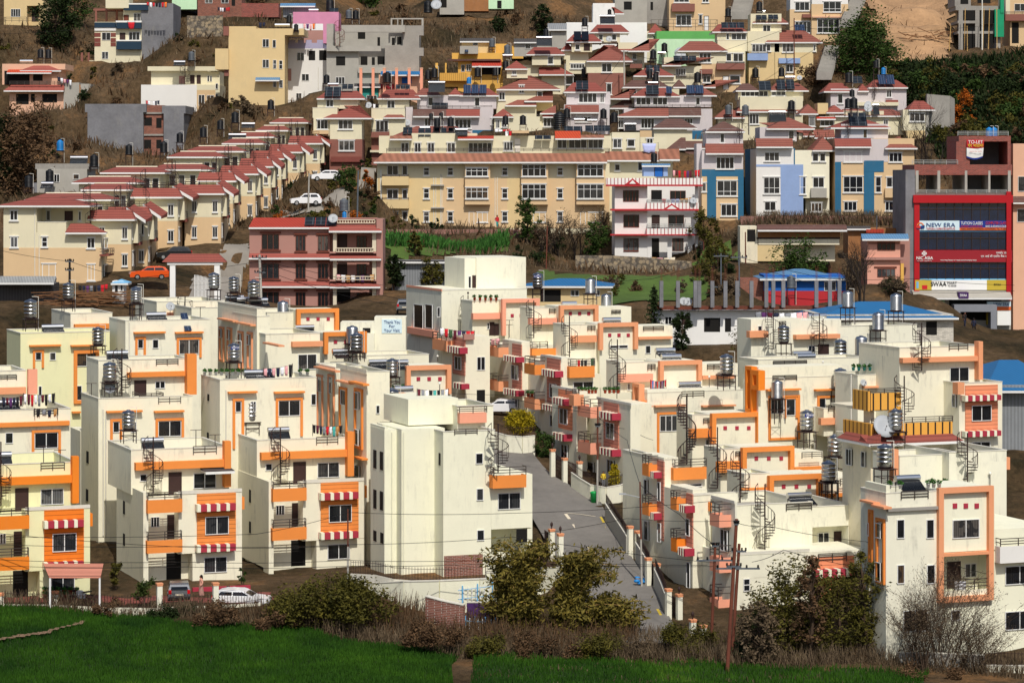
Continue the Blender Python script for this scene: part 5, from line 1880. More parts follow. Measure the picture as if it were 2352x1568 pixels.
def row_unit():
    t=thing('row_house','x','house',(0,0,0),0,'stepped row houses with red roofs'); H=type('o',(),{})(); H.root=t; H.fr='frame'; H.sill=1; H.rot=0
    class Q:
        def __init__(s,ox,oy,a): s.ox=ox; s.oy=oy; a=R(a); s.e=(math.cos(a),math.sin(a)); s.n=(math.sin(a),-math.cos(a))
        flip=True
        def __call__(s,a,d,z): return (s.ox+s.e[0]*a+s.n[0]*d,s.oy+s.e[1]*a+s.n[1]*d,z)
    F=Q(0,0,0); Rr=Q(0,0,90)
    b=MB(); b.box(-7,0,0,9,2.9,6.0); b.build('wall','hillcream',t)
    b=MB(); b.box(-6.99,-.01,.01,8.99,-3.5,2.9); b.build('lower_wall','peach2',t)
    b=MB(); f=MB(); lean(b,F,-7.6,.8,5.7,6.7,.8,.5,.9,f); 
    lean(b,Rr,0.0,5.0,5.7,6.7,.8,.0,.0,f); hip(b,F,-7.8,-.9,8.8,9.9,5.5+3.5-3.4,.0,inset=1.6) if 0 else None
    b.build('lower_roof','tilebright',t); f.build('fascia','frame',t)
    F2=Q(0,3.5,0)
    railing(H,F,-6.8,-.2,6.5,7.3,-.1,m='iron')
    # side porch roof with white barge board
    b=MB(); b.hexa([(-.9,.9,6.6),(2.3,.9,5.3),(2.9,3.6,5.5),(-.3,3.6,6.8),(-.9,.9,6.85),(2.3,.9,5.55),(3.0,3.6,6.0),(-.2,3.6,7.3)]); b.build('porch_roof','tilebright',t)
    for dy,dz in ((0,0),):
        b=MB(); y=.68+dy; b.hexa([(-1.0,y,6.6+dz),(2.35,y,5.2+dz),(2.35,y+.2,5.2+dz),(-1.0,y+.2,6.6+dz),(-1.0,y,6.95+dz),(2.35,y,5.55+dz),(2.35,y+.2,5.55+dz),(-1.0,y+.2,6.95+dz)]); b.build('barge_board','frame',t)
    b=MB(); b.box(0,.9,1.2,4.5,3.0,5.8); b.build('side_bay','hillcream',t)
    for (x,z) in ((-5.6,3.5),(-1.6,3.5),(-5.6,.5),(-1.6,.5)): window(H,F,x,x+.95,z,z+1.3,2)
    for (y,z) in ((.8,3.5),(2.6,3.3),(.8,.6)): window(H,Rr,y,y+.9,z,z+1.5,1)
    window(H,Rr,4.6,5.6,3.5,4.9,2)
    b=MB(); b.box(2.4,3.4,-.02,.03,0,2.1,Rr); b.build('door','doorbrown',t)
    b=MB(); b.box(2.2,4.2,0,1.1,2.75,3.1,Rr); b.build('balcony','brownband',t); railing(H,Rr,2.25,4.15,3.1,3.95,1.05)
    stair(H,F,-.9,-3.0,6.2,9.0,r=.6)
    return t
ru=row_unit(); km=kidmap(); ordn=['second','third','fourth','fifth','sixth','seventh','eighth','ninth','tenth','eleventh','twelfth','thirteenth','fourteenth']
RU=[(318,503,304,110),(355,495,309,105),(424,452,318,118),(523,444,322,100),(550,415,332,90),(601,399,342,90),(636,382,350,80),(660,364,358,80),(702,349,366,80),(748,329,376,80)]
for i,(xr,yr,Y,wp) in enumerate(RU):
    o=ru if i==0 else copy_tree(ru,km); k=S/Y; o.location=at(xr-.8*k,yr+5.7*k,Y); o.scale.x=wp/(8.4*k); o['label']=f'{ordn[i]} stepped row house with red roof, counting up the lower left row'; TER.append((o.location.x,o.location.y,o.location.z)); TER.append((o.location.x-5,o.location.y+8,o.location.z))
    o['handle']=1; del o['handle']
RB=[(256,458,312,200),(300,435,320,115),(318,419,326,154),(379,396,332,150),(482,389,338,140),(511,360,350,128),(560,347,357,136),(605,329,366,96),(629,314,374,99),(662,299,382,75),(708,281,390,89)]
def rear_unit():
    t=thing('row_house','x','house',(0,0,0),0,'rear stepped row houses with red roofs'); H=type('o',(),{})(); H.root=t; H.fr='frame'; H.sill=0
    F=type('Q',(),dict(flip=True,__call__=lambda s,a,d,z:(a,-d,z)))()
    b=MB(); b.box(-7.5,-.7,0.7,8,-3,6.0); b.build('wall','hillcream',t); b=MB(); f=MB(); hip(b,F,-8.3,0,5.9,6.6,8.0,.1,fascia=f,inset=1.6); b.build('roof','tilebright',t); f.build('fascia','frame',t)
    b=MB(); b.box(-6.8,-1.5,3.8,4.2,6.5,6.68); b.build('parapet','ivory',t)
    F3=type('Q',(),dict(flip=True,__call__=lambda s,a,d,z:(a,-d+.7,z)))()
    for x in (-7.2,-5.6,-4.3,-2.8,-1.7): window(H,F3,x,x+.8,3.9,5.2,1)
    railing(H,F,-8,1.2,3.5,4.4,-.3,m='iron'); stair(H,F3,.9,.8,3.3,6.6,r=.65)
    b=MB(); b.box(-8.0,1.4,-.1,.7,3.2,3.5); b.build('ledge','hillcream',t)
    return t
ru=rear_unit(); km=kidmap()
for i,(xr,yr,Y,wp) in enumerate(RB):
    o=ru if i==0 else copy_tree(ru,km); k=S/Y; o.location=at(xr,yr+5.9*k,Y); o.scale.x=wp/(8.3*k); o['label']=f'{(["first"]+ordn)[i]} red roofed row house counting up the rear left row'; TER.append((o.location.x,o.location.y+2,o.location.z-1))

for (x,yt,yb,ys,Y,kd,tx) in ((296,331,355,392,352,'k','on a stand before the rough grey wall'),(138,321,346,374,362,'b','on a rusty stand left of the rough grey building'),(376,324,350,372,352,'k','before the brick bay of the grey concrete building'),(413,304,327,345,356,'k','above the middle rear red roofs'),(467,291,315,330,362,'k','under the beige wall of the white blank sided house'),(506,275,297,315,370,'k','over the upper rear red roofs'),(540,256,282,300,378,'k','highest one over the rear red roofs'),(216,354,383,396,345,'k','above the first rear red roofs'),(66,402,430,445,318,'k','behind the ridge of the front row house'),(622,228,251,268,392,'k','by the white fence above the row houses')):
    P=Pl(RH,0,Y-300,0); tank(RH,P,x,yt,yb,ys,0,kd,tx)
for (x,yt,w_,Y,yb,tx) in ((181,358,40,350,380,'on the low grey house roof'),(108,417,28,320,430,'left end of the front row house ridge'),(180,498-36,28,330,480,'between the first rear red roofs'),(545,306,40,372,316,'lying over the middle rear roofs'),(570,281,30,384,294,'lying over the upper rear roofs')):
    P=Pl(RH,0,Y-300,0); heater(RH,P,x,yt,w_,0,yb,tx)
# ---------------- houses on the hillside ----------------
GH='red roofed hillside houses'
def hill(label,handle,x,y,Y,spec,grp=GH,rot=0,sill=1,cat='house',name='hillside_house',depth=7):
    h=House(label,handle,x,y,Y,rot,cat=cat,name=name,group=grp,depth=depth); h.sill=sill; D(h,'m hillcream peach\nF 0\n'+spec); return h
hill('cream and brown house with broad pyramid red roof and two collectors','the brown based pyramid roof house',759,385,378,'''
b 758 271 831 320 7
b 757 320 832 - 7.2 brownwall
h 742 239 854 271 7 .6 tilebright 4.6
w 777 276 810 297 3; w 778 323 814 346 3
o 760 360 830 372 .5 brownband ledge
F .5
b 720 270 760 312 6
w 728 275 753 297 3
B 718 300 754 308 .8
t 718 247 775 271 5 .8
F 3
b 729 226 823 250 5
h 727 209 838 226 6 .6 tilebright 1.2
w 749 229 766 246 2
P 745 200 783 222 2 1 panel|large grey, on the brown based pyramid roof house
P 785 194 811 205 2 -2 panel|small, behind the brown based pyramid roof house
T 750 171 192 207 -3 k
V 765 190 24 -2 205 0
T 890 165 189 206 -4 k|beyond the roof left of the teal building
''')
hill('cream house with brown balcony left of the lilac house','the cream house with a brown balcony',866,375,384,'''
b 853 270 896 318 6
b 895 270 931 320 6.3
b 853 318 931 - 6.5 brownwall
h 880 251 931 270 5 .5 tile
w 863 277 892 304 3; B 852 303 894 316 .9 brownwall; r 853 298 893 304 .85
w 906 330 915 345 1; w 882 326 892 340 1
o 850 345 905 350 .6 hillcream slab
t 853 248 930 271 5 .8
F 2.5
b 868 226 940 250 5
h 866 206 966 226 6 .6 tilebright 1.2
w 889 231 907 249 2
X 846 243 .3 .5
P 908 195 942 205 3 0 panel
N 856 238 870 238 .8 wk .9
''')
hill('wide lilac house with blue base and three bright red roofs','the wide lilac house with a blue base',945,330,386,'''
m lilac bluewall
b 932 246 948 292 6
b 947 251 1132 318 7
o 1085 299 1133 317 .04 bluewall base_band
l 948 251 1025 267 .9 0 0 tiledark; l 1025 251 1102 267 .9 0 0 tilebright
w 1045 274 1082 295 4; w 1128 272 1132 286 1; w 975 272 990 290 2
b 1103 246 1133 262 6.4
F 1.5
b 958 219 1050 250 5; b 1048 219 1140 250 5.2
h 952 203 1013 219 5 .5 tile 1; h 1030 203 1061 218 4 .5 tilebright; h 1055 203 1146 219 6 .6 tilebright 1.5
w 983 224 995 243 1; w 1090 224 1102 244 1
r 930 243 1130 249 1.2
V 1003 186 38 .8 214
P 1064 195 1118 215 3 .9 panelblue
P 992 237 1029 250 2 1.1 panel|twin, over the dark tiled skirt of the lilac house
X 935 283 2 .5
''')
hill('cream house fragment with red roof right of the wide lilac house','the cream house with a washing rail',1135,300,384,'''
b 1135 268 1240 - 6
h 1132 250 1180 268 5 .5 tilebright
w 1139 276 1148 295 2; w 1152 276 1164 292 2
b 1176 288 1245 318 6
o 1176 309 1215 316 1.0 redtrim sheet
N 1136 296 1172 296 .6 wwrr 1.0
''')
hill('pyramid roofed cream house above the yellow step roofs','the cream pyramid roofed house',1176,260,392,'''
b 1140 205 1232 - 6
h 1140 174 1288 205 7 .6 tile 5
w 1146 212 1160 230 2; w 1192 196 1204 214 2; w 1234 210 1246 230 1
F 2
b 1164 158 1212 180 5
h 1160 141 1212 158 6 .5 tilebright
w 1176 162 1186 172 2
F 1
b 1206 208 1270 255 5 butter
l 1204 206 1270 232 1.8 4 0 tile
b 1164 218 1208 250 5
l 1160 214 1232 242 1.8 4 0 tile
w 1222 244 1232 262 1; w 1192 250 1202 266 1
B 1222 270 1242 280 .8 brownwall; r 1222 263 1242 270 .75
''')
hill('small cream hillside house with a large dark heater on its roof','the house with a large dark heater',1222,215,408,'''
b 1222 124 1288 150 5; h 1208 109 1298 125 6 .5 tilebright 1.2
w 1258 131 1271 148 1
F 1
t 1203 150 1245 176 5
b 1244 170 1298 225 5
l 1238 155 1318 171 1.2 0 2 tilebright
w 1300 176 1317 194 1
b 1268 195 1300 225 5.5 butter
F 0
V 1250 83 36 .8 108
T 1254 66 84 96 -3 k
''')
hill('cream house under twin black collectors at the foot of the white wall','the house under twin black collectors',1313,190,412,'''
b 1313 96 1360 120 5; h 1300 79 1383 96 6 .5 tilebright 1.2
w 1321 102 1332 115 1; d 1342 102 1354 117
P 1318 72 1353 93 2 .8 tubes
T 1343 40 60 72 -2 k
F 1
t 1293 117 1352 137 5 .8
h 1288 101 1320 115 4 .4 tilebright
b 1300 137 1352 170 5
w 1310 147 1343 158 5
T 1343 155 178 205 2 k|in front of the house under twin black collectors
''')
hill('cream and brown house with big pyramid red roof, centre of hill','the big central pyramid roofed house',1347,225,405,'''
b 1347 139 1436 168 7; b 1351 168 1437 - 7.2 brownwall
h 1347 104 1454 140 7 .6 tile 4.2
w 1382 146 1405 166 2; w 1393 192 1405 217 1
''')
hill('cream house with small dish beneath the big grey tilted heater','the house beneath the tilted grey heater',1362,170,420,'''
b 1362 74 1424 98 5; h 1355 57 1446 74 6 .5 tilebright 1.2
w 1375 79 1385 93 1; w 1405 79 1416 93 1
V 1395 34 34 .8 57
X 1399 91 1 .5
T 1400 21 34 45 -4 k
F 0
h 1396 100 1462 116 5 .4 tilebright
b 1420 98 1465 150 6; l 1442 90 1492 117 2 5 0 tile
w 1452 123 1462 137 1; B 1447 147 1475 157 .8 brownwall; r 1448 140 1474 147 .75
b 1465 115 1480 160 6
''')
h=House('large white blank walls and tower below the grey concrete house','the white walled house',1301,110,432,0,group=None,depth=6)
D(h,'''m white
F 0
b 1301 52 1486 - 6
b 1362 8 1412 55 6
l 1412 17 1434 31 1 0 2 tilebright
h 1488 56 1524 76 5 .5 tilebright
b 1482 72 1508 140 5 hillcream
w 1500 82 1507 104 1
''')
h=House('grey concrete house with square black opening at the hilltop','the grey concrete hilltop house',1412,55,445,0,group=None,depth=6)
D(h,'''m darkconc
F 0
b 1412 -20 1486 - 7 greyplaster
n 1433 4 1451 23; n 1494 5 1500 24
b 1485 -20 1536 60 8 concrete
F .5
b 1536 -10 1537 70 1
''')
h=House('green and mint painted long wall building in the hillside estate','the green and mint wall',1508,140,424,0,cat='building',name='building',depth=5)
D(h,'''m mint
F 0
b 1508 90 1648 - 6 mint
b 1508 72 1648 90 6.05 green
T 1526 98 119 132 1.5 k
X 1565 124 3 1.1|like a green parasol before the mint wall
''')
hill('tall peach house with brown balcony above the green wall','the tall peach hilltop house',1537,75,440,'''
b 1537 -20 1666 - 7 peach2
B 1543 9 1596 27 .8 brownwall
w 1553 35 1588 59 3; w 1605 34 1613 55 1; d 1618 38 1627 70 frame; w 1548 -12 1583 6 3; w 1613 -12 1628 6 2
r 1496 46 1648 70 2.5
T 1672 18 38 60 2 k
''')
hill('cream house with red umbrella roof and peach ground floor, right','the house with a peach ground floor',1581,210,412,'''
b 1581 117 1668 147 6; b 1646 117 1712 160 5.8; b 1610 147 1712 - 5.6 peach2
h 1556 95 1672 117 6 .5 tile 2
w 1606 122 1633 144 3; w 1668 123 1680 141 1; w 1684 123 1707 142 2
B 1646 146 1711 160 .9 brownwall; r 1648 142 1710 147 .85
o 1608 159 1637 170 .6 brownwall slab
w 1614 174 1632 190 2; d 1661 176 1673 206 frame; w 1676 174 1700 192 1
F 2
t 1648 92 1716 118 5
F 3
b 1647 73 1716 95 5; h 1636 56 1717 73 6 .5 tilebright 1.2
w 1668 77 1675 92 1; w 1680 77 1714 92 3
P 1657 52 1710 65 3 1 panel
F 0
P 1547 129 1600 140 3 1.5 panel|grey triple on a carport frame by the mint wall
''')
hill('cream house with pale blue balcony right of the peach house','the house with a pale blue balcony',1717,190,416,'''
b 1717 72 1790 120 5; b 1720 120 1780 - 5.2 butter
w 1727 102 1760 120 4; B 1717 123 1764 139 .9 paleblue; r 1718 118 1764 124 .85
F 2
h 1728 35 1811 53 5 .5 tile 1.2
b 1724 32 1795 75 5
w 1752 58 1770 74 2
P 1737 35 1762 46 2 .8 panel; P 1765 34 1788 45 2 .8 panel|right pair, the house with a pale blue balcony
T 1744 3 24 34 -3 k
V 1748 23 20 -3 33 0
F 1
n 1728 155 1745 175
T 1735 155 178 190 2 k|before the dark garage of the pale blue balcony house
''')
hill('cream and yellow house with broad dark red roof by the stairs','the broad red roof house by the stairs',1779,180,416,'''
b 1779 96 1876 121 6; b 1779 121 1868 - 6.1 butter
h 1758 70 1890 97 6 .5 tile 2.5
w 1797 100 1823 120 3; w 1805 148 1822 166 2; w 1760 102 1770 118 1
o 1789 134 1838 146 .5 paleblue awning
P 1826 57 1849 71 2 .5 panelblue
w 1868 103 1873 118 1
''')
hill('tall white and peach house at hilltop with wide windows','the white and peach hilltop house',1865,95,438,'''
b 1865 -20 1948 10 7 whitewash; b 1864 10 1948 - 7.1 peach2
w 1891 4 1932 28 3 .7; w 1877 44 1928 76 4 .6
o 1866 38 1942 41 .4 salmonwall ledge
F 1
b 1815 -20 1866 22 6 whitewash; b 1814 22 1866 - 6.1 peach2
w 1826 5 1859 25 3; w 1826 50 1862 76 4
B 1843 33 1866 41 .7 brownwall
''')
for (lab,hd,x,y,Y,sp) in (
 ('lilac house with bright red panel tank and window bays','the lilac house with red barrel heater',1296,310,390,'''m lilac bluewall
b 1296 240 1400 - 7
b 1240 262 1300 310 6 hillcream
l 1298 241 1376 258 .8 0 0 tile
l 1240 243 1277 260 .8 2 0 tile; l 1246 258 1276 268 .6 0 0 redsheet
w 1248 268 1273 291 3; w 1322 268 1358 280 4
F 2
b 1301 211 1402 241 5; h 1294 190 1393 211 6 .5 tilebright 1.5
w 1329 214 1371 236 4; w 1378 214 1388 236 2
P 1323 186 1352 206 2 1 panel|twin, beside a red barrel on the lilac house
F 0
T 1285 256 300 312 1.6 k|tall, before the lilac house with red barrel heater
T 1302 248 271 288 1.5 k|higher of two before the lilac house with red heater
T 1386 249 272 296 1.5 k|under the flat solar panel, centre of the hill
V 1331 271 24 1.8 285 0; V 1360 273 22 1.8 285 0
T 1411 257 281 302 1.6 k|right of the small solar panel, centre of the hill'''),
 ('very wide lilac house with long window band and tile skirts','the very wide lilac house',1433,330,394,'''m lilac bluewall
b 1433 250 1636 300 7; b 1470 300 1503 325 6 peach2; b 1590 298 1636 320 6 bluewall
l 1415 249 1536 267 .8 3 0 tile; l 1536 249 1611 266 .8 0 0 tiledark
w 1472 272 1503 295 4; w 1572 272 1591 285 3
w 1420 276 1432 294 2
F 2
b 1458 220 1546 246 5; b 1545 219 1634 246 5.1
h 1450 202 1563 221 6 .6 tilebright 2; h 1572 199 1647 219 6 .6 tile 2
w 1461 224 1495 241 3; w 1499 224 1533 241 3; w 1598 224 1608 241 1
r 1434 240 1636 246 1.4
P 1484 196 1514 217 1 1 panel; P 1530 199 1544 215 1 1 panelblue|narrow single, on the very wide lilac house
P 1577 196 1617 215 2 1 panelblue|blue twin, on the very wide lilac house
V 1500 187 22 -1 200 0
F 0
V 1448 282 26 1.4 302
T 1550 254 270 290 -1 k|black above the small dark roof, very wide lilac house'''),
 ('small cream house with dark tiled hip roof below the lilac one','the dark hip roof house',1502,352,380,'''b 1502 295 1578 345 6
h 1500 273 1602 294 6 .5 tiledark 2
b 1574 300 1590 340 5
l 1532 316 1576 342 1.4 2 0 tiledark
w 1530 343 1536 352 1
b 1570 320 1622 375 5; l 1560 336 1602 354 1 2 0 tiledark; l 1572 324 1640 340 1 0 0 tiledark
w 1584 362 1596 380 2; w 1578 372 1592 385 2 0 .02'''),
 ('dark roofed cream house partly hidden behind the lilac terrace','the house with a near black roof',1433,245,400,'''b 1433 200 1540 - 6
h 1430 184 1538 200 6 .5 tiledark 1.5; h 1546 184 1576 200 5 .4 tiledark
b 1400 225 1452 265 5; l 1400 204 1446 226 1.6 4 0 tile; l 1400 230 1452 248 1.3 2 0 tiledark
w 1452 208 1462 216 1
b 1420 250 1440 280 5
F 3
b 1455 174 1552 190 5; h 1455 156 1549 174 6 .5 tilebright 2
T 1492 160 180 200 2 k|left of two stacked over the near black roof
T 1506 167 187 205 3 k|right of two stacked over the near black roof
P 1484 150 1500 166 1 0 panel; P 1502 150 1516 166 1 0 panel|second narrow one over the near black roof
T 1500 114 135 150 -3 k|high behind the near black roof'''),
 ('cream stepped roof house with carport frame by the mint wall','the stepped roof house by the mint wall',1525,225,412,'''b 1525 132 1560 - 5; l 1520 132 1565 150 1.2 8 0 tile
w 1552 158 1575 174 4; b 1548 152 1612 200 5
r 1548 172 1640 178 .3
T 1602 165 189 210 1.5 k
l 1608 184 1644 200 1.6 6 0 tile
V 1520 118 18 -1 130 0'''),
 ('long house with broad faded red roof and pale green window band','the faded broad roof house',1700,330,396,'''b 1700 222 1844 - 6
h 1692 226 1844 256 7 .5 tile 1.5
w 1721 262 1743 285 3
b 1706 255 1835 300 5.5
F 2.5
b 1695 208 1764 230 5; h 1690 192 1744 208 5 .5 tiledark 1.2
w 1702 209 1764 222 6
b 1764 207 1845 232 5.2; h 1768 191 1858 208 6 .5 tile 1.2
P 1744 186 1772 208 1 1 panel; P 1785 183 1805 206 1 1 panel|left tall grey one, faded broad roof house; P 1807 182 1826 205 1 1 panel|right tall grey one, faded broad roof house
w 1772 208 1805 220 3
T 1795 154 175 188 -3 k
V 1815 174 22 -1.5 184 0
X 1836 180 -1 .4
F 0
h 1642 252 1712 270 5 .5 tile 1.5
b 1650 270 1700 320 5
T 1673 240 263 278 .8 g
T 1819 230 254 268 .8 k|on an open stand, front of the faded broad roof house
V 1785 254 38 1 282'''),
 ('pink walled house with two bright red roofs and blue collectors','the pink house with blue collectors',1908,300,398,'''m lilac bluewall
b 1908 204 2082 260 6
h 1892 191 1960 210 6 .5 tilebright 1.2; h 1995 184 2086 201 6 .5 tilebright 1.2; h 1970 194 1996 209 4 .4 tilebright
w 1924 216 1936 238 1; w 2036 207 2048 224 2; C 2008 198 228 .5 iron .3
o 2035 230 2063 239 .5 tilebright tile_strip
o 1966 235 2064 243 .7 hillcream slab
P 2018 172 2056 194 2 .8 panelblue
T 1949 166 190 200 -2 k|under a small grey tank, left of blue collectors
T 2012 138 156 190 -4 k|inside a rusty tower near the big tree
T 2029 155 171 190 -4 b|beside the rusty tower near the big tree
P 1958 175 1982 192 2 -2 panel'''),
 ('cream and peach house with red roof behind bare branches','the house behind the bare tree',2020,330,388,'''b 2020 266 2076 310 5; b 1905 255 2030 320 5
h 1918 251 2082 266 6 .5 tile 1.5; h 1836 240 1880 261 5 .4 tile; h 1898 242 1940 258 5 .4 tilebright
b 1878 237 1902 262 4 butter
w 1858 268 1872 290 3; w 1884 270 1915 290 3; l 1876 268 1920 273 .7 0 0 redsheet
w 2029 275 2040 290 2
l 1845 282 1872 312 1.2 0 8 tile; l 1870 298 1918 316 1.2 0 0 tile
V 2012 238 14 1 266
X 1994 240 1 .45; X 1994 250 1.2 .6|lower larger of two near the bare tree
P 2046 258 2046.5 259 1 1
'''.replace('P 2046 258 2046.5 259 1 1\n','')),
 ('cream house with red hip roof and grey stained side, far right','the far right hillside house',2082,330,386,'''b 2074 252 2126 300 6; b 2082 300 2126 - 5.8 butter
h 2087 232 2149 252 5 .5 tilebright 1.2
w 2089 260 2124 279 3
b 2126 255 2134 - 6 greyplaster
F 1.5
b 1835 305 1870 380 4; l 1862 322 1912 343 1 1 0 tile
w 1857 352 1872 372 2; w 1875 352 1889 372 2
b 1840 342 1895 385 4'''),
 ): hill(lab,hd,x,y,Y,sp)
# unfinished and plain buildings
def bld(label,handle,x,y,Y,sp,cat='building',**kw):
    h=House(label,handle,x,y,Y,0,cat=cat,name=cat.replace(' ','_'),**kw); D(h,sp); return h
bld('unfinished grey concrete house with zigzag balconies and top frame','the unfinished grey house',750,205,404,'''m greyplaster
F 0
b 750 119 824 - 8
b 822 150 885 - 8
b 884 105 963 - 8 concrete
F 2
b 822 72 930 152 6
b 770 72 830 120 6
F 0
B 750 106 875 118 .8 greyplaster
B 784 58 930 74 .9 greyplaster
b 925 59 963 106 8 concrete
b 960 59 973 82 2 concrete; b 960 110 973 129 2 concrete
b 750 55 766 119 4
B 822 155 885 168 .6 greyplaster
n 772 130 793 151; 
F 2
n 828 130 844 151; n 854 132 861 153; n 867 130 883 148; n 822 74 839 90; n 867 86 873 106; n 900 87 907 104; n 912 85 922 103
F 0
w 771 177 792 194 3
C 780 60 105 1.4 rust
b 897 42 973 45 .3; b 897 45 901 60 .3; b 968 45 973 60 .3; b 922 45 926 60 .3; b 912 45 915 60 .3
F 3
w 820 178 835 192 2; w 845 178 855 192 1; w 862 178 878 192 2
''')
bld('plain white four storey building with lavender notched parapet','the white building with lavender parapet',654,240,408,'''m whitewash
F 0
b 654 112 750 - 8
b 642 99 742 112 8.5 lavender
'''+'\n'.join(f'b {x} 92 {x+14} 99 .3 lavender' for x in (642,664,684,702,728))+'''
w 682 121 699 140 2; n 709 117 724 139; n 733 116 750 139; w 693 170 710 186 2; w 680 214 693 231 2; w 708 214 720 231 2
o 659 158 669 186 .04 terracotta recess
j 731 155 205
r 655 231 730 243 1.5
''')
bld('tall sandy yellow building with rows of white framed windows','the sandy yellow building',525,242,402,'''m butter
F 0
b 525 61 588 - 8
b 586 80 654 - 8
b 584 66 698 81 9 butter
F -1
b 494 112 525 160 6
F 0
o 513 61 525 82 .6 brownwall balcony_front; o 515 112 525 129 .6 brownwall balcony_front; o 515 155 525 175 .6 brownwall balcony_front
w 603 90 618 109 2; w 626 92 634 110 1; w 603 137 618 156 2; w 627 138 635 158 1 .5; w 641 139 649 159 1 .5; w 627 184 635 201 1; w 641 184 650 202 1
l 586 178 642 184 1.2 0 0 bluesheet2
V 648 54 34 -1 66 0
T 664 34 52 64 -3 k
T 680 55 70 76 .5 k|low, beside the long drum on the sandy yellow building
N 594 51 610 51 -1 nn .7|by the yellow building drum
N 696 54 724 54 -3 pupo .9|below the pink parapet
''')
bld('pink topped house behind the yellow building','the pink topped house',672,120,420,'''m pinkroof
F 0
b 673 28 778 55 6
b 742 55 778 100 6
b 672 55 745 70 5.5 white
b 698 70 742 100 6 terracotta; b 718 72 742 98 6.2 lavender
P 756 19 777 31 1 -1 panel
T 801 22 43 56 -6 g; T 817 23 44 56 -6.3 k
T 758 -3 24 30 -6 k|topmost behind the pink topped house
V 720 20 22 -1 28 0
F 6
b 650 10 722 40 5 greysheet
l 643 8 724 14 1 0 0 bluesheet2
''')
bld('mustard yellow house with flat canopy and striped balcony','the mustard yellow house',1013,205,402,'''m mustard
F 0
b 1052 138 1155 - 6
b 1038 122 1154 138 7
o 1028 136 1150 140 1.0 tiledark slab
w 1059 149 1068 165 1; w 1071 148 1082 164 2
B 1010 168 1073 186 .9 bandmustard
b 1013 186 1068 200 5
b 1022 145 1026 168 .3; b 1000 145 1006 180 .3
n 1107 150 1150 172
l 1084 138 1152 152 1.5 0 0 redsheet
F 2
b 1060 92 1130 122 5 butter
w 1086 96 1098 105 1
b 1112 101 1165 122 5 mustard
l 1056 88 1135 95 .5 0 0 darktin
F -1.5
b 1056 106 1098 124 3 greyplaster
P 1067 112 1076 120 1 .3 panelblue
F 0
T 998 155 178 192 1 k; T 983 160 182 195 .5 k|leftmost beside the mustard yellow house
T 1097 154 176 192 2 k|before the red awning of the mustard house
T 1137 156 173 192 2 k|right of the red awning of the mustard house
T 1130 88 108 122 -1 g|on the roof of the mustard yellow house
T 1165 102 124 140 0 g|right edge of the mustard yellow house
T 1161 139 160 176 1 k|beneath a silver heater by the mustard house
V 1166 124 22 1.4 140 0
T 1077 177 193 194 2 b
''')
bld('salmon building with a row of free standing peach pillars','the peach pillar building',826,225,398,'''m salmonwall
F 0
b 870 172 970 - 6
b 820 199 869 - 5 teal
l 813 192 874 199 .6 0 0 darktin
w 842 219 866 235 3
l 874 164 965 172 1.2 0 0 bluesheet
o 923 178 945 192 .1 deepblue door
o 870 193 906 204 .1 redband panel
T 887 165 189 200 2 k|between peach pillars
''')
hp=HS[-1]; P=Pl(hp,0,-2.0,0)
for x in (829,857,883,911,940,968):
    a0,a1,z0,z1=P.rect(x-3.2,156,x+3.2,205); t=thing('pillar','free standing peach pillar before the grey unfinished house','pillar',P.world((a0+a1)/2,0,z0),0,'row of peach pillars'); b=MB(); b.box(-.2,.2,-.2,.2,-1,z1-z0-.15); b.build('shaft','salmon',t); b=MB(); b.box(-.24,.24,-.24,.24,z1-z0-.15,z1-z0); b.build('cap','salmonwall',t)
bld('cream house with navy striped balconies and blank grey side wall','the navy balcony house',216,140,436,'''m hillcream navy
F 0
b 217 51 325 - 8
F .5
b 324 8 398 - 10 darkconc
F 1
b 283 24 342 51 7
B 284 11 340 24 .9 navy
o 283 8 341 11 .95 white trim_line
F 0
o 217 52 266 64 .3 navy parapet_band; B 267 51 324 66 .8 navy; B 267 95 324 114 .8 navy
o 266 48 325 52 .85 white trim_line; o 217 64 266 71 .2 whitewash band; o 267 92 324 95 .85 white trim_line
w 234 75 254 93 2; w 296 74 321 94 3; w 234 119 249 136 2; d 276 77 287 96
'''+'\n'.join(f'o 217 {y} 231 {y+9} .05 brownband stripe\no 254 {y} 266 {y+9} .05 brownband stripe' for y in (76,88,98))+'''
F 1
w 307 31 330 49 3; d 285 36 295 50 woodframe
F 2.5
o 251 122 315 151 .1 brownwall gate; b 205 139 250 152 1 hillcream; b 185 121 191 150 .4 brownwall; b 201 121 206 150 .4 brownwall
F 3
b 218 21 223 51 .3 brownwall; b 242 26 247 51 .3 brownwall; b 265 21 271 51 .3 brownwall; b 214 20 285 25 3 brownwall
F 0
N 293 50 310 50 .9 r 1.2
b 242 -20 296 19 5 hillcream
N 336 5 384 5 3 rwrknro .8|atop the grey wall beside the navy balconies
''')
bld('salmon pink house with red tile awnings and dark glazed balcony','the salmon house with dark glazed balcony',8,290,420,'''m salmonwall
F 0
b 22 207 147 - 8
b 5 160 135 195 7 
b 5 147 150 160 8
F -.2
b 146 190 182 - 8 greyplaster; b 185 193 208 - 8 greyplaster; b 182 195 186 - 5 mudwall
F 0
n 10 163 68 195; n 76 171 98 186
l 45 151 140 162 .8 2 2 tilepink; l 15 160 118 167 1.4 0 0 orangesheet
l 8 195 146 208 1.2 1 0 tilepink
r 22 187 142 195 .9
n 97 216 131 236; n 97 262 131 282; n 71 216 80 236; n 37 216 66 240
V 60 137 30 -1 150 0
T 93 112 133 148 -4 k; T 111 113 134 148 -4 k|right one of a pair behind the salmon house
N 132 176 165 184 .6 nwpuw .9
''')
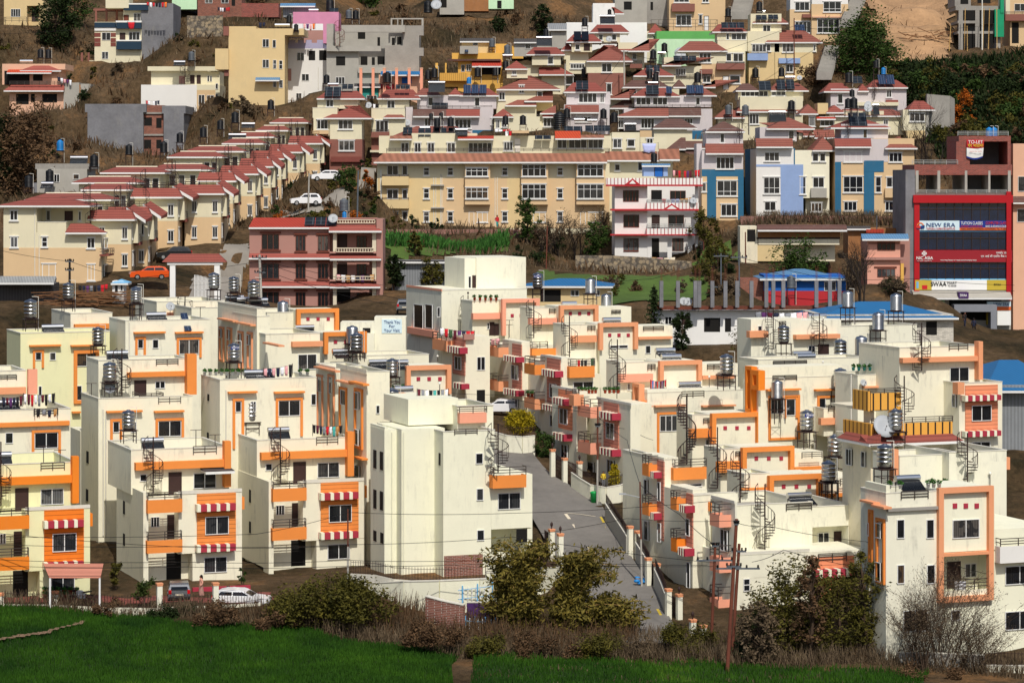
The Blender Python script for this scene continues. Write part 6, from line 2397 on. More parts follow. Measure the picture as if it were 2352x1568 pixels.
bld('large white blank sided house with cream top storey','the white blank sided house',325,302,412,'''m whitewash
F 0
b 324 195 452 - 8
b 451 207 495 - 8 peach
b 451 195 495 207 8.2 hillcream
b 494 195 505 - 8 hillcream
F 2
b 347 162 476 196 6 hillcream; b 475 165 505 196 5.8 hillcream
o 339 153 505 163 .8 hillcream slab
d 438 174 446 193; d 453 174 460 193; w 476 174 481 188 1; w 482 175 487 188 1; o 411 175 424 193 .05 terracotta door
C 425 156 195 1
F 0
w 456 218 470 243 2; w 475 219 492 244 2; o 458 264 476 286 .05 woodframe shutter
w 495 192 501 205 1; w 495 216 501 232 1
T 440 118 139 153 0 g
V 412 139 26 .5 152
N 335 231 366 231 4 rw.wnn .8
''')
bld('rough grey concrete building with exposed brick bay','the rough grey concrete building',201,378,392,'''m darkconc
F 0
b 201 258 329 - 10
b 376 258 422 - 10
b 195 239 336 258 11
b 372 243 426 261 11
F .8
b 328 242 377 - 9 brick
n 331 270 349 289; n 359 271 371 294; n 331 321 347 342; n 359 321 371 341
o 328 258 377 262 .2 concrete beam; o 328 308 377 312 .2 concrete beam; o 328 359 377 363 .2 concrete beam
F 0
V 385 243 14 0 250 0
''')
bld('low unfinished grey house beside the first red roofs','the low grey house',82,440,345,'''m greyplaster
F 0
b 85 388 200 - 7
b 81 376 205 389 8 concrete
w 124 400 137 419 2; w 168 400 182 412 1
b 75 420 165 450 4 darkconc
T 114 388 416 424 1.2 k
''')
bld('pale yellow house with white grilled window, top left corner','the top left yellow house',9,60,455,'''m butter
F 0
b 9 14 62 - 6; b 90 14 105 - 6; b 9 -10 100 14 7
F 1.5
b 60 14 95 - 4
d 74 18 87 50
F 0
w 25 21 47 39 4
r 10 40 95 52 1.5
''')
bld('low red brick house with small windows at the top','the top brick house',454,38,452,'''m brick
F 0
b 454 -20 555 - 6
w 471 -4 488 8 2; w 508 -4 525 8 2; n 532 -4 540 14
F .0
b 549 8 640 40 5 brickred
N 500 17 528 17 1.5 nwwnrr .8
b 395 -10 452 22 4 mint
''')
wallrun('stone_wall','weathered stone retaining wall below the brick house',[(430,88,432),(470,87,432),(512,84,432)],[3.5,3.4,3.3],'stone',.6,cat='stone wall',cap=False)
bld('unfinished concrete frame building with scaffolding and green netting','the scaffolded concrete frame',2200,112,432,'''m concrete
F 0
b 2200 48 2300 54 7; b 2200 72 2300 78 7; b 2195 14 2300 24 7; b 2193 -10 2230 15 7
b 2202 20 2212 - .5; b 2240 20 2250 - .5; b 2288 20 2298 - .5
F 3
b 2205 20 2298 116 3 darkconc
F 0
n 2213 24 2238 46; n 2250 26 2284 54; n 2213 80 2238 112; n 2250 80 2284 110
o 2285 22 2306 85 .8 net net; o 2298 -10 2306 30 .9 net net
n 2206 -4 2224 10; n 2245 -4 2275 8
''')
for i,x in enumerate((2215,2257,2270,2290,2222,2180)):
    a=at(x,118,430-i*.3); t=thing('scaffold_pole','slender scaffold pole leaning at the concrete frame building','scaffold pole',a,0,'scaffold poles at the concrete frame'); b=MB(); b.tube((0,0,0),(RN.uniform(-.3,.3),0,(118-(20 if i<4 else 60))*430/S),.06,5); b.build('pole','bamboo',t)
bld('cream house with brown balcony, cut by the top right corner','the top right corner house',2312,108,436,'''m peach2
F 0
b 2320 -20 2420 - 7 peach2; b 2310 -20 2325 42 7 hillcream
w 2330 9 2370 26 3; B 2309 33 2420 48 .9 brownwall; r 2312 27 2420 33 .85
n 2324 52 2340 100
''')
bld('grey shack with tilted pole frame on the upper slope','the grey shack on the upper slope',1010,40,452,'''m greyplaster
F 0
b 1010 -20 1066 34 5
n 1012 -4 1026 18
b 1066 -10 1122 26 5 mudwall
T 983 1 30 32 1 k
b 1122 -20 1180 21 5 mint
n 1142 2 1152 20
X 1002 12 1.5 .9
''')
bld('small cream shed with dark roof above the mustard house','the small shed above the heater house',1181,140,422,'''m hillcream
F 0
b 1181 98 1268 130 5 greyplaster; l 1180 89 1235 97 .5 0 0 darktin
w 1206 98 1219 113 1
b 1176 106 1202 135 5 mustard
b 1266 66 1302 112 5 greyplaster
l 1258 54 1302 68 .6 0 0 greysheet
''')
# ---------------- terrain ----------------
for a in ((0,1395,196),(300,1415,196),(600,1440,193),(900,1482,190),(1063,1503,188),(1300,1518,187),(1500,1526,186),(1764,1536,185),(2134,1551,183),(2352,1560,182),
          (0,1568,172),(600,1568,174),(1176,1568,178),(1764,1568,180),(2352,1600,177),(-400,1400,196),(-400,1600,170),(2800,1560,182),(2800,1620,175),
          (800,1420,197),(980,1440,196),(1150,1440,195),(1650,1480,190),(1850,1500,188),(2200,1520,187),(0,1380,198),(500,1385,199),
          (1100,585,338),(1000,640,322),(1200,640,322),(1300,680,305),(1500,640,330),(1500,690,300),(1650,600,338),(1680,560,345),(1300,600,345),(1250,560,346),(1250,535,352),(1450,700,298),
          (500,690,285),(540,620,305),(560,570,322),(430,690,285),(900,690,297),(870,560,340),(760,470,340),(820,430,352),(840,380,365),(720,520,325),(700,400,360),
          (0,480,345),(0,420,352),(40,330,380),(-100,300,390),(120,330,382),(180,320,388),(150,250,405),(260,190,420),(330,170,425),(280,150,435),(100,120,440),(0,110,440),(480,130,425),(440,60,448),(430,20,458),
          (500,215,412),(560,240,402),(1000,110,432),(1100,60,447),(1200,30,455),(1000,20,460),(900,20,462),(800,60,440),(980,60,440),(1250,40,450),(1180,120,425),(1100,80,440),
          (1950,150,418),(1950,200,405),(2000,165,415),(2050,150,420),(2100,145,424),(2150,130,428),(2050,60,440),(2100,20,450),(2000,20,448),(2150,60,438),(2000,100,430),(1960,40,445),
          (2100,200,412),(2200,200,410),(2300,200,408),(2352,160,418),(2200,260,396),(2300,260,394),(2150,300,386),(2250,290,388),(2130,400,362),(2352,290,388),(2450,200,410),(2120,470,348),
          (1700,210,408),(1880,170,415),(1860,215,404),(2270,790,310),(2330,800,300),(2200,780,305),(2300,860,270),(2340,930,240),(2330,1050,228),(2352,1250,205),(1950,690,290),(2000,650,300),(1700,650,300),
          (70,700,275),(200,700,275),(330,700,275),(0,720,270),(850,720,290),(950,720,288)): T_(*a)
for x in (-400,0,600,1200,1800,2400,2800): T_(x,-90,495); T_(x,-260,560); T_(x,-700,760)
for x in (-500,2900):
    for y,Y in ((300,385),(100,438),(500,350),(700,290),(900,250),(1100,228),(1300,206)): T_(x,y,Y)
for x,y,Y in ((-100,1380,200),(230,1345,204),(450,1372,200),(560,1375,200),(150,1372,200)): T_(x,y,Y)
CP=np.array(TER)
def terr(X,Y):
    X=np.atleast_1d(np.asarray(X,float)); Y=np.atleast_1d(np.asarray(Y,float)); out=np.empty(X.shape)
    for i in range(0,len(X),4000):
        d2=(X[i:i+4000,None]-CP[None,:,0])**2+((Y[i:i+4000,None]-CP[None,:,1])*1.15)**2; w_=1/(d2+3.0)**1.9; out[i:i+4000]=(w_*CP[None,:,2]).sum(1)/w_.sum(1)
    return out
GX=np.concatenate([np.linspace(-320,-92,20)[:-1],np.arange(-92,92.1,1.6),np.linspace(92,320,20)[1:]]); GY=np.concatenate([np.linspace(40,158,14)[:-1],np.arange(158,470,1.6),np.linspace(470,900,30)[1:]])
XX,YY=np.meshgrid(GX,GY); ZZ=terr(XX.ravel(),YY.ravel()).reshape(XX.shape)
rs=np.random.RandomState(2); rough=np.where((YY>335)&(YY<480),.16,.03); ZZ=ZZ+rs.normal(size=ZZ.shape)*rough-.05
def gz(x,y):
    i=np.clip(np.searchsorted(GX,x)-1,0,len(GX)-2); j=np.clip(np.searchsorted(GY,y)-1,0,len(GY)-2); u=(x-GX[i])/(GX[i+1]-GX[i]); v=(y-GY[j])/(GY[j+1]-GY[j])
    return (ZZ[j,i]*(1-u)+ZZ[j,i+1]*u)*(1-v)+(ZZ[j+1,i]*(1-u)+ZZ[j+1,i+1]*u)*v
def G(px,py,y0=150,y1=700):
    Y=np.arange(y0,y1,1.0); x=(px-CX)*Y/S; z=-(py-HY)*Y/S; g=gz(x,Y); k=np.nonzero(z<g)[0]; Yh=Y[k[0]] if len(k) else y1
    return Vector(((px-CX)*Yh/S,Yh,float(gz((px-CX)*Yh/S,Yh))))
ny,nx=XX.shape; me=bpy.data.meshes.new('ground'); V=np.stack([XX.ravel(),YY.ravel(),ZZ.ravel()],1); idx=(np.arange(ny-1)[:,None]*nx+np.arange(nx-1)[None,:]).ravel()
me.from_pydata(V.tolist(),[],np.stack([idx,idx+1,idx+nx+1,idx+nx],1).tolist()); me.polygons.foreach_set('use_smooth',[True]*len(me.polygons)); me.update()
gm=bpy.data.materials.new('ground'); gm.use_nodes=True; N=gm.node_tree.nodes; Lk=gm.node_tree.links; b=N['Principled BSDF']; b.inputs['Roughness'].default_value=.95; b.inputs['Specular IOR Level'].default_value=.1
tc=N.new('ShaderNodeTexCoord'); n1=N.new('ShaderNodeTexNoise'); n1.inputs['Scale'].default_value=.09; n1.inputs['Detail'].default_value=9; n1.inputs['Roughness'].default_value=.7; Lk.new(tc.outputs['Object'],n1.inputs['Vector'])
cr=N.new('ShaderNodeValToRGB'); Lk.new(n1.outputs[0],cr.inputs[0]); e=cr.color_ramp.elements; e[0].position=.36; e[0].color=(*lin('3b3526'),1); e[1].position=.64; e[1].color=(*lin('8c6b4a'),1); k=e.new(.48); k.color=(*lin('5c4c38'),1); k=e.new(.55); k.color=(*lin('6a5844'),1)
n2=N.new('ShaderNodeTexNoise'); n2.inputs['Scale'].default_value=1.6; n2.inputs['Detail'].default_value=8; n2.inputs['Roughness'].default_value=.8; Lk.new(tc.outputs['Object'],n2.inputs['Vector'])
mx=N.new('ShaderNodeMix'); mx.data_type='RGBA'; mx.blend_type='MULTIPLY'; mx.inputs[0].default_value=1; Lk.new(cr.outputs[0],mx.inputs[6]); c2=N.new('ShaderNodeValToRGB'); Lk.new(n2.outputs[0],c2.inputs[0]); c2.color_ramp.elements[0].position=.3; c2.color_ramp.elements[0].color=(.35,.35,.32,1); c2.color_ramp.elements[1].position=.7; c2.color_ramp.elements[1].color=(1.25,1.2,1.1,1); Lk.new(c2.outputs[0],mx.inputs[7]); Lk.new(mx.outputs[2],b.inputs['Base Color'])
bn=N.new('ShaderNodeBump'); bn.inputs['Distance'].default_value=.5; bn.inputs['Strength'].default_value=.8; Lk.new(n2.outputs[0],bn.inputs['Height']); Lk.new(bn.outputs[0],b.inputs['Normal'])
me.materials.append(gm); o=mobj('ground',me); o['kind']='structure'
def inpoly(x,y,P):
    c=np.zeros(x.shape,bool); n=len(P)
    for i in range(n):
        (x0,y0),(x1,y1)=P[i],P[(i+1)%n]; m=((y0>y)!=(y1>y)); xi=(x1-x0)*(y-y0)/((y1-y0) if y1!=y0 else 1e-9)+x0; c^=m&(x<xi)
    return c
def patch(name,poly,m,dz=.06,step=.7,jit=.5,kind='structure'):
    W=[G(*p) for p in poly]; P=[(v.x,v.y) for v in W]; xs=[p[0] for p in P]; ys=[p[1] for p in P]
    X,Y=np.meshgrid(np.arange(min(xs)-1,max(xs)+1,step),np.arange(min(ys)-1,max(ys)+1,step)); r=np.random.RandomState(len(poly))
    ins=inpoly(X+np.sin(Y*1.7)*jit,Y+np.sin(X*1.3)*jit,P); Z=gz(X.ravel(),Y.ravel()).reshape(X.shape)+dz
    n=X.shape[1]; F=[]; 
    for j in range(X.shape[0]-1):
        for i in range(n-1):
            if ins[j,i] and ins[j,i+1] and ins[j+1,i] and ins[j+1,i+1]: a=j*n+i; F.append((a,a+1,a+n+1,a+n))
    used=sorted({i for f in F for i in f}); mp={u:i for i,u in enumerate(used)}; XR,YR,ZR=X.ravel(),Y.ravel(),Z.ravel()
    b=MB(); b.v=[(XR[u],YR[u],ZR[u]) for u in used]; b.f=[[mp[i] for i in f] for f in F]; b.sm=[True]*len(F); o=b.build(name,m); 
    if o: o['kind']=kind
    return P
def scatter(name,label,P,n,h,w,m,cat,dens=None,seed=0,lean=.3,blades=1,rect=None,filt=None):
    r=np.random.RandomState(seed); xs=[p[0] for p in P]; ys=[p[1] for p in P]; X=r.uniform(min(xs),max(xs),n*3); Y=r.uniform(min(ys),max(ys),n*3); k=inpoly(X,Y,P); 
    if filt is not None: k&=filt(X,Y)
    X=X[k][:n]; Y=Y[k][:n]; Z=gz(X,Y); n=len(X); hh=h*(.5+.9*r.rand(n)); a=r.uniform(0,6.28,n); dx=np.cos(a)*w; dy=np.sin(a)*w; lx=r.normal(size=n)*lean*hh; ly=r.normal(size=n)*lean*hh
    A=np.stack([X-dx,Y-dy,Z-.05],1); B_=np.stack([X+dx,Y+dy,Z-.05],1); C_=np.stack([X+lx+dx*.3,Y+ly+dy*.3,Z+hh],1); D_=np.stack([X+lx-dx*.3,Y+ly-dy*.3,Z+hh],1)
    V=np.stack([A,B_,C_,D_],1).reshape(-1,3); me=bpy.data.meshes.new(name); me.vertices.add(len(V)); me.vertices.foreach_set('co',V.ravel()); me.loops.add(4*n); me.loops.foreach_set('vertex_index',np.arange(4*n)); me.polygons.add(n); me.polygons.foreach_set('loop_start',np.arange(n)*4); me.polygons.foreach_set('loop_total',np.full(n,4)); me.update(calc_edges=True); me.materials.append(M(m)); o=mobj(name,me); return tag(o,label,cat,None,'stuff')
mat('fieldsoil','24380f',var=.3,nscale=.4,bump=.15); mat('terracegrass','4a6026',var=.35,nscale=.3,bump=.2); mat('pathsoil','7a624c',var=.3,nscale=.5,bump=.15); mat('lawn','6e6a3a',var=.3)
PF=patch('wheat_field_soil',[(-120,1396),(0,1395),(150,1404),(240,1416),(330,1420),(420,1436),(588,1441),(680,1447),(763,1465),(888,1483),(1000,1492),(1063,1503),(1036,1531),(1046,1600),(-120,1600)],'fieldsoil',.05)
PF2=patch('wheat_field_soil',[(1090,1512),(1176,1511),(1330,1518),(1501,1526),(1764,1536),(1950,1540),(2134,1551),(2090,1600),(1075,1600)],'fieldsoil',.05)
scatter('wheat','dense young green wheat covering the left field','' or PF,90000,.30,.035,'wheat','wheat',seed=1,lean=.18)
scatter('wheat','thinner young wheat with bare spots in the right field',PF2,22000,.34,.035,'wheat','wheat',seed=2,lean=.2)
patch('field_path',[(-60,1486),(0,1478),(100,1458),(196,1436),(204,1440),(110,1467),(0,1488),(-60,1496)],'pathsoil',.32,.3,.1)
Pd=[(v.x,v.y) for v in (G(0,1392),G(300,1408),G(600,1420),G(900,1440),G(1150,1445),G(1500,1470),G(1800,1500),G(2100,1515),G(2352,1530),G(2352,1562),G(2130,1552),G(1700,1535),G(1200,1512),G(1050,1520),G(900,1484),G(600,1445),G(300,1424),G(0,1400))]
scatter('dry_weeds','tangled dry brown weeds and reeds along the field edge',Pd,16000,.9,.03,'dryleaf','dry weeds',seed=3,lean=.35)
Pd2=[(v.x,v.y) for v in (G(560,1412),G(800,1400),G(950,1410),G(1060,1440),G(1180,1440),G(1300,1450),G(1460,1460),G(1460,1500),G(1150,1500),G(900,1475),G(700,1440),G(560,1436))]
scatter('tall_reeds','tall feathery brown reeds between big bush and bamboo',Pd2,4500,1.3,.035,'leafbrown','reeds',seed=4,lean=.22)
patch('sand_slope',[(1975,-30),(2040,-30),(2170,-30),(2190,40),(2195,110),(2185,142),(2130,150),(2080,150),(2040,150),(2045,120),(1985,80),(1990,40)],'sand',.35,.9,.8)
for i,pl in enumerate(([(880,560),(1000,556),(1150,556),(1180,585),(1000,600),(885,590)],[(1225,615),(1330,632),(1500,636),(1660,645),(1660,695),(1330,690),(1235,672)],[(1330,684),(1480,690),(1640,690),(1640,700),(1330,702)],[(1590,575),(1700,570),(1720,600),(1620,610)])): patch('grass_terrace',pl,'terracegrass',.15)
patch('paved_lane',[(420,700),(515,700),(560,650),(575,620),(575,562),(530,562),(500,600),(440,640)],'pavegrey',.12,.3,.0)
patch('paved_lane',[(640,512),(740,505),(800,470),(862,420),(868,392),(845,392),(825,420),(760,450),(640,492)],'pavegrey',.25,.35,.0)
# dry grass and scrub on the hill
hx=[(-100,330),(95,330),(120,460),(-120,460)]
def freeof(X,Y):
    k=np.ones(X.shape,bool)
    for H in HS:
        if H.loc.y<330: continue
        k&=~((X>H.loc.x-3)&(X<H.loc.x+9)&(Y>H.loc.y-4)&(Y<H.loc.y+10))
    k&=~((X>52)&(X<74)&(Y>416)&(Y<470)); return k
scatter('hillside_grass','dry brown grass covering the hillside',hx,42000,.8,.07,'dryleaf','dry grass',seed=6,lean=.35,filt=freeof)
scatter('hillside_scrub','low dark scrub over the hillside',hx,9000,1.0,.16,'leafbrown','scrub',seed=7,lean=.4,filt=freeof)
def gb(px,py): return G(px,py)
def K(v): return v.y/S
# foreground plants: (kind,label,px centre,py base,Y,width px,height px,leaf,n,leafsize,seed)
def tr(label,x,y,Y,wp,hp,lm,n,leaf,seed,name='tree',**kw): k=Y/S; return tree(name,label,x,y,Y,hp*k,wp*k,lm,n,leaf,seed,ter=False,**kw)
def bu(label,x,y,Y,wp,hp,lm,n,leaf,seed,**kw): k=Y/S; return bush('bush',label,x,y,Y,wp*k,hp*k,lm,n,leaf,seed,ter=False,**kw)
bu('large rounded olive bush in front of the blank cream building',780,1436,193,330,122,'leafolive',15000,.13,1,dep=4)
bu('round green shrub left of the silver car',334,1376,197,56,52,'leaf',1500,.09,2)
bu('dark low bush at the field edge below silver car',392,1422,194.5,110,42,'leafdark',3000,.1,3)
bu('low brown green bush below the motorcycle',250,1412,195,110,36,'leafbrown',2200,.09,4)
for i,(x,y,w_,h_,lm,lab) in enumerate(((520,1428,150,50,'leafbrown','brown leafy weeds bush under the white car'),(1000,1476,170,62,'leafbrown','reddish brown bush below the old brick wall'),(1120,1500,130,60,'leafolive','olive brown bush below the bamboo trunk'),(1255,1508,170,60,'leafbrown','brown feathery bush below the bamboo right half'),(1385,1512,130,70,'leafolive','olive bush at the foot of the street'),(1545,1516,90,96,'leafolive','tall olive shrub left of the power poles'),(1618,1524,100,86,'leafolive','yellow tinged shrub touching the power poles'),(1470,1516,110,50,'dryleaf','pale dry bush beside the street end'),(1730,1530,110,130,'leafdark','dark leafy shrub just right of the power poles'),(2000,1540,150,70,'leafbrown','brown bush under the dark tree right side'),(640,1440,120,44,'leafbrown','brown bush at the left foot of the large olive bush'),(1660,1532,80,50,'leafbrown','small brown shrub behind the power poles'))): bu(lab,x,y,at(x,y,188).y+ (4 if x<700 else 0),w_,h_,lm,1500+int(w_*h_/4),.10,20+i)
# bamboo: many arching culms
def bamboo(label,x,y,Y,wp,hp,n,seed,leanx=0):
    k=Y/S; p=at(x,y,Y); rnd=random.Random(seed); t=thing('bamboo_clump',label,'bamboo',p); b=MB(); C=[]
    for i in range(n):
        a=rnd.uniform(0,6.28); H_=hp*k*rnd.uniform(.25,1.0); R_=wp*k*.5*rnd.uniform(.2,1.25); dx=math.cos(a)*R_+leanx*k*rnd.uniform(.3,1.0); dy=math.sin(a)*R_*.6; pts=[]; bx=rnd.uniform(-.15,.15)*wp*k
        for j in range(7): u=j/6; pts.append(Vector((bx+dx*u*u,dy*u*u,H_*(1-(1-u)**1.7)*(1-.12*u**4)-.3*(j==0))))
        b.path(pts,.035,4,.012)
        for j in range(190):
            u=rnd.uniform(.06,1.0); q=min(5,int(u*6)); v=pts[q].lerp(pts[q+1],u*6-q); C.append((v.x+rnd.gauss(0,.3),v.y+rnd.gauss(0,.3),v.z+rnd.gauss(-.1,.25)))
    b.build('culms','bamboo',t); lb=MB(); leafpts(lb,np.array(C),.15,seed,1.4,droop=.5); lb.build('foliage','bamboo_leaf',t)
bamboo('dense upright bamboo clump with orange tips before street corner',1195,1452,193,160,230,90,1,-10)
bamboo('arching bamboo clump spreading over the street end',1300,1462,193,150,225,60,2,90)
bamboo('low drooping bamboo shoots right of the arching clump',1390,1462,193.5,130,110,28,3,40)
tr('dark leaved tree between two bamboo clumps',1170,1455,196,70,130,'leafdark',3000,.14,5)
bu('yellow flowering stems below the purple wall',1145,1425,196.5,60,30,'leafyellow',500,.08,61)
for i,(x,y,w_,h_,lm,lab) in enumerate(((1815,1515,200,195,'leafolive','broad dark olive tree before the salmon awning'),(1930,1520,190,175,'leafolive','yellowing olive tree left of the bare brown shrub'),(1985,1512,100,235,'leafolive','tall thin dark tree against the white house edge'),(1860,1500,80,215,'leafbrown','tall brownish tree top in front of striped awning'),(1745,1520,90,120,'dryleaf','thin twiggy tree left of the broad olive tree'))): tr(lab,x,y,189-i*.8,w_,h_*1.17,lm,6500 if w_>100 else 2600,.13,30+i,trunk=.3,low=.12,nb=20)
for i,(x,w_,h_,lab) in enumerate(((2165,210,205,'large bare brown shrub before the tall white house'),(2235,150,120,'wide leaning bare shrub at lower right'),(2110,120,150,'bare brown shrub behind the large one'))): bare_tree('bare_shrub',lab,x,1556,184-i*.5+1,h_*1.4*185/S,w_*1.15*185/S,40+i,cat='bare shrub',leafm='dryleaf',nl=3400,stems=18,bark='bark',leaf=.06,depth=4,up=.35,ter=False,r0=.04)
bu('orange brown leafy bush at the base of bare shrub',2130,1566,183,180,60,'leafbrown',3500,.09,50)
# estate plants
k=246/S; t=thing('round_bush','clipped round yellow green bush above the curved street wall','bush',at(1194,1005,247)); b=MB(); leafball(b,[(0,0,36*k,29*k)],6500,.1,3,shell=.8); b.build('foliage','leafyellow',t); b=MB(); b.tube((0,0,-.5),(0,0,1.2),.1,6); b.build('trunk','bark',t)
tr('small broad leaved tree above the motorcycle',1252,1062,240,56,72,'leafgreen',1600,.12,61,low=.3)
k=230/S; t=thing('cone_shrub','narrow yellow green cone shrub behind the iron fence','shrub',at(1411,1130,229)); b=MB(); leafball(b,[(0,0,12*k,13*k),(0,0,28*k,13*k),(0,0,44*k,11*k),(0,0,58*k,8*k)],3000,.08,4,shell=.7); b.build('foliage','leafyellow',t)
k=275/S; t=thing('araucaria_tree','dark tiered pine beside the concrete pillars','pine tree',at(1502,790,281)); b=MB(); b.tube((0,0,-1),(0,0,140*k),.16,7,.04); b.build('trunk','darkbark',t); b=MB(); rr=np.random.RandomState(3)
for i in range(11):
    z=(20+i*11)*k; L=(34-i*2.6)*k
    for j in range(9): a=j*.7+i; C=np.array([[math.cos(a)*L*u,math.sin(a)*L*u,z-.5*u*u+.12*math.sin(u*9)] for u in np.linspace(.08,1,16)])+rr.normal(size=(16,3))*.06; leafpts(b,C,.15,i*9+j)
b.build('foliage','leafdark',t)
tr('creeper covered tree before the pillared white building',1565,800,279,52,90,'leafdark',2500,.15,63,low=.05)
tr('thin bare orchard tree beside the low estate roofs',1700,810,270,60,60,'leafolive',500,.1,64)
bu('palm like green leaves arching beside the bright orange house',262,1345,203,50,80,'leafolive',500,.14,65)
bu('small dark plant in the alley between two front houses',556,1335,205,20,40,'leafgreen',400,.1,66)
# middle
for i,(x,y,w_,h_,lm,n,lab) in enumerate(((1212,560,56,110,'leafgreen',2600,'leafy green tree in front of the apartment block'),(1368,600,62,96,'leafgreen',2600,'green tree left of the white red trimmed house'),(1618,575,62,100,'leafolive',2200,'olive tree right of the white red trimmed house'),(955,592,36,62,'leafolive',900,'olive tree standing on the green terrace'),(995,668,60,72,'leafolive',1600,'green tree in front of corrugated shed right part'),(905,668,50,90,'leafdark',2200,'dark tree beside the dusty pink house'),(935,660,50,66,'leafolive',900,'thin leafy tree before the grey shed left part'),(1838,640,130,72,'leafgreen',3200,'orange tree heavy with leaves under old balcony house'),(1650,620,60,76,'leafolive',1300,'bushy tree above the red brick terrace wall'),(800,440,60,60,'leafgreen',1600,'small green garden tree under brown pyramid house'),(765,440,40,40,'leafolive',600,'low shrub tree by the parked white car'),(1115,360,24,40,'leafolive',10,'stub'))):
    if lab!='stub': Yv=G(x,y).y; tr(lab,x,y,Yv,w_,h_,lm,n,.17,70+i,low=.18)
for i,(x,y,w_,h_,lab) in enumerate(((1280,595,90,110,'first bare reddish tree below the apartments'),(1325,598,80,120,'bare reddish tree in the middle of the thicket'),(1250,590,60,90,'bare tree right of the leafy green tree'),(1385,560,50,80,'bare tree against peach apartment wall'),(1980,700,70,150,'tall bare tree beside the salmon house'),(1945,690,60,110,'bare tree above the blue cabin roof'),(1640,770,60,60,'bare bush behind grey pillars'),(2060,690,50,60,'bare bush near the dark side wall'),(2115,420,110,200,'large bare tree left of the commercial building'),(2150,430,90,150,'bare tree tangle behind the red building roof'),(1000,650,40,60,'bare twiggy tree before the grey shed'))):
    Yv=G(x,y).y; k=Yv/S; bare_tree('bare_tree',lab,x,y,Yv,h_*k,w_*k,80+i,leafm='dryleaf' if i not in (4,8,9) else None,nl=900,stems=3,leaf=.11,depth=5,ter=False,r0=.11)
for i,x in enumerate((885,903,922,948,990,1010)): Yv=347.5; bush('hedge_shrub','clipped garden shrub in the row before the apartment block',x,527,Yv,20*Yv/S*(1.5 if i==3 else 1),(30 if i!=3 else 38)*Yv/S,'leafolive' if i<3 else 'leafdark',500,.13,100+i,group='garden shrubs before the apartment block',ter=False,cat='shrub')
scatter('crop_rows','tall green vegetable crop on the terrace below apartments',[(v.x,v.y) for v in (G(885,556),G(1160,552),G(1170,570),G(885,572))],5000,1.1,.12,'leaffresh','crop',seed=9)
scatter('wall_vines','dry tangled vines hanging over the brick wall',[(v.x,v.y) for v in (at(1700,505,346),at(2090,505,346),at(2090,505,344.4),at(1700,505,344.4))],3000,1.3,.05,'dryleaf','dry vines',seed=10)
# hill
for i,(x,y,w_,h_,lm,n,lab) in enumerate(((55,450,150,215,'leafbrown',6500,'large dark brown leafed tree at the left edge'),(10,440,110,180,'leafdark',3500,'dark tree cut by the left edge of the photo'),(128,118,100,150,'leafdark',5000,'dark green tree beside the top left yellow house'),(170,60,80,80,'leafgreen',2500,'green tree at the top beside striped house'),(1982,170,168,130,'leafgreen',9000,'big round dark green tree above the blue collectors'),(1250,90,50,90,'leafdark',1600,'dark tree right of the grey shack slope'),(590,12,60,40,'leafbrown',900,'brown shrub tree at top beside brick house'),(1145,75,36,36,'leafdark',700,'small dark tree on the dry grass slope'),(1870,200,70,46,'leafbrown',1600,'brown green tree with orange blossom near the stairs'),(850,20,60,40,'leafgreen',1200,'green shrub tree at the top above pink house'))):
    Yv=G(x,y).y; tr(lab,x,y,Yv,w_,h_,lm,n,.24,120+i,low=.1,nb=22,trunk=.3)
bare_tree('bare_tree','pale bare tree beside the striped navy house',195,66,G(195,66).y,5.5,4,131,ter=False,depth=5,bark='bark')
rnd=random.Random(9)
GREENS=['leafdark','leafolive','leafgreen','leafbrown','leafdark','leafolive']
PLC=['near the sand slope','above the concrete retaining wall','below the scaffolded frame','by the orange creeper','beside the bare tree','at the right edge of the hill']
for i in range(90):
    x=rnd.uniform(2040,2370); y=rnd.uniform(165,360)
    if y>300 and x<2150: continue
    Yv=G(x,y).y; w_=rnd.uniform(46,95); bush('hill_bush','dense green and brown bush on the steep slope right of the houses',x,y,Yv,w_*Yv/S,rnd.uniform(28,52)*Yv/S,rnd.choice(GREENS),1100,.24,200+i,group='bushes on the steep right slope',ter=False)
for i in range(34):
    x,y=rnd.choice([(rnd.uniform(150,340),rnd.uniform(150,300)),(rnd.uniform(0,210),rnd.uniform(80,130)),(rnd.uniform(400,520),rnd.uniform(60,150)),(rnd.uniform(970,1200),rnd.uniform(20,150)),(rnd.uniform(90,200),rnd.uniform(290,380)),(rnd.uniform(860,1000),rnd.uniform(0,60)),(rnd.uniform(505,580),rnd.uniform(235,262))])
    Yv=G(x,y).y; bush('hill_shrub','scrubby brown green shrub on the dry hillside',x,y,Yv,rnd.uniform(22,50)*Yv/S,rnd.uniform(14,30)*Yv/S,rnd.choice(['leafbrown','leafolive','leafbrown','dryleaf','leafdark']),600,.2,300+i,group='scrubby shrubs on the dry hillside',ter=False)
for i,(x,y,w_,h_) in enumerate(((2215,255,60,60),(2185,285,70,36),(2225,285,40,30))): Yv=G(x,y+10).y-1.5; bush('flowering_creeper','orange flowering creeper hanging on the slope beside concrete wall',x,y+10,Yv,w_*Yv/S,h_*Yv/S,'leaforange',1500,.14,400+i,group='orange flowering creepers',ter=False,cat='creeper')
for i,(x,y,w_,h_) in enumerate(((640,505,70,20),(720,500,110,22),(820,510,60,36),(858,525,40,30),(845,440,30,60))): Yv=G(x,y).y if i<4 else 352; bush('flower_hedge','hedge dotted with orange flowers beside the brown pink house roof',x,y,max(Yv,318),w_*Yv/S,h_*Yv/S,'leafolive' if i%2 else 'leaforange',1000,.13,420+i,group='orange flowered hedges',ter=False)

